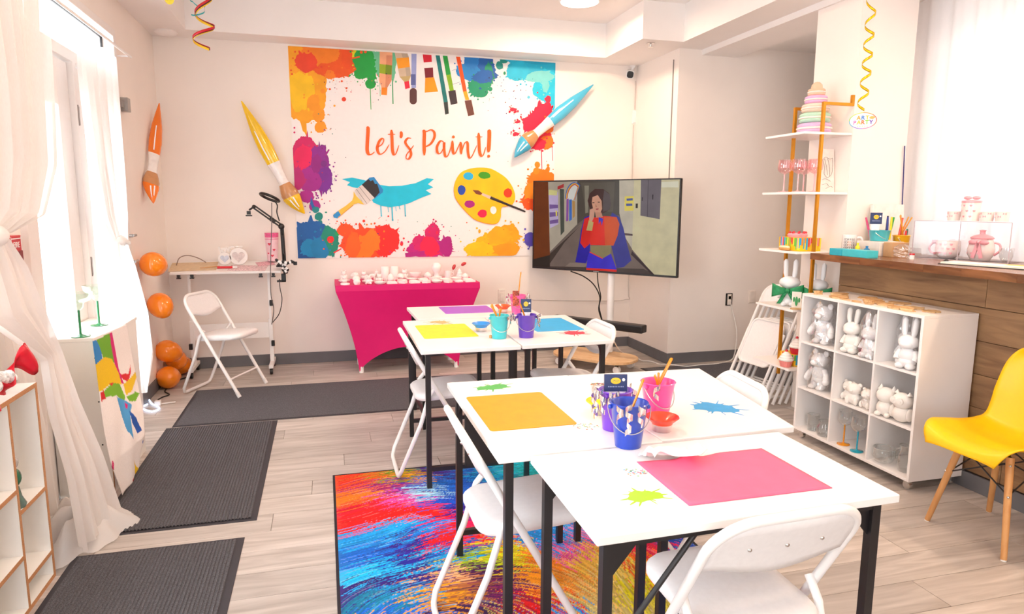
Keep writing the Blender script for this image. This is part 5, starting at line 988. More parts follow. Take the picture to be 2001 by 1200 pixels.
paint_splat('green paint splat sticker behind the orange mat', .625, 2.535, .105, .075, '3fae4c', 1); paint_splat('blue paint splat sticker beside the pink bucket', 1.33, 2.075, .125, .12, '2a9ad8', 12); paint_splat('lime green paint splat sticker', .745, 1.455, .075, .065, 'a2d000', 3); paint_splat('red paint splat sticker', 1.345, 3.545, .105, .105, 'e82c48', 4); paint_splat('pale orange paint splat sticker behind the yellow mat', .665, 4.07, .105, .09, 'f3b26a', 5)
def sprinkles(label, x, y, r, seed):
    t = thing('confetti_sticker', label, 'sticker', (x, y, TZ+.0002), 0, 'confetti dot stickers'); R = random.Random(seed); cs = ['e87a9a', '6ab8d8', 'f0c060', 'd88a5a', '8ac88a']; m = MB()
    for i in range(34):
        a, d = R.uniform(0, 6.28), r*math.sqrt(R.random()); q = .0028*R.uniform(.7, 1.3); m.prism([(q*math.cos(k*1.05), q*math.sin(k*1.05)) for k in range(6)], (d*math.cos(a), d*math.sin(a)*.8, 0), (1, 0, 0), (0, 1, 0), .0004, mi=R.randrange(5))
    o = m.build('confetti_dots', [mat('confetti_'+c, c, .5) for c in cs], t); o['kind'] = 'stuff'
sprinkles('faint confetti dots sticker in front of the purple and blue buckets', .80, 1.99, .045, 1); sprinkles('faint confetti dots sticker at the corner of the pink mat', .79, 1.60, .035, 2)
cf = thing('confetti_shreds', 'small fan of shredded rainbow paper behind the navy packet', 'paper shreds', pz(1175, 752, TZ+.002)); m = MB(); R = random.Random(8)
for i in range(40):
    x = R.uniform(-.045, .035); y = R.uniform(-.02, .02)*(x+.05)/.08; q = Matrix.Rotation(R.uniform(0, 3), 3, 'Z'); m.box((x, y, .002+R.uniform(0, .006)), (.012, .003, .0012), q, mi=i % 5)
cf_o = m.build('shreds', [mat('shred_'+c, c, .6) for c in ('b83a4a', 'd8a03a', '4a7a4a', '6a4a8a', 'e0d0c8')], cf); cf_o['kind'] = 'stuff'
# buckets
WIRE = mat('steel_wire', 'c9c2be', .3, .9); FOIL = mat('silver_foil', 'e2dedc', .18, .9, var=.1); BUCK = {}
def ribbon_curl(p0, L, seed, r=.0125):
    R = random.Random(seed); m = MB(); n = int(L/.0035); w = .0085; tw = R.uniform(.50, .68); ph = R.uniform(0, 6); vs = []
    for i in range(n):
        a = ph+i*tw; z = -i*.0035; rr = r*(.75+.25*math.sin(i*.3)); c = Vector((rr*math.cos(a), rr*math.sin(a), z)); vs += [p0+c+Vector((0, 0, w)), p0+c-Vector((0, 0, w))]
    m.add(vs, [(2*i, 2*i+1, 2*i+3, 2*i+2) for i in range(n-1)], 0, True); return m
def bucket(label, x, y, c, h=.125, rt=.053, rb=.039, ang=0, curls=(), z=TZ, handle=-1, drop=.072):
    t = thing('craft_bucket', label, 'bucket', (x, y, z), 0, 'little metal craft buckets'); M_ = mat('bucket_'+c, c, .28, var=.03, coat=.4)
    m = MB(); m.lathe([(0, 0), (rb, 0), (rt-.001, h-.004), (rt+.0025, h-.001), (rt, h+.0015), (rt-.004, h-.002), (rb-.002, .004), (0, .004)], 30); bdo = m.build('body', M_, t)
    for s in (-1, 1): m = MB(); m.ell((math.cos(ang)*s*(rt+.001), math.sin(ang)*s*(rt+.001), h-.014), .0075, 10, 6); m.build('ear', M_, bdo)
    p = []; n_ = Vector((-math.sin(ang), math.cos(ang), 0)); e_ = Vector((math.cos(ang), math.sin(ang), 0))
    for i in range(17): a = PI*i/16; dpt = math.sin(a); p.append(e_*(math.cos(a)*(rt+.008))+n_*handle*(dpt*(rt*.45+.008+.012))+Vector((0, 0, h-.014-dpt*drop)))
    m = MB(); m.tube(p, .0016, 6); m.build('wire_handle', WIRE, t)
    for k, (a, L) in enumerate(curls):
        q = Vector((math.cos(a), math.sin(a), 0))*(rt+.015)+Vector((0, 0, h+.004)); ribbon_curl(q, L, k*7+int(x*100)).build('curling_ribbon', FOIL, t)
    return t
bucket('royal blue bucket with curled silver ribbon, closest to the pink mat', .86, 1.795, '1440b4', h=.135, rt=.056, ang=-.25, curls=((-2.0, .085), (-1.5, .06), (-2.4, .05)))
bucket('violet bucket covered in curled silver ribbon behind the royal blue bucket', .885, 1.95, '7a3cc8', h=.13, ang=.6, curls=((-2.6, .07), (2.9, .10), (-3.0, .09), (2.4, .05), (-2.2, .05), (-1.9, .05), (.2, .04)), handle=1)
bucket('bright pink bucket with orange brushes', 1.085, 2.045, 'f24fa4', h=.12, rt=.058, ang=.35, curls=((-2.1, .05),))
bucket('turquoise bucket beside the yellow mat', .895, 3.50, '3fc6cf', ang=.1, curls=((-.4, .05), (-.9, .03))); bucket('violet bucket on the blue mat table', 1.045, 3.49, '5f35b4', ang=-.1, curls=((-.3, .07), (3.0, .04)))
bucket('pink speckled bucket on the purple mat table', 1.22, 4.275, 'ee5fa8', ang=.2, curls=((-.2, .06), (2.9, .07)))
# brushes, packets and lids in and around the buckets
ORW = mat('amber_lacquer', 'e89018', .25, coat=.4, var=.08)
def paintbrush(label, base, tip, group):
    base = Vector(base); d = Vector(tip)-base; t = thing('paint_brush', label, 'brush', base, 0, group)
    m = MB(); m.tube([d*0, d*.55, d*.8, d*.97, d], [.0032, .0042, .0036, .0045, .003], 8); m.build('handle', ORW, t); m = MB(); m.tube([d*-.12, d*.0], [.004, .0042], 8); m.build('ferrule', CHROME, t)
def br_set(bx_, by_, z, h, label, group, dirs, L=.19):
    for k, (dx, dy, *Lx) in enumerate(sorted(dirs)): lb = label if len(dirs) == 1 else label+', '+ordinal(k)+' from left'; v = Vector((dx, dy, 1)).normalized(); b0 = Vector((bx_-dx*.04, by_-dy*.04+.009*(k-(len(dirs)-1)/2), z+.05)); paintbrush(lb, b0, b0+v*(Lx[0] if Lx else L), group)
br_set(1.085, 2.045, TZ, .12, 'amber handled paint brush in the bright pink bucket', 'brushes in the bright pink bucket', ((.50, -.02), (.57, .05), (-.42, .0, .105), (-.3, .05, .10), (.05, .1, .10)), .165)
br_set(.86, 1.795, TZ, .13, 'amber handled paint brush leaning in the royal blue bucket', 'brush in the royal blue bucket', ((.42, .05),), .165)
br_set(.895, 3.50, TZ, .12, 'amber handled paint brush in the turquoise bucket', 'brushes in the turquoise bucket', ((-.5, .0), (-.42, .05), (-.54, .04), (.1, .05, .11), (.25, .05, .11)), .15)
br_set(1.045, 3.49, TZ, .12, 'thin brush leaning in the violet bucket on the blue mat table', 'brush in the second violet bucket', ((-.45, -.3),), .16)
br_set(1.22, 4.275, TZ, .12, 'dark tipped brush standing in the pink speckled bucket', 'brush in the speckled bucket', ((.10, .0),), .23)
NAVY = mat('navy_card', '1d2f5e', .4, var=.05); YOV = mat('yellow_ink', 'f0c21c', .4)
def packet(label, c, w, h, rz, lean=.12, cat='packet'):
    t = thing('craft_packet', label, cat, c, rz, 'navy topped craft packets'); R = Matrix.Rotation(-lean, 3, 'X'); u = R @ Vector((1, 0, 0)); v = R @ Vector((0, 0, 1)); n = u.cross(v)
    m = MB(); m.prism([(-w*.30, 0), (w*.30, 0), (w*.36, h*.45), (w/2, h*.58), (-w/2, h*.58), (-w*.36, h*.45)], (0, 0, 0), u, v, .010); m.build('clear_pouch', mat('white_pouch', 'ece8ea', .2, var=.15, scale=60), t, bevel=.002)
    m = MB(); m.prism([(-w/2, h*.55), (w/2, h*.55), (w/2, h), (-w/2, h)], n*.004, u, v, .007); m.build('navy_header', NAVY, t)
    m = MB(); m.prism(disc(w*.22, h*.085), v*(h*.83)+n*.011, u, v, .0006); m.build('yellow_oval_logo', YOV, t)
    m = MB(); m.prism([(-w*.14, -h*.01), (-w*.06, h*.012), (w*.02, -h*.006), (w*.15, h*.01), (w*.15, h*.018), (w*.02, h*.004), (-w*.06, h*.022), (-w*.14, 0)], v*(h*.825)+n*.0116, u, v, .0003); m.build('logo_script', NAVY, t)
    m = MB(); [m.prism([(-w*.33+i*w*.07, h*.66), (-w*.29+i*w*.07, h*.66), (-w*.29+i*w*.07, h*.69), (-w*.33+i*w*.07, h*.69)], n*.011, u, v, .0003) for i in range(10)]; m.build('fine_print', mat('pale_ink', '9aa6c6', .5), t)
    m = MB(); m.prism(disc(.005, .005, 12), u*(w*.34)+v*(h*.86)+n*.011, u, v, .0004); m.build('hang_hole', WINK, t)
packet('navy topped craft packet standing in the ribbon covered violet bucket', (.888, 1.957, TZ+.055), .074, .122, -.25); packet('navy topped craft packet standing in the violet bucket on the blue mat table', (1.050, 3.518, TZ+.045), .058, .16, -.3, .12); 
t = thing('bead_packet', 'packet of bright mixed beads leaning in the pink speckled bucket', 'packet', (1.195, 4.235, TZ+.06), -.2); m = MB(); m.bx(-.022, .022, -.006, .006, 0, .10); m.build('pouch', mat('mixed_beads', 'b0503a', .3, var=.9, scale=110), t, bevel=.002)
def spill_cup(label, x, y, c, up=True):
    t = thing('paint_cup', label, 'cup', (x, y, TZ), 0, 'no-spill paint cups'); m = MB(); m.lathe([(0, 0), (.030, 0), (.033, .028), (.031, .028), (.028, .003), (0, .003)], 22); m.build('cup', glassy('frosted_plastic', (.97, .94, .92), .5, .25, .3), t)
    m = MB(); m.lathe([(.033, .023), (.036, .029), (.054, .045), (.052, .048), (.026, .033), (.012, .020), (0, .020)], 24); m.build('lid', mat('lid_'+c, c, .25, coat=.4), t)
spill_cup('orange lidded paint cup beside the royal blue bucket', 1.025, 1.895, 'f5421a'); spill_cup('yellow lidded paint cup behind the violet bucket', .905, 2.11, 'f2e21a'); spill_cup('blue lidded paint cup beside the turquoise bucket', .845, 3.72, '2a8fe0'); spill_cup('orange lidded paint cup on the purple mat table', 1.14, 4.36, 'f0602a')
t = thing('tiny_bead', 'small brown bead beside the turquoise bucket', 'bead', pz(959, 657, TZ+.01)); m = MB(); m.lathe([(.004, -.008), (.009, -.006), (.009, .006), (.004, .008)], 12); m.build('bead', BEECH, t, loc=(0, 0, -.002))
# ================================================================== HANGING SWIRLS
GOLDF = mat('gold_foil', 'e8c21a', .2, .7, var=.15)
def swirl(pts, r, w, turns, ph, nseg=120):
    P = smooth_path(pts, max(2, nseg//(len(pts)-1))); n = len(P); vs = []
    for i, p in enumerate(P): a = ph+2*PI*turns*i/(n-1); c = Vector((r*math.cos(a), r*math.sin(a), 0)); vs += [p+c+Vector((0, 0, w/2)), p+c-Vector((0, 0, w/2))]
    m = MB(); m.add(vs, [(2*i, 2*i+1, 2*i+3, 2*i+2) for i in range(n-1)], 0, True); return m
YS = 3.3; sg = thing('hanging_sign', 'oval Art Party sign on a gold foil swirl hanging from the ceiling', 'party decoration', py(1686, 236, YS)); O = Vector(sg.location)
tp_ = py(1700, -20, YS); top_z = ZS; k = (top_z-O.z)
swirl([py(1684, 214, YS)-O, py(1692, 150, YS)-O, py(1697, 90, YS)-O, py(1702, 20, YS)-O, Vector(((py(1704, -40, YS)-O).x, 0, k))], .026, .017, 6.6, .3).build('gold_swirl', GOLDF, sg, solid=.0008)
Rz = -.72; u = Vector((math.cos(Rz), math.sin(Rz), 0)); v = Vector((0, 0, 1)); nn_ = u.cross(v); A_, B_ = .071, .0457
m = MB(); m.prism(disc(A_, B_, 40), (0, 0, 0), u, v, .003); m.build('card', WINK, sg)
m = MB(); cols = ['e8503a', 'f08a2a', 'f0c83a', '8ac84a', '3aa0c8', '7a5ac8', 'd85a9a', 'e8503a']
for i in range(40):
    a0, a1 = 2*PI*i/40, 2*PI*(i+1)/40; m.prism([(A_*math.cos(a0), B_*math.sin(a0)), (A_*math.cos(a1), B_*math.sin(a1)), (A_*.94*math.cos(a1), B_*.91*math.sin(a1)), (A_*.94*math.cos(a0), B_*.91*math.sin(a0))], nn_*.003, u, v, .0004, mi=i*8//40)
m.build('rainbow_border', [mat('sign_'+c, c, .4) for c in cols], sg)
for word, z, x0, sp, cl_ in (('ART', .0152, -.022, .022, ('f09a2a', '3a7ac8', 'e8c03a')), ('PARTY', -.010, -.0405, .0207, ('e87ab8', 'e8b83a', 'e8703a', '8ac84a', '6a4ab0'))):
    for i, chh in enumerate(word): text_mesh(chh, .0305, 'letter', mat('sign_'+cl_[i], cl_[i], .4), sg, u*(x0+i*sp)+v*z+nn_*.0036, (PI/2, 0, Rz), .0004, bold=.0011)
m = MB(); m.prism(disc(.0145, .008, 16), u*.046+v*.0155+nn_*.0032, u, v, .0004); m.build('palette_print', mat('sign_palette', 'e8a85a', .4), sg)
m = MB(); [m.prism([(-.0015, -.004), (.0015, -.004), (.0008, .004), (-.0008, .004)], u*(-.025+i*.0125)+v*-.031+nn_*.0032, u, v, .0004) for i in range(5)]; m.build('drip_print', mat('sign_8ac84a', '8ac84a', .4), sg)
YL = 5.2; sw = thing('hanging_swirl', 'tangle of red, yellow and teal foil swirls hanging by the back bulkhead', 'party decoration', py(400, 20, YL)); O = Vector(sw.location)
L_ = [py(395, 95, YL)-O, py(392, 75, YL)-O, py(404, 50, YL)-O, py(396, 25, YL)-O, py(402, -20, YL)-O, Vector((0.02, 0, ZC-O.z))]
for c, r, ph, tn_ in (('c81c2c', .05, 0, 2.6), ('f0c01c', .046, .5, 2.6), ('4a1a24', .048, .25, 2.6)): swirl(L_, r, .017, tn_, ph).build('foil_swirl', mat('foil_'+c, c, .25, 0), sw, solid=.0006)
m = swirl([py(372, 28, YL)-O, py(386, 30, YL)-O, py(398, 22, YL)-O, py(404, 10, YL)-O], .008, .009, 1.5, 1); m.build('foil_swirl', mat('foil_teal', '2aa5a8', .25, 0), sw, solid=.0006)
m = swirl([py(388, 14, YL)-O, py(378, 4, YL)-O, py(370, -10, YL)-O, Vector((-.12, 0, ZC-O.z))], .006, .008, .5, 1); m.build('foil_swirl', MATS['foil_teal'], sw, solid=.0006)
ys = thing('hanging_star', 'yellow foil disc hanging from the ceiling above the back corner', 'party decoration', py(331, 0, 5.2)); m = MB(); m.prism(disc(.028, .028, 20), (0, .001, 0), ux, uz, .002); m.build('disc', mat('bright_yellow_foil', 'f4e34a', .3), ys); m = MB(); m.tube([(0, 0, .027), (0, 0, ZS-ys.location.z)], .0008, 5); m.build('thread', WC, ys)
# ================================================================== BAR COUNTER ON THE RIGHT
CZ = 1.155
bar = thing('bar_counter', 'bar front clad in weathered brown wood planks', 'counter', (3.45, 1.6, 0))
m = MB(); m.bx(-.235, .22, -2.6, 2.05, 0, 1.112); m.build('carcass', mat('dark_carcass', '4a3a30', .8), bar)
rr = random.Random(12); z = .09; r_ = 0
while z < 1.11:
    z1 = min(z+.172, 1.112); y = 3.65-((r_*.37) % 1)*1.2; ys_ = [3.65]+([y] if 3.6 > y else [])
    while ys_[-1] > .6: ys_.append(ys_[-1]-1.2)
    for a, b_ in zip(ys_, ys_[1:]):
        m = MB(); h = (z1-z)/2-.0012; w = (a-b_)/2-.0012; m.bx(-.007, .007+.0, -w, w, -h, h); m.build('plank', BARWOOD, bar, loc=(-.243-rr.uniform(0, .002), (a+b_)/2-1.6, (z+z1)/2), bevel=.002)
    z = z1; r_ += 1
m = MB(); m.bx(-.262, -.2505, -2.6, 2.05, 0, .085); m.build('kick_strip', BASE, bar)
wt = thing('worktop', 'thick walnut butcher block worktop on the bar', 'worktop', (3.36, 1.6, CZ-.04)); m = MB(); m.bx(-.355, .355, -2.0, 2.085, .0005, .0385); m.build('core', mat('walnut_core', '5d3319', .5), wt)
bsh = {}
for i in range(8):
    x0 = -.36+i*.09; y = 2.09
    while y > -.9:
        L = rr.choice([.22, .28, .35, .42]); L = L*.6 if y > 2.08 and i % 2 else L; key = round(L, 3)
        if key not in bsh: m = MB(); m.bx(-.0446, .0446, -L/2+.0004, L/2-.0004, 0, .04); bsh[key] = m.mesh('stave', BLOCK)
        link('stave', bsh[key], wt, (x0+.045, y-L/2, 0)); y -= L
# ================================================================== CUBE SHELF
SX0, SX1, SY0, SY1, SZ0, SZ1 = 2.84, 3.185, 2.645, 3.54, .055, .92
cs = thing('cube_shelf', 'white nine cube shelf on casters in front of the bar', 'shelf', ((SX0+SX1)/2, (SY0+SY1)/2, 0)); oc = Vector(cs.location)
def sp_(name, x0, x1, y0, y1, z0, z1, b=.0015): m = MB(); m.bx(x0-oc.x, x1-oc.x, y0-oc.y, y1-oc.y, z0, z1); return m.build(name, WHITE, cs, bevel=b)
sp_('top_panel', SX0, SX1, SY0, SY1, SZ1-.016, SZ1); sp_('bottom_panel', SX0, SX1, SY0+.016, SY1-.016, SZ0, SZ0+.016); sp_('side_panel', SX0, SX1, SY0, SY0+.016, SZ0, SZ1-.016); sp_('side_panel', SX0, SX1, SY1-.016, SY1, SZ0, SZ1-.016); sp_('back_panel', SX1-.006, SX1, SY0+.016, SY1-.016, SZ0+.016, SZ1-.016)
CYS = [(3.238, 3.524), (2.943, 3.226), (2.661, 2.931)]; RZS = [(.622, .904), (.334, .610), (.071, .322)]
for y0, y1 in ((3.226, 3.238), (2.931, 2.943)): sp_('divider', SX0+.002, SX1-.006, y0, y1, SZ0+.016, SZ1-.016)
for y0, y1 in CYS:
    for z0, z1 in ((.610, .622), (.322, .334)): sp_('cube_shelf_board', SX0+.003, SX1-.006, y0, y1, z0, z1)
for x in (SX0+.04, SX1-.04):
    for y in (SY0+.04, SY1-.04): m = MB(); m.lathe([(0, -.01), (.022, -.01), (.024, 0), (.022, .01), (0, .01)], 14, (x-oc.x, y-oc.y, .024), rot=Matrix.Rotation(PI/2, 3, 'Y')); m.bx(x-oc.x-.012, x-oc.x+.012, y-oc.y-.012, y-oc.y+.012, .03, .055); m.build('caster', CHROME, cs)
FILM = glassy('cellophane', (1, 1, 1), .6, .13, .08); FIGW = mat('white_vinyl_toy', 'f1f1f3', .35, var=.01); FIGC = mat('cream_plaster_toy', 'f3efea', .65, var=.02)
def bear_m(m, s):
    E = lambda c, r, g=14, k=9: m.ell(tuple(q*s for q in c), tuple(q*s for q in r), g, k)
    E((0, 0, .19), (.050, .056, .048)); E((.046, 0, .178), (.020, .026, .018)); [E((-.004, t*.042, .236), (.012, .02, .02), 10, 7) for t in (-1, 1)]; E((0, 0, .105), (.042, .047, .052)); E((0, 0, .07), (.04, .044, .03))
    for t in (-1, 1):
        m.tube([(0, t*.040*s, .13*s), (.008*s, t*.064*s, .10*s), (.018*s, t*.074*s, .074*s)], [.020*s, .019*s, .021*s], 10); E((.02, t*.076, .066), (.022, .020, .022), 10, 7); m.tube([(0, t*.024*s, .07*s), (.002*s, t*.029*s, .02*s)], [.025*s, .024*s], 10); E((.012, t*.031, .016), (.034, .024, .016), 12, 7)
def bunny_m(m, s, ear=1.0, fat=1.0):
    E = lambda c, r, g=14, k=9: m.ell(tuple(q*s for q in c), tuple(q*s for q in r), g, k)
    E((0, 0, .150), (.046*fat, .056*fat, .040)); E((.022, 0, .140), (.030, .040, .026)); E((0, 0, .075), (.038*fat, .046*fat, .046)); E((0, 0, .04), (.040*fat, .048*fat, .034))
    for t in (-1, 1):
        m.tube([(0, t*.022*s, .178*s), (0, t*.027*s, .21*s), (-.004*s, t*.030*s, (.215+.045*ear)*s), (-.004*s, t*.030*s, (.222+.05*ear)*s)], [.010*s, .0155*s, .0155*s, .006*s], 10); m.tube([(0, t*.038*s, .10*s), (.012*s, t*.052*s, .07*s), (.02*s, t*.05*s, .052*s)], [.015*s, .015*s, .016*s], 10); E((.016, t*.028, .018), (.036, .024, .018), 12, 7)
    m.ell((-.04*s, 0, .045*s), .014*s, 8, 6)
def bag(h, w, seed):
    R = random.Random(seed); a = [R.uniform(0, 6) for _ in range(6)]
    def fn(u, v): t = 2*PI*u; z = h*1.1*v; r = w*(1 if v < .75 else 1-.55*(v-.75)/.25)*(1+.07*math.sin(5*t+a[0]+9*v)+.06*math.sin(9*t+a[1]-12*v)+.05*math.sin(23*v+a[2]+2*t)); return Vector((r*.8*math.cos(t), r*math.sin(t), .002+z))
    m = MB(); m.grid(fn, 30, 18, closeu=True); return m
TOY = {}
def toy(kind, label, x, y, z, s, rz, bagged=None, mt=None, cat='figurine', group=None, **kw):
    t = thing(kind+'_figurine', label, cat, (x, y, z), rz, group); key = (kind, round(s, 3), tuple(kw.items()))
    if key not in TOY: m = MB(); {'bear': bear_m, 'bunny': bunny_m}[kind](m, s, **kw); TOY[key] = m
    TOY[key].build('body', mt or FIGW, t)
    if bagged: bag(.26*s if kind == 'bunny' else .245*s, bagged, int(x*1000+y*100)).build('plastic_bag', FILM, t)
    return t
def q_(c, r): return CYS[c], RZS[r]
gy1 = 'blank white figurines in the cube shelf'
toy('bear', 'white bagged bear figurine at the front of the top cube by the gold rack', 2.905, 3.415, .622, .98, PI+.15, .072, group=gy1); toy('bear', 'white bear figurine half hidden by the first divider in the top row', 3.06, 3.328, .622, .98, PI-.3, .05, group=gy1)
toy('bunny', 'plain white bunny figurine with upright ears in the top middle cube', 2.885, 3.155, .622, .95, PI+.1, None, FIGC, group=gy1); toy('bunny', 'white bunny figurine in a crinkled bag in the top middle cube', 2.885, 3.02, .622, .92, PI, .058, group=gy1)
toy('bunny', 'tall white bunny figurine at the back of the top cube nearest the chair', 2.975, 2.855, .622, .92, PI+.2, .058, group=gy1, ear=1.25); toy('bunny', 'tall white bunny figurine at the front of the top cube nearest the chair', 2.885, 2.765, .622, .94, PI+.25, None, group=gy1, ear=1.2)
toy('bear', 'white bear figurine with round ears in the middle row by the gold rack', 2.905, 3.42, .334, .97, PI+.1, .07, group=gy1); toy('bunny', 'white bunny figurine in a bag beside the bear in the middle row', 3.05, 3.31, .334, .88, PI-.2, .05, group=gy1)
def squat(kind, label, x, y, z, s, rz, film=False):
    t = thing(kind+'_bank', label, 'figurine', (x, y, z), rz, 'unpainted animal banks'); m = MB(); E = lambda c, r: m.ell(tuple(q*s for q in c), tuple(q*s for q in r), 14, 9)
    E((0, 0, .046), (.045, .05, .045)); E((.005, 0, .115), (.046, .052, .044))
    if kind == 'cat': [m.lathe([(.018*s, 0), (.0, .032*s)], 8, (0, t_*.034*s, .142*s)) for t_ in (-1, 1)]; [E((.035, t_*.026, .0145), (.02, .016, .013)) for t_ in (-1, 1)]
    elif kind == 'owl': [m.lathe([(.014*s, 0), (.0, .02*s)], 8, (0, t_*.036*s, .150*s)) for t_ in (-1, 1)]; [m.lathe([(.018*s, 0), (.018*s, .006*s), (.008*s, .007*s), (.008*s, .010*s), (0, .010*s)], 12, (.044*s, t_*.020*s, .120*s), rot=Matrix.Rotation(PI/2, 3, 'Y')) for t_ in (-1, 1)]; [E((.005, t_*.05, .05), (.03, .010, .034)) for t_ in (-1, 1)]
    else: E((.042, 0, .108), (.016, .02, .014)); [E((0, t_*.04, .148), (.014, .018, .016)) for t_ in (-1, 1)]; [E((.03, t_*.034, .03), (.02, .016, .028)) for t_ in (-1, 1)]
    m.build('body', FIGC, t)
    if film: bag(.15*s, .06*s, int(y*1000)).build('plastic_bag', FILM, t)
squat('puppy', 'small white puppy bank at the far side of the centre cube', 2.92, 3.178, .334, .72, PI); squat('bear', 'small white bear bank in the centre cube', 2.885, 3.10, .334, .78, PI+.2); squat('lamb', 'small white lamb bank wrapped in plastic in the centre cube', 2.895, 3.01, .334, .7, PI, True)
squat('cat', 'white cat bank with pointed ears in the middle row cube nearest the chair', 2.89, 2.876, .334, 1.0, PI+.3); squat('owl', 'white owl bank with round eyes in the middle row cube nearest the chair', 2.885, 2.766, .334, 1.0, PI+.1); squat('bear', 'white bear bank cut off by the side panel of the cube shelf', 2.99, 2.70, .334, .66, PI)
CLR = glassy('clear_glassware', (.88, .90, .90), .9, .10)
def vessel(name, label, x, y, z, prof, cat='glass', handle=None):
    t = thing(name, label, cat, (x, y, z), 0, 'clear glassware in the bottom cubes'); m = MB(); m.shell(prof, 24); m.lathe([(0, .0), (prof[0][0], .0), (prof[0][0], .004), (0, .004)], 24); m.build('body', CLR, t)
    m = MB(); r, h = prof[-1]; m.tube([(r*math.cos(2*PI*i/24), r*math.sin(2*PI*i/24), h) for i in range(24)], .002, 6, closed=True); m.build('rim', CLR, t)
    if handle: m = MB(); m.tube(handle, .006, 8); m.build('handle', CLR, t)
zf = .0712
vessel('glass_carafe', 'tall clear glass carafe in the bottom cube by the gold rack', 2.99, 3.34, zf, [(.045, 0), (.056, .03), (.05, .12), (.03, .17), (.036, .22)]); vessel('glass_mug', 'clear glass mug in the bottom cube by the gold rack', 2.90, 3.43, zf, [(.034, 0), (.036, .10)], handle=[(0, .036, .085), (0, .062, .08), (0, .062, .03), (0, .036, .022)]); vessel('glass_jar', 'squat clear glass jar in the bottom cube by the gold rack', 2.895, 3.325, zf, [(.04, 0), (.048, .02), (.048, .06), (.036, .075), (.038, .09)]); vessel('glass_tumbler', 'slim clear tumbler beside the divider in the bottom row', 2.92, 3.265, zf, [(.02, 0), (.024, .12)])
for nm, c, x, y in (('orange', 'e8941c', 2.895, 3.165), ('turquoise', '1fa5c0', 2.885, 3.05), ('purple', '5a2fae', 2.965, 2.995)): goblet('wine_glass', f'wine glass with a bright {nm} foot in the bottom middle cube', (x, y, zf), CLR, mat('stem_'+c, c, .15, coat=.6), mat('stem_'+c, c, .15, coat=.6), .205, .042, 'wine glasses with coloured feet')
t = thing('folded_napkin', 'pale folded paper behind the turquoise footed wine glass', 'napkin', (3.02, 2.99, zf)); m = MB(); m.bx(-.01, .01, -.035, .035, 0, .10); m.build('fold', mat('pale_paper', 'e6e2e4', .8), t, bevel=.004)
vessel('glass_bowl', 'round clear glass bowl in the bottom cube nearest the chair', 2.895, 2.868, zf, [(.02, 0), (.045, .012), (.058, .04), (.055, .085)]); vessel('glass_jug', 'big clear glass jug at the back of the bottom cube nearest the chair', 3.06, 2.77, zf, [(.04, 0), (.065, .04), (.068, .12), (.04, .175), (.045, .21)], 'jug'); vessel('glass_pitcher', 'clear glass pitcher in the bottom cube nearest the chair', 2.915, 2.742, zf, [(.034, 0), (.045, .03), (.04, .09), (.03, .12), (.036, .14)], handle=[(0, .036, .12), (0, .066, .10), (0, .06, .05), (0, .042, .035)]); vessel('glass_tumbler', 'tall clear tumbler against the side panel in the bottom row', 2.975, 2.695, zf, [(.022, 0), (.027, .14)])
# wooden cutouts on top
def cutpoly(seed, rx, ry): R = random.Random(seed); n = 18; return [(rx*(1+R.uniform(-.28, .22))*math.cos(2*PI*i/n), ry*(1+R.uniform(-.28, .22))*math.sin(2*PI*i/n)) for i in range(n)]
cuts = [(2.90, 3.47, .030, .028, 3, 'small notched'), (2.99, 3.40, .06, .05, 2, 'round pale'), (2.905, 3.30, .055, .065, 2, 'large oval engraved'), (2.875, 3.225, .012, .05, 1, 'thin strip'), (3.05, 3.23, .06, .07, 1, 'thin engraved'), (2.875, 3.13, .018, .045, 1, 'leaf shaped'), (2.95, 3.09, .06, .06, 3, 'stacked round'), (2.875, 3.04, .022, .03, 4, 'thick little'), (2.925, 2.98, .035, .06, 2, 'fish shaped'), (3.06, 3.02, .06, .07, 1, 'flat grey'), (2.895, 2.88, .035, .055, 2, 'half engraved'), (2.99, 2.86, .06, .07, 1, 'wide dark'), (2.885, 2.79, .025, .05, 3, 'layered'), (2.98, 2.74, .05, .05, 1, 'curled edge')]
for i, (x, y, rx, ry, n, adj) in enumerate(cuts):
    t = thing('wooden_cutout', f'{adj} plywood cutout on the cube shelf, {ordinal(i)} counting from the gold rack', 'cutout', (x, y, SZ1), 0, 'plywood cutouts on the cube shelf')
    for k in range(n): m = MB(); m.prism(cutpoly(i*5+k, rx*.86, ry*.82), (.004*k, .006*k, k*.0062+.0002), (1, 0, 0), (0, 1, 0), .006); m.build('layer', PLY, t)
# ================================================================== GOLD LADDER RACK
GOLD = mat('brushed_gold', 'c98a1e', .35, .55, var=.06)
gr = thing('gold_rack', 'tall gold framed rack with white shelf boards on the white column', 'rack', (3.08, 3.88, 0))
for y in (3.712, 3.98):
    z1 = 2.098; m = MB(); m.bx(-.049, -.031, y-.009-3.88, y+.009-3.88, .29, z1); m.build('upright', GOLD, gr)
    m = MB(); m.bx(-.031, .18, y-.009-3.88, y+.009-3.88, z1-.018, z1); wao = m.build('wall_arm', GOLD, gr); m = MB(); m.bx(.162, .18, y-.009-3.88, y+.009-3.88, z1, z1+.05); m.build('wall_bracket', GOLD, wao)
BZ = [1.914, 1.542, 1.162, .786, .394]; KR = .8
for z in BZ: m = MB(); m.bx(-.175, .179, -.178, .215, z-.015, z); m.build('shelf_board', WHITE, gr, bevel=.002)
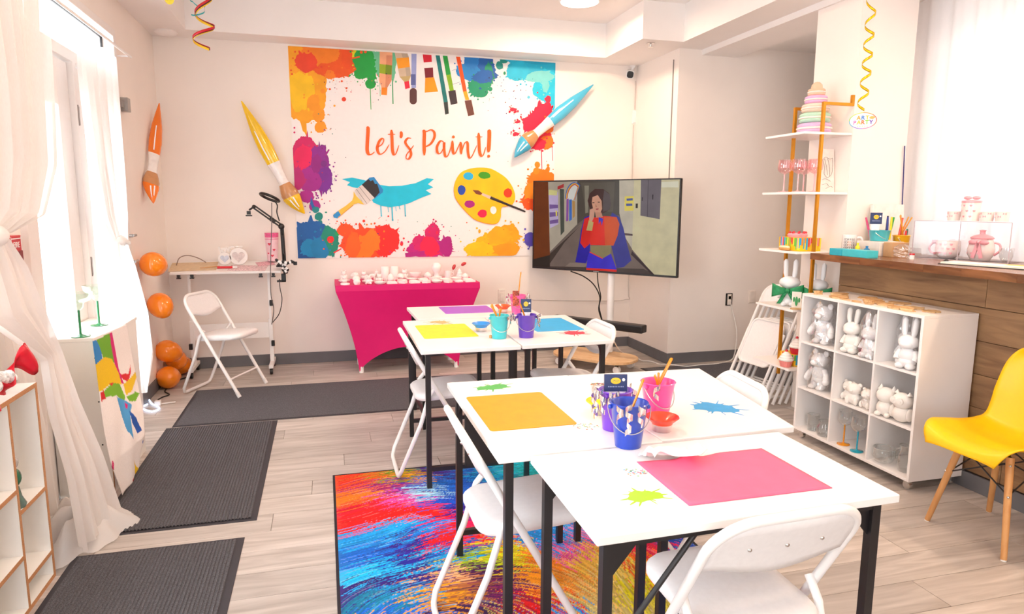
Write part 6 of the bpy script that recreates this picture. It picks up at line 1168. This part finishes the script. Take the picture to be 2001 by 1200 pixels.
# macaron tower
mt_ = thing('macaron_tower', 'pastel macaron tower cake on the top shelf of the gold rack', 'decoration', (3.09, 3.85, BZ[0])); zz = 0; CREAM = mat('cream_filling', 'f8ede4', .6)
for r, h, c in ((.104, .068, 'd9b6df'), (.094, .064, 'b5dcc6'), (.084, .056, 'f3d3c2'), (.069, .05, 'dcb2dc'), (.053, .044, 'f3bfa2')):
    m = MB()
    for s, z0 in ((1, zz), (-1, zz+h)): m.lathe([(0, z0), (r*.8, z0), (r*.96, z0+s*h*.12), (r, z0+s*h*.26), (r*.95, z0+s*h*.38), (0, z0+s*h*.38)][::s], 28)
    m.build('macaron_shell', mat('macaron_'+c, c, .55, var=.05), mt_); m = MB(); m.lathe([(r*.9, zz+h*.36), (r*1.04, zz+h*.45), (r*1.04, zz+h*.55), (r*.9, zz+h*.64)], 28); m.build('cream_filling', CREAM, mt_); zz += h+.0005
m = MB(); m.lathe([(.036, zz), (.032, zz+.024), (.016, zz+.04), (0, zz+.044)], 20); m.build('top_dome', MATS['macaron_f3bfa2'], mt_)
PINKG = glassy('pink_wine_glass', (.98, .72, .74), .62, .12)
for i, (x_, X_, l) in enumerate(((1531, 3.70, 'first pink wine glass on the gold rack, standing left of the far upright'), (1558, 3.74, 'second pink wine glass on the gold rack, just right of the far upright'), (1569, 3.90, 'pink wine glass at the back of the row on the gold rack'), (1590, 3.86, 'last pink wine glass on the gold rack beside the near upright'))):
    X_ *= KR; p = px(x_, 373, X_); goblet('wine_glass', l, (X_, max(3.78+.0*i, min(p.y, 4.04)), BZ[1]), PINKG, mat('pink_stem', 'eeb2b4', .2, coat=.5), MATS['pink_stem'], .212, .046, 'pink wine glasses')
cv_ = thing('sketch_canvas', 'white canvas with a pencil drawing leaning on the gold rack', 'canvas', (3.198, 3.815, BZ[1]), .05); m = MB(); m.prism([(-.055, 0), (.055, 0), (.055, .28), (-.055, .28)], (0, .012, 0), ux, (0, .1, .995), .014); m.build('canvas', mat('primed_canvas', 'f1e9e3', .8), cv_)
m = MB(); R = random.Random(3); yv = lambda z: -.0052+z*.1
for k, pts in enumerate(([(-.05, .26), (-.03, .20), (-.035, .15), (.0, .12), (.04, .15), (.05, .2), (.05, .28)], [(-.05, .26), (-.02, .285), (.02, .27), (.05, .28)], [(-.03, .27), (-.01, .2), (.0, .14)], [(.0, .275), (.02, .2), (.02, .13)], [(-.06, .1), (-.02, .11), (.03, .09)], [(-.06, .06), (-.01, .07), (.01, .05)], [(-.02, .03), (.03, .05), (.05, .04)])):
    q = smooth_path([(x*.8, yv(z*.8)+.0012, z*.8) for x, z in pts], 4); m.tube(q, .0009, 4)
m.build('pencil_drawing', mat('graphite', '6a6264', .7), cv_)
DRIP = mat('paint_drip_print', 'e8b83a', .5)
def drip_box(label, x0, x1, y0, y1, z, h, name='gift_box'):
    t = thing(name, label, 'box', ((x0+x1)/2, (y0+y1)/2, z)); w, d = (x1-x0)/2, (y1-y0)/2; m = MB(); m.bx(-w, w, -d, d, 0, h); m.build('box', mat('drip_base_yellow', 'f2c21c', .5), t); R = random.Random(int(y0*100)); mm = MB(); cl = ['e8503a', '2aa5d8', '6ac04a', 'f49ab8', 'f5e04a', 'f28a2a']
    for side in (0, 1):
        L_ = d if side == 0 else w; k = -L_
        while k < L_-.008:
            wd = R.uniform(.006, .014); hh = R.uniform(.35, .95)*h; c = R.randrange(6)
            if side == 0: mm.bx(-w-.0012, -w, k, min(k+wd, L_), h-hh, h, c)
            else: mm.bx(k, min(k+wd, L_), -d-.0012, -d, h-hh, h, c)
            k += wd*R.uniform(.9, 1.3)
    o = mm.build('printed_drips', [mat('drip_'+c, c, .5) for c in cl], t); o['kind'] = 'stuff'; return t
drip_box('bright paint drip box on the gold rack at counter height', 2.96, 3.12, 3.745, 3.955, BZ[2], .085)
t = thing('frosted_cake', 'pink frosted toy cake on top of the paint drip box', 'toy cake', (3.035, 3.87, BZ[2]+.0855)); m = MB(); m.lathe([(0, 0), (.06, 0), (.064, .016), (.056, .026), (0, .029)], 22); m.build('frosting', mat('pink_frosting', 'ef9fae', .5, var=.1), t)
for i in range(9): a = 2*PI*i/9; m = MB(); m.ell((.05*math.cos(a), .05*math.sin(a), .030), .009, 8, 6); m.build('cherry', mat('red_frosting', 'cf2838', .35), t)
t = thing('toy_donut', 'cream iced toy donut in front of the paint drip box', 'toy donut', (2.933, 3.86, BZ[2])); m = MB(); m.tube([(.012*math.cos(2*PI*i/20), .034*math.sin(2*PI*i/20), .0135) for i in range(20)], .0135, 10, closed=True); m.build('dough', mat('donut_dough', 'd9a05e', .6), t); m = MB(); m.tube([(.012*math.cos(2*PI*i/20), .034*math.sin(2*PI*i/20), .019) for i in range(20)], .012, 10, closed=True); m.build('icing', mat('cream_icing', 'f2dfbf', .4), t)
def cupcake(label, x, y, z, c, s=1.0, group='toy cupcakes'):
    t = thing('toy_cupcake', label, 'toy cupcake', (x, y, z), 0, group); n = 28; m = MB(); m.grid(lambda u, v: Vector(((.034+.010*v)*s*(1+.04*(1 if round(u*n) % 2 else -1))*math.cos(2*PI*u), (.034+.010*v)*s*(1+.04*(1 if round(u*n) % 2 else -1))*math.sin(2*PI*u), .045*s*v)), n, 3, closeu=True, sm=False); m.lathe([(0, .0005), (.033*s, .0005)], 20); m.build('wrapper', mat('wrapper_'+c, c, .5), t)
    m = MB(); m.lathe([(.046*s, .043*s), (.052*s, .052*s), (.042*s, .062*s), (.044*s, .068*s), (.032*s, .080*s), (.033*s, .085*s), (.018*s, .098*s), (.006*s, .108*s), (0, .11*s)], 20); fo = m.build('frosting', mat('white_frosting', 'f4eeea', .5), t); m = MB(); m.ell((0, 0, .112*s), .010*s, 8, 6); m.build('cherry', mat('red_frosting', 'cf2838', .35), fo)
drip_box('small paint drip box on the lowest gold rack shelf', 2.98, 3.08, 3.75, 3.90, BZ[4], .078)
cupcake('toy cupcake in a pink wrapper on the lowest gold rack shelf', 2.937, 3.775, BZ[4], 'f2908a', .95); cupcake('toy cupcake in a red wrapper on top of the small paint drip box', 3.025, 3.79, BZ[4]+.079, 'c81c30', .97)
# bunnies with green bows
GREENB = mat('green_bow_print', '1d8a54', .55, var=.2, scale=60)
def bow_bunny(label, x, y, z, s, rz, tagcard=False, bow_z=.098, part_only=False):
    t = thing('bunny_figurine', label, 'figurine', (x, y, z), rz, 'bunnies with green bows'); m = MB(); bunny_m(m, s, ear=1.5, fat=1.15); m.build('body', FIGW, t)
    m = MB(); Z = bow_z*s+.005
    for sg_ in (-1, 1):
        m.grid(lambda u, v: Vector((.060*s+.018*s*math.sin(PI*u), sg_*(.008+.085*u)*s, Z+(v-.5)*(.028+.06*u)*s)), 9, 7); m.grid(lambda u, v: Vector((.058*s+.006*s*math.sin(6*v), sg_*(.006+.045*v+.024*(u-.5))*s, Z-.085*v*s)), 5, 9)
    m.build('bow', GREENB, t, solid=.003); m = MB(); m.ell((.066*s, 0, Z), (.012*s, .016*s, .016*s), 10, 7); m.build('bow_knot', GREENB, t)
    m = MB(); m.tube([(.052*s*math.cos(2*PI*i/24), .054*s*math.sin(2*PI*i/24), Z) for i in range(24)], .010*s, 8, closed=True); m.build('ribbon_band', GREENB, t)
    if tagcard: m = MB(); m.box((.085*s, .06*s, .054*s), (.003, .055*s, .10*s), Matrix.Rotation(.1, 3, 'Y')); m.build('gift_tag', mat('cream_card', 'f1ece2', .7), t); m = MB(); m.ell((.088*s, .06*s, .045*s), (.002, .009*s, .03*s), 10, 7); m.ell((.088*s, .045*s, .055*s), (.002, .006*s, .016*s), 8, 6); m.ell((.088*s, .075*s, .052*s), (.002, .006*s, .016*s), 8, 6); m.build('printed_cactus', mat('cactus_ink', '3f9a5a', .6), t)
bow_bunny('white bunny figurine with a green bow and gift tag on the gold rack', 3.0, 3.87, BZ[3], 1.06, PI+.75, True); bow_bunny('second white bunny with a green bow, behind the near gold upright', 3.13, 3.755, BZ[3], 1.0, PI+.75)
t = thing('wooden_round', 'thin wooden round on the gold rack under the bunnies', 'board', (2.96, 3.735, BZ[3])); m = MB(); m.lathe([(0, 0), (.04, 0), (.04, .005), (0, .005)], 26); m.build('disc', PLY, t)
# ================================================================== THINGS ON THE WORKTOP
mg = thing('coffee_mug', 'white mug printed with the word coffee on the worktop', 'mug', (3.225, 3.615, CZ), 0); m = MB(); m.lathe([(0, 0), (.040, 0), (.044, .004), (.044, .116), (.041, .118), (.039, .114), (.039, .006), (0, .006)], 30); m.build('body', CER, mg)
hd = Vector((.70, -.71, 0)); m = MB(); m.tube(smooth_path([hd*.042+Vector((0, 0, .100)), hd*.066+Vector((0, 0, .100)), hd*.080+Vector((0, 0, .062)), hd*.066+Vector((0, 0, .024)), hd*.042+Vector((0, 0, .022))], 5), .0075, 10); m.build('handle', CER, mg)
fd = Vector((-.66, -.75, 0)); fu = Vector((.75, -.66, 0)); az = math.atan2(fu.y, fu.x); PRT = mat('brown_print', '4a2c28', .6); ORP = mat('orange_print', 'e0873a', .6)
for i, (z, c) in enumerate(((.088, PRT), (.071, PRT), (.054, PRT), (.037, PRT))):
    for j, chh in enumerate('COFFEE'): a_ = -.62+j*.25; q = fd*math.cos(a_)+fu*math.sin(a_); text_mesh(chh, .0185, 'letter', ORP if (i in (1, 2) and j in (2, 3)) else c, mg, q*.0443+Vector((0, 0, z)), (PI/2, 0, az+a_), .0004)
def wbox(name, label, x0, x1, y0, y1, z0, h, m_, cat='box', rz=0, lidm=None):
    t = thing(name, label, cat, ((x0+x1)/2, (y0+y1)/2, z0), rz); w, d = (x1-x0)/2, (y1-y0)/2; m = MB(); m.bx(-w, w, -d, d, 0, h if not lidm else h*.7); m.build('carton', m_, t, bevel=.002)
    if lidm: m = MB(); m.bx(-w-.001, w+.001, -d-.001, d+.001, h*.7, h); m.build('lid', lidm, t, bevel=.002)
    return t
TQ, TQ2 = mat('turquoise_card', '3fbcc6', .4), mat('bright_turquoise_card', '22a9bd', .4)
wbox('craft_box', 'flat turquoise box at the worktop edge, part nearer the gold rack', 3.02, 3.10, 3.44, 3.545, CZ, .040, TQ2); wbox('craft_box', 'flat turquoise box at the worktop edge, part further from the gold rack', 3.02, 3.10, 3.24, 3.438, CZ, .042, TQ)
wbox('craft_box', 'white carton behind the turquoise boxes', 3.22, 3.40, 3.36, 3.545, CZ, .085, mat('white_card', 'e9e1da', .6)); wbox('kraft_box', 'brown kraft box beside the white carton', 3.24, 3.36, 3.285, 3.352, CZ, .085, mat('kraft_card', 'c39a70', .7))
def bottle(label, x, y, c, h, r): t = thing('glue_bottle', label, 'bottle', (x, y, CZ)); m = MB(); m.lathe([(0, 0), (r, 0), (r, h*.7), (r*.4, h*.8), (r*.4, h*.85)], 14); m.build('body', mat('bottle_'+c, c, .3), t); m = MB(); m.lathe([(r*.5, h*.84), (r*.5, h), (0, h)], 12); m.build('cap', mat('cap_'+c, c, .3), t)
bottle('small yellow glue bottle beside the mug', 3.165, 3.475, 'f2dc1e', .075, .014); bottle('small blue glue bottle beside the white carton', 3.165, 3.40, '2f86c4', .06, .016)
bucket('teal craft bucket standing on the white carton', 3.32, 3.475, '3fb2bc', h=.065, rt=.062, rb=.05, ang=.5, z=CZ+.086, drop=.04); bucket('yellow craft bucket full of markers on the worktop', 3.475, 3.46, 'f0b51c', h=.12, rt=.05, rb=.04, ang=.5, z=CZ)
packet('navy topped craft packet standing in the teal bucket', (3.30, 3.492, CZ+.105), .066, .155, -.6, 0)
def marker(label, x, y, z, dx, dy, c, L=.14, r=.0065): v = Vector((dx, dy, 1)).normalized(); t = thing('marker_pen', label, 'marker', (x, y, z), 0, 'markers in the counter buckets'); m = MB(); m.tube([(0, 0, 0), v*L*.62], r, 8); m.build('barrel', mat('marker_'+c, c, .35), t); m = MB(); m.tube([v*L*.62, v*L], [r*1.05, r*.85], 8); m.build('cap', mat('marker_'+c, c, .35), t)
for nm, c, x, y, z, dx, dy in (('pink', 'e05080', 3.295, 3.515, CZ+.095, -.25, .12), ('navy', '2a3a8a', 3.36, 3.455, CZ+.095, .0, .05), ('yellow', 'f0d01e', 3.365, 3.44, CZ+.095, .05, .02), ('green', '2aa84a', 3.375, 3.46, CZ+.095, .16, -.06), ('black', '1d1b1d', 3.37, 3.475, CZ+.10, .02, .0), ('red', 'd8302c', 3.475, 3.445, CZ+.012, .05, -.08), ('coral', 'ef6a5a', 3.46, 3.47, CZ+.09, .12, -.04), ('dark green', '1f6a44', 3.488, 3.448, CZ+.02, .06, -.05)): marker(f'{nm} marker standing in a bucket on the worktop', x, y, z, dx, dy, c)
br_set(3.475, 3.46, CZ+.03, .12, 'amber handled paint brush in the yellow bucket on the worktop', 'brushes in the yellow counter bucket', ((-.25, .05), (-.1, .1), (.42, -.22), (.44, -.05)), .17)
t = thing('plastic_bag', 'crumpled clear plastic bag beside the kraft box on the worktop', 'bag', (3.245, 3.215, CZ+.001)); bag(.07, .048, 5).build('film', FILM, t)
t = thing('thread_spool', 'tiny red and white spool on the worktop by the blank canvas', 'spool', (3.23, 3.13, CZ)); m = MB(); m.lathe([(0, 0), (.012, 0), (.012, .012), (.012, .024), (0, .024)], 14); m.build('white_core', WMETAL, t); m = MB(); m.lathe([(.0, .024), (.014, .024), (.014, .034), (0, .034)], 14); m.build('red_cap', REDB, t)
t = thing('blank_canvas', 'blank cream canvas standing on the worktop against the column', 'canvas', (3.545, 3.655, CZ), 0); m = MB(); m.prism([(-.125, 0), (.125, 0), (.125, .31), (-.125, .31)], (0, .0, 0), ux, (0, .06, .998), .018); m.build('canvas', MATS['primed_canvas'], t)
cable('blue_cord', 'short dark blue cord hanging on the white column above the blank canvas', [py(1768, 285, 3.69), py(1766, 330, 3.69), py(1763, 402, 3.69)], .004, mat('blue_cord', '34306e', .6), 'cord')
# acrylic display case
a0, a1 = Vector((3.335, 3.235, 0)), Vector((3.48, 2.76, 0)); cu_ = (a1-a0).normalized(); cn = Vector((-cu_.y, cu_.x, 0)); cn = cn if cn.x > 0 else -cn; Lc = (a1-a0).length; ch_ = .215; dc = .20
ac = thing('acrylic_case', 'clear acrylic display case holding pink handled cups on the worktop', 'display case', (a0+a1)/2+cn*dc/2+Vector((0, 0, CZ)), math.atan2(cu_.y, cu_.x)); ACR = glassy('acrylic', (.97, .97, .98), .16, .015)
m = MB(); h_ = Lc/2; d_ = dc/2
for n_, q in (('wall_pane', (-h_, h_, -d_, -d_+.003, 0, ch_)), ('wall_pane', (-h_, h_, d_-.003, d_, 0, ch_)), ('wall_pane', (-h_, -h_+.003, -d_, d_, 0, ch_)), ('wall_pane', (h_-.003, h_, -d_, d_, 0, ch_)), ('top_pane', (-h_, h_, -d_, d_, ch_, ch_+.003)), ('divider_pane', (-.002, .002, -d_+.003, d_-.003, .003, ch_)), ('floor_pane', (-h_+.003, h_-.003, -d_+.003, d_-.003, .0, .003))): m = MB(); m.bx(*q); m.build(n_, ACR, ac)
EDG = mat('acrylic_edge', 'b7a8ae', .2, var=.05)
for x in (-h_, 0, h_):
    m = MB(); m.bx(x-.002, x+.002, -d_-.001, -d_+.001, 0, ch_); m.build('pane_edge', EDG, ac)
for z in (0, ch_): m = MB(); m.bx(-h_, h_, -d_-.001, -d_+.001, z, z+.003); m.build('pane_edge', EDG, ac)
BLUSH = mat('blush_ceramic', 'f4e4de', .25, coat=.4, var=.01); ROSE = mat('rose_ceramic', 'eda3ac', .3, coat=.3)
def onc(x, y): return (a0+a1)/2+cn*(dc/2+y)+cu_*x+Vector((0, 0, CZ+.0045))
def hearts(m, rr_, zs, n, s, face=-PI/2):
    for k, (r, z) in enumerate(zip(rr_, zs)):
        for i in range(n): a = face-1.1+2.2*(i+.5*(k % 2))/n; e_ = Vector((-math.sin(a), math.cos(a), 0)); m.prism(heart(s), Vector((math.cos(a)*r, math.sin(a)*r, z)), e_, uz, .0006)
rzc = math.atan2(cu_.y, cu_.x)
t = thing('heart_cup', 'blush cup with tiny hearts and a pink bow handle in the acrylic case', 'cup', onc(-.10, .0), rzc); m = MB(); m.lathe([(0, 0), (.04, 0), (.058, .018), (.064, .045), (.062, .075), (.06, .098), (.057, .098), (.059, .06), (.05, .02), (0, .008)], 28); m.build('body', BLUSH, t); m = MB(); m.tube(smooth_path([(-.058, 0, .085), (-.085, 0, .082), (-.102, 0, .055), (-.09, 0, .028), (-.06, 0, .02)], 5), .006, 8); m.build('handle', ROSE, t); m = MB(); m.box((-.072, -.004, .094), (.03, .02, .018)); m.build('bow', ROSE, t, bevel=.004); m = MB(); hearts(m, (.063, .0645, .062), (.08, .055, .03), 5, .008); m.build('printed_hearts', ROSE, t)
t = thing('bow_teapot', 'blush teapot with a large pink bow and lid in the acrylic case', 'teapot', onc(.074, -.005), rzc); m = MB(); m.lathe([(0, 0), (.045, 0), (.062, .03), (.066, .06), (.058, .10), (.05, .118), (0, .118)], 28); m.build('body', BLUSH, t); m = MB(); m.lathe([(.056, .1185), (.057, .125), (.045, .135), (.014, .145), (.012, .158), (.018, .166), (0, .17)], 22); m.build('lid', ROSE, t); m = MB(); [m.ell((s*.028+.01, -.060, .102), (.024, .010, .015), 10, 7) for s in (-1, 1)]; m.ell((.01, -.064, .102), .010, 8, 6); m.build('bow', ROSE, t); m = MB(); [m.bar((.01, -.068, .098), (.01+s*.022, -.068, .015), .004, .018) for s in (-1, 1)]; m.build('bow_tails', ROSE, t); m = MB(); m.tube(smooth_path([(.06, .01, .10), (.085, .01, .09), (.09, .01, .06), (.062, .01, .03)], 5), .006, 8); m.build('handle', ROSE, t); m = MB(); hearts(m, (.064, .0655), (.09, .04), 4, .007, -2.2); m.build('printed_hearts', ROSE, t)
t = thing('glass_dish', 'small clear dish at the end of the acrylic case', 'dish', onc(.205, -.02), rzc); m = MB(); m.shell([(.02, .001), (.032, .03), (.036, .075)], 20); m.build('body', CLR, t)
def bowcup(label, x): t = thing('bow_cup', label, 'cup', onc(x, 0)+Vector((0, 0, ch_)), rzc, 'little cups with pink bows'); m = MB(); m.lathe([(0, 0), (.030, 0), (.034, .052), (.031, .052), (.028, .004), (0, .004)], 22); m.build('body', BLUSH, t); m = MB(); [m.prism([(0, .0), (.008, .006), (.008, -.006), (-.008, .006), (-.008, -.006)][0:3], Vector((math.cos(a)*.0335, math.sin(a)*.0335, z)), Vector((-math.sin(a)*s, math.cos(a)*s, 0)), uz, .0008) for a, z in ((-2.3, .042), (-1.6, .026), (-.9, .042), (-2.9, .022)) for s in (-1, 1)]; m.build('printed_bows', ROSE, t)
bowcup('little cup with pink bows on the acrylic case, left of the canister', -.085); bowcup('little cup with pink bows on the acrylic case, next to the canister on the right', .085); bowcup('little cup with pink bows on the acrylic case, furthest right', .158)
t = thing('heart_canister', 'tall blush canister with a pink bow lid on top of the acrylic case', 'canister', onc(.0, 0)+Vector((0, 0, ch_)), rzc); m = MB(); m.lathe([(0, 0), (.045, 0), (.047, .10), (0, .10)], 28); m.build('body', BLUSH, t); m = MB(); m.lathe([(0, .1), (.049, .1), (.049, .112), (0, .118)], 28); m.build('lid', ROSE, t); m = MB(); [m.ell((s*.022, 0, .128), (.022, .010, .011), 10, 7) for s in (-1, 1)]; m.build('bow_knob', ROSE, t); m = MB(); hearts(m, (.0465, .047, .0475), (.025, .055, .085), 3, .007); m.build('printed_hearts', ROSE, t)
bk_ = thing('clipboard', 'white sketch pad on a dark board lying on the worktop', 'sketch pad', (3.235, 2.66, CZ), rzc); m = MB(); m.bx(-.21, .21, -.075, .075, 0, .004); m.build('board', BLACK, bk_); m = MB(); m.bx(-.20, .205, -.07, .07, .004, .012); m.build('paper_pad', mat('pad_paper', 'f8f0e0', .7), bk_); m = MB(); m.bx(.06, .205, .0, .068, .012, .0128); m.build('tan_cover', mat('tan_paper', 'e6b765', .7), bk_); m = MB(); m.ell((-.205, 0, .013), (.012, .014, .010), 10, 7); m.build('clip', BLACK, bk_)
# ================================================================== RIGHT SHEER CURTAIN
ct = thing('curtain', 'long sheer white curtain hanging behind the bar counter', 'curtain', (3.93, 2.6, 0)); R = random.Random(2)
def rc_(u, v): y = 1.55-2.9*u; return Vector((.010*math.sin(u*95+.6*math.sin(u*31))+.004*math.sin(u*210+v), y, 2.83-2.5*v))
m = MB(); m.grid(rc_, 420, 6); m.build('drape', sheer('bar_curtain_cloth', 'fdfafa', .02, .10), ct); m = MB(); m.tube([(0, 1.46, 2.825), (0, -1.5, 2.825)], .009, 8); m.build('rod', WMETAL, ct)
# ================================================================== YELLOW SHELL CHAIR
yc = thing('shell_chair', 'bright yellow moulded shell chair on beech dowel legs', 'chair', (2.845, 2.18, 0), PI); yc.scale = (.95, .96, 1); YEL = mat('yellow_polypropylene', 'ffc400', .38, var=.02)
PR = [(.265, .405, .17), (.25, .432, .20), (.20, .446, .222), (.10, .436, .234), (-.02, .424, .236), (-.11, .43, .232), (-.175, .465, .227), (-.215, .54, .222), (-.245, .64, .215), (-.27, .74, .198), (-.285, .80, .16), (-.29, .83, .10)]; PS = smooth_path(PR, 4)
def shell_fn(u, v):
    p = PS[round(v*(len(PS)-1))]; k = u*2-1; s = v; bk = min(1, max(0, (s-.45)/.25)); lift = .045*abs(k)**2.4*(1-bk)*(0.3+.7*min(1, s/.2)); return Vector((p.x+.055*abs(k)**2.2*bk, k*p.z, p.y+lift-.02*abs(k)**3*max(0, 1-s/.12)))
m = MB(); m.grid(shell_fn, 25, len(PS)); m.build('seat_shell', YEL, yc, solid=.007)
for sx, sy in ((1, 1), (1, -1), (-1, 1), (-1, -1)):
    a_ = Vector((sx*.115-.01, sy*.115, .412)); b_ = Vector((sx*.195-.015, sy*.195, .004)); m = MB(); m.tube([b_, a_], [.0125, .0165], 12); lg = m.build('leg', BEECH, yc); m = MB(); m.tube([b_-Vector((0, 0, .004)), b_+Vector((0, 0, .004))], .012, 10); m.build('glide', WMETAL, lg)
    for k in (.62, .93): q = b_.lerp(a_, k)+Vector((sx*.010, sy*.010, 0)); m = MB(); m.ell(q, .0065, 8, 6); m.build('bolt', CHROME, lg)
L4 = {(sx, sy): lambda k, sx=sx, sy=sy: Vector((sx*.195-.015, sy*.195, .004)).lerp(Vector((sx*.115-.01, sy*.115, .412)), k) for sx in (1, -1) for sy in (1, -1)}
for p, q in (((1, 1), (1, -1)), ((1, -1), (-1, -1)), ((-1, -1), (-1, 1)), ((-1, 1), (1, 1))):
    for k0, k1 in ((.62, .95), (.95, .62)): m = MB(); m.tube([L4[p](k0), L4[q](k1)], .0035, 6); m.build('brace_wire', BLACK, yc)
m = MB(); [m.bar(L4[p](.96)+Vector((0, 0, .008)), L4[q](.96)+Vector((0, 0, .008)), .012, .012) for p, q in (((1, 1), (-1, -1)), ((1, -1), (-1, 1)))]; m.build('seat_mount', BLACK, yc)
# ================================================================== FOLDED CHAIRS LEANING IN A ROW
def folded(label, F, lean):
    t = thing('folded_chair', label, 'chair', F, 0, 'folded white chairs leaning by the gold rack'); w = Vector((-.12, .993, 0)).normalized(); n0 = Vector((.993, .12, 0)).normalized(); L = .93; up = (n0*math.sin(lean)+Vector((0, 0, math.cos(lean)))); nr = w.cross(up).normalized(); nr = nr if nr.x < 0 else -nr
    def P(a, b, c=0): return w*a+up*b+nr*c
    r = .09; W = .205; q = [P(-W, .014), P(-W, .4), P(-W, L-r)]+[P(-W+r*(1-math.cos(PI/2*i/6)), L-r+r*math.sin(PI/2*i/6)) for i in range(1, 7)]; q += [P(-(w.dot(v)), up.dot(v)) for v in q[::-1]]
    m = MB(); m.tube(q, .0120, 8); m.build('front_frame', WMETAL, t); m = MB(); m.tube([P(-W, .13), P(W, .13)], .008, 8); m.build('crossbar', WMETAL, t)
    r2 = [(-.183, .56), (-.183, .12), (-.165, .05), (-.12, .035), (.12, .035), (.165, .05), (.183, .12), (.183, .56)]; m = MB(); m.tube([P(a, b, .0235) for a, b in r2], .0110, 8); m.build('rear_frame', WMETAL, t)
    pl = rrect(.325, .35, .055, 5); m = MB(); m.prism(pl, P(0, .465, .006), w, up, .018 if w.cross(up).dot(nr) > 0 else -.018); m.build('seat', VINYL, t, bevel=.003)
    m = MB(); m.tube([P(a, .465+b, .028) for a, b in rrect(.325, .35, .055, 5)], .008, 8, closed=True); m.build('seat_rim', WMETAL, t)
    def bkf(u, v): a = (u*2-1)*(W-.004); aa = abs(a); tp__ = L-.003-(0 if aa < W-r else r-math.sqrt(max(0, r*r-(aa-W+r)**2))); bt = L-.155-.025*(math.cos(PI*a/W)+1)/2; return P(a, bt+(tp__-bt)*v, .012*(1-(a/W)**2))
    m = MB(); m.grid(bkf, 15, 6); m.build('backrest', VINYL, t, solid=.014)
names = ['front most', 'second', 'third', 'fourth', 'rear most']
for i in range(5): folded(f'white folded chair leaning in the row by the gold rack, {names[i]}', (2.985+i*.055, 4.335, .0), math.radians(25))

# everything small rests a hair above what carries it
for o in list(COL.objects):
    if o.parent is None and o.get('category') in ('figurine', 'glass', 'jug', 'decoration', 'box', 'canvas', 'toy cake', 'toy donut', 'toy cupcake', 'board', 'mug', 'bottle', 'bucket', 'cup', 'cutout', 'napkin', 'bag', 'spool', 'display case', 'sketch pad', 'canister', 'worktop'): o.location.z += .0008
for mm in bpy.data.materials:      # lamps light the room through their own light objects; glowing skins need no light sampling
    if mm.name.startswith(('lamp_glow', 'screen_', 'cool_led')): mm.cycles.emission_sampling = 'NONE'
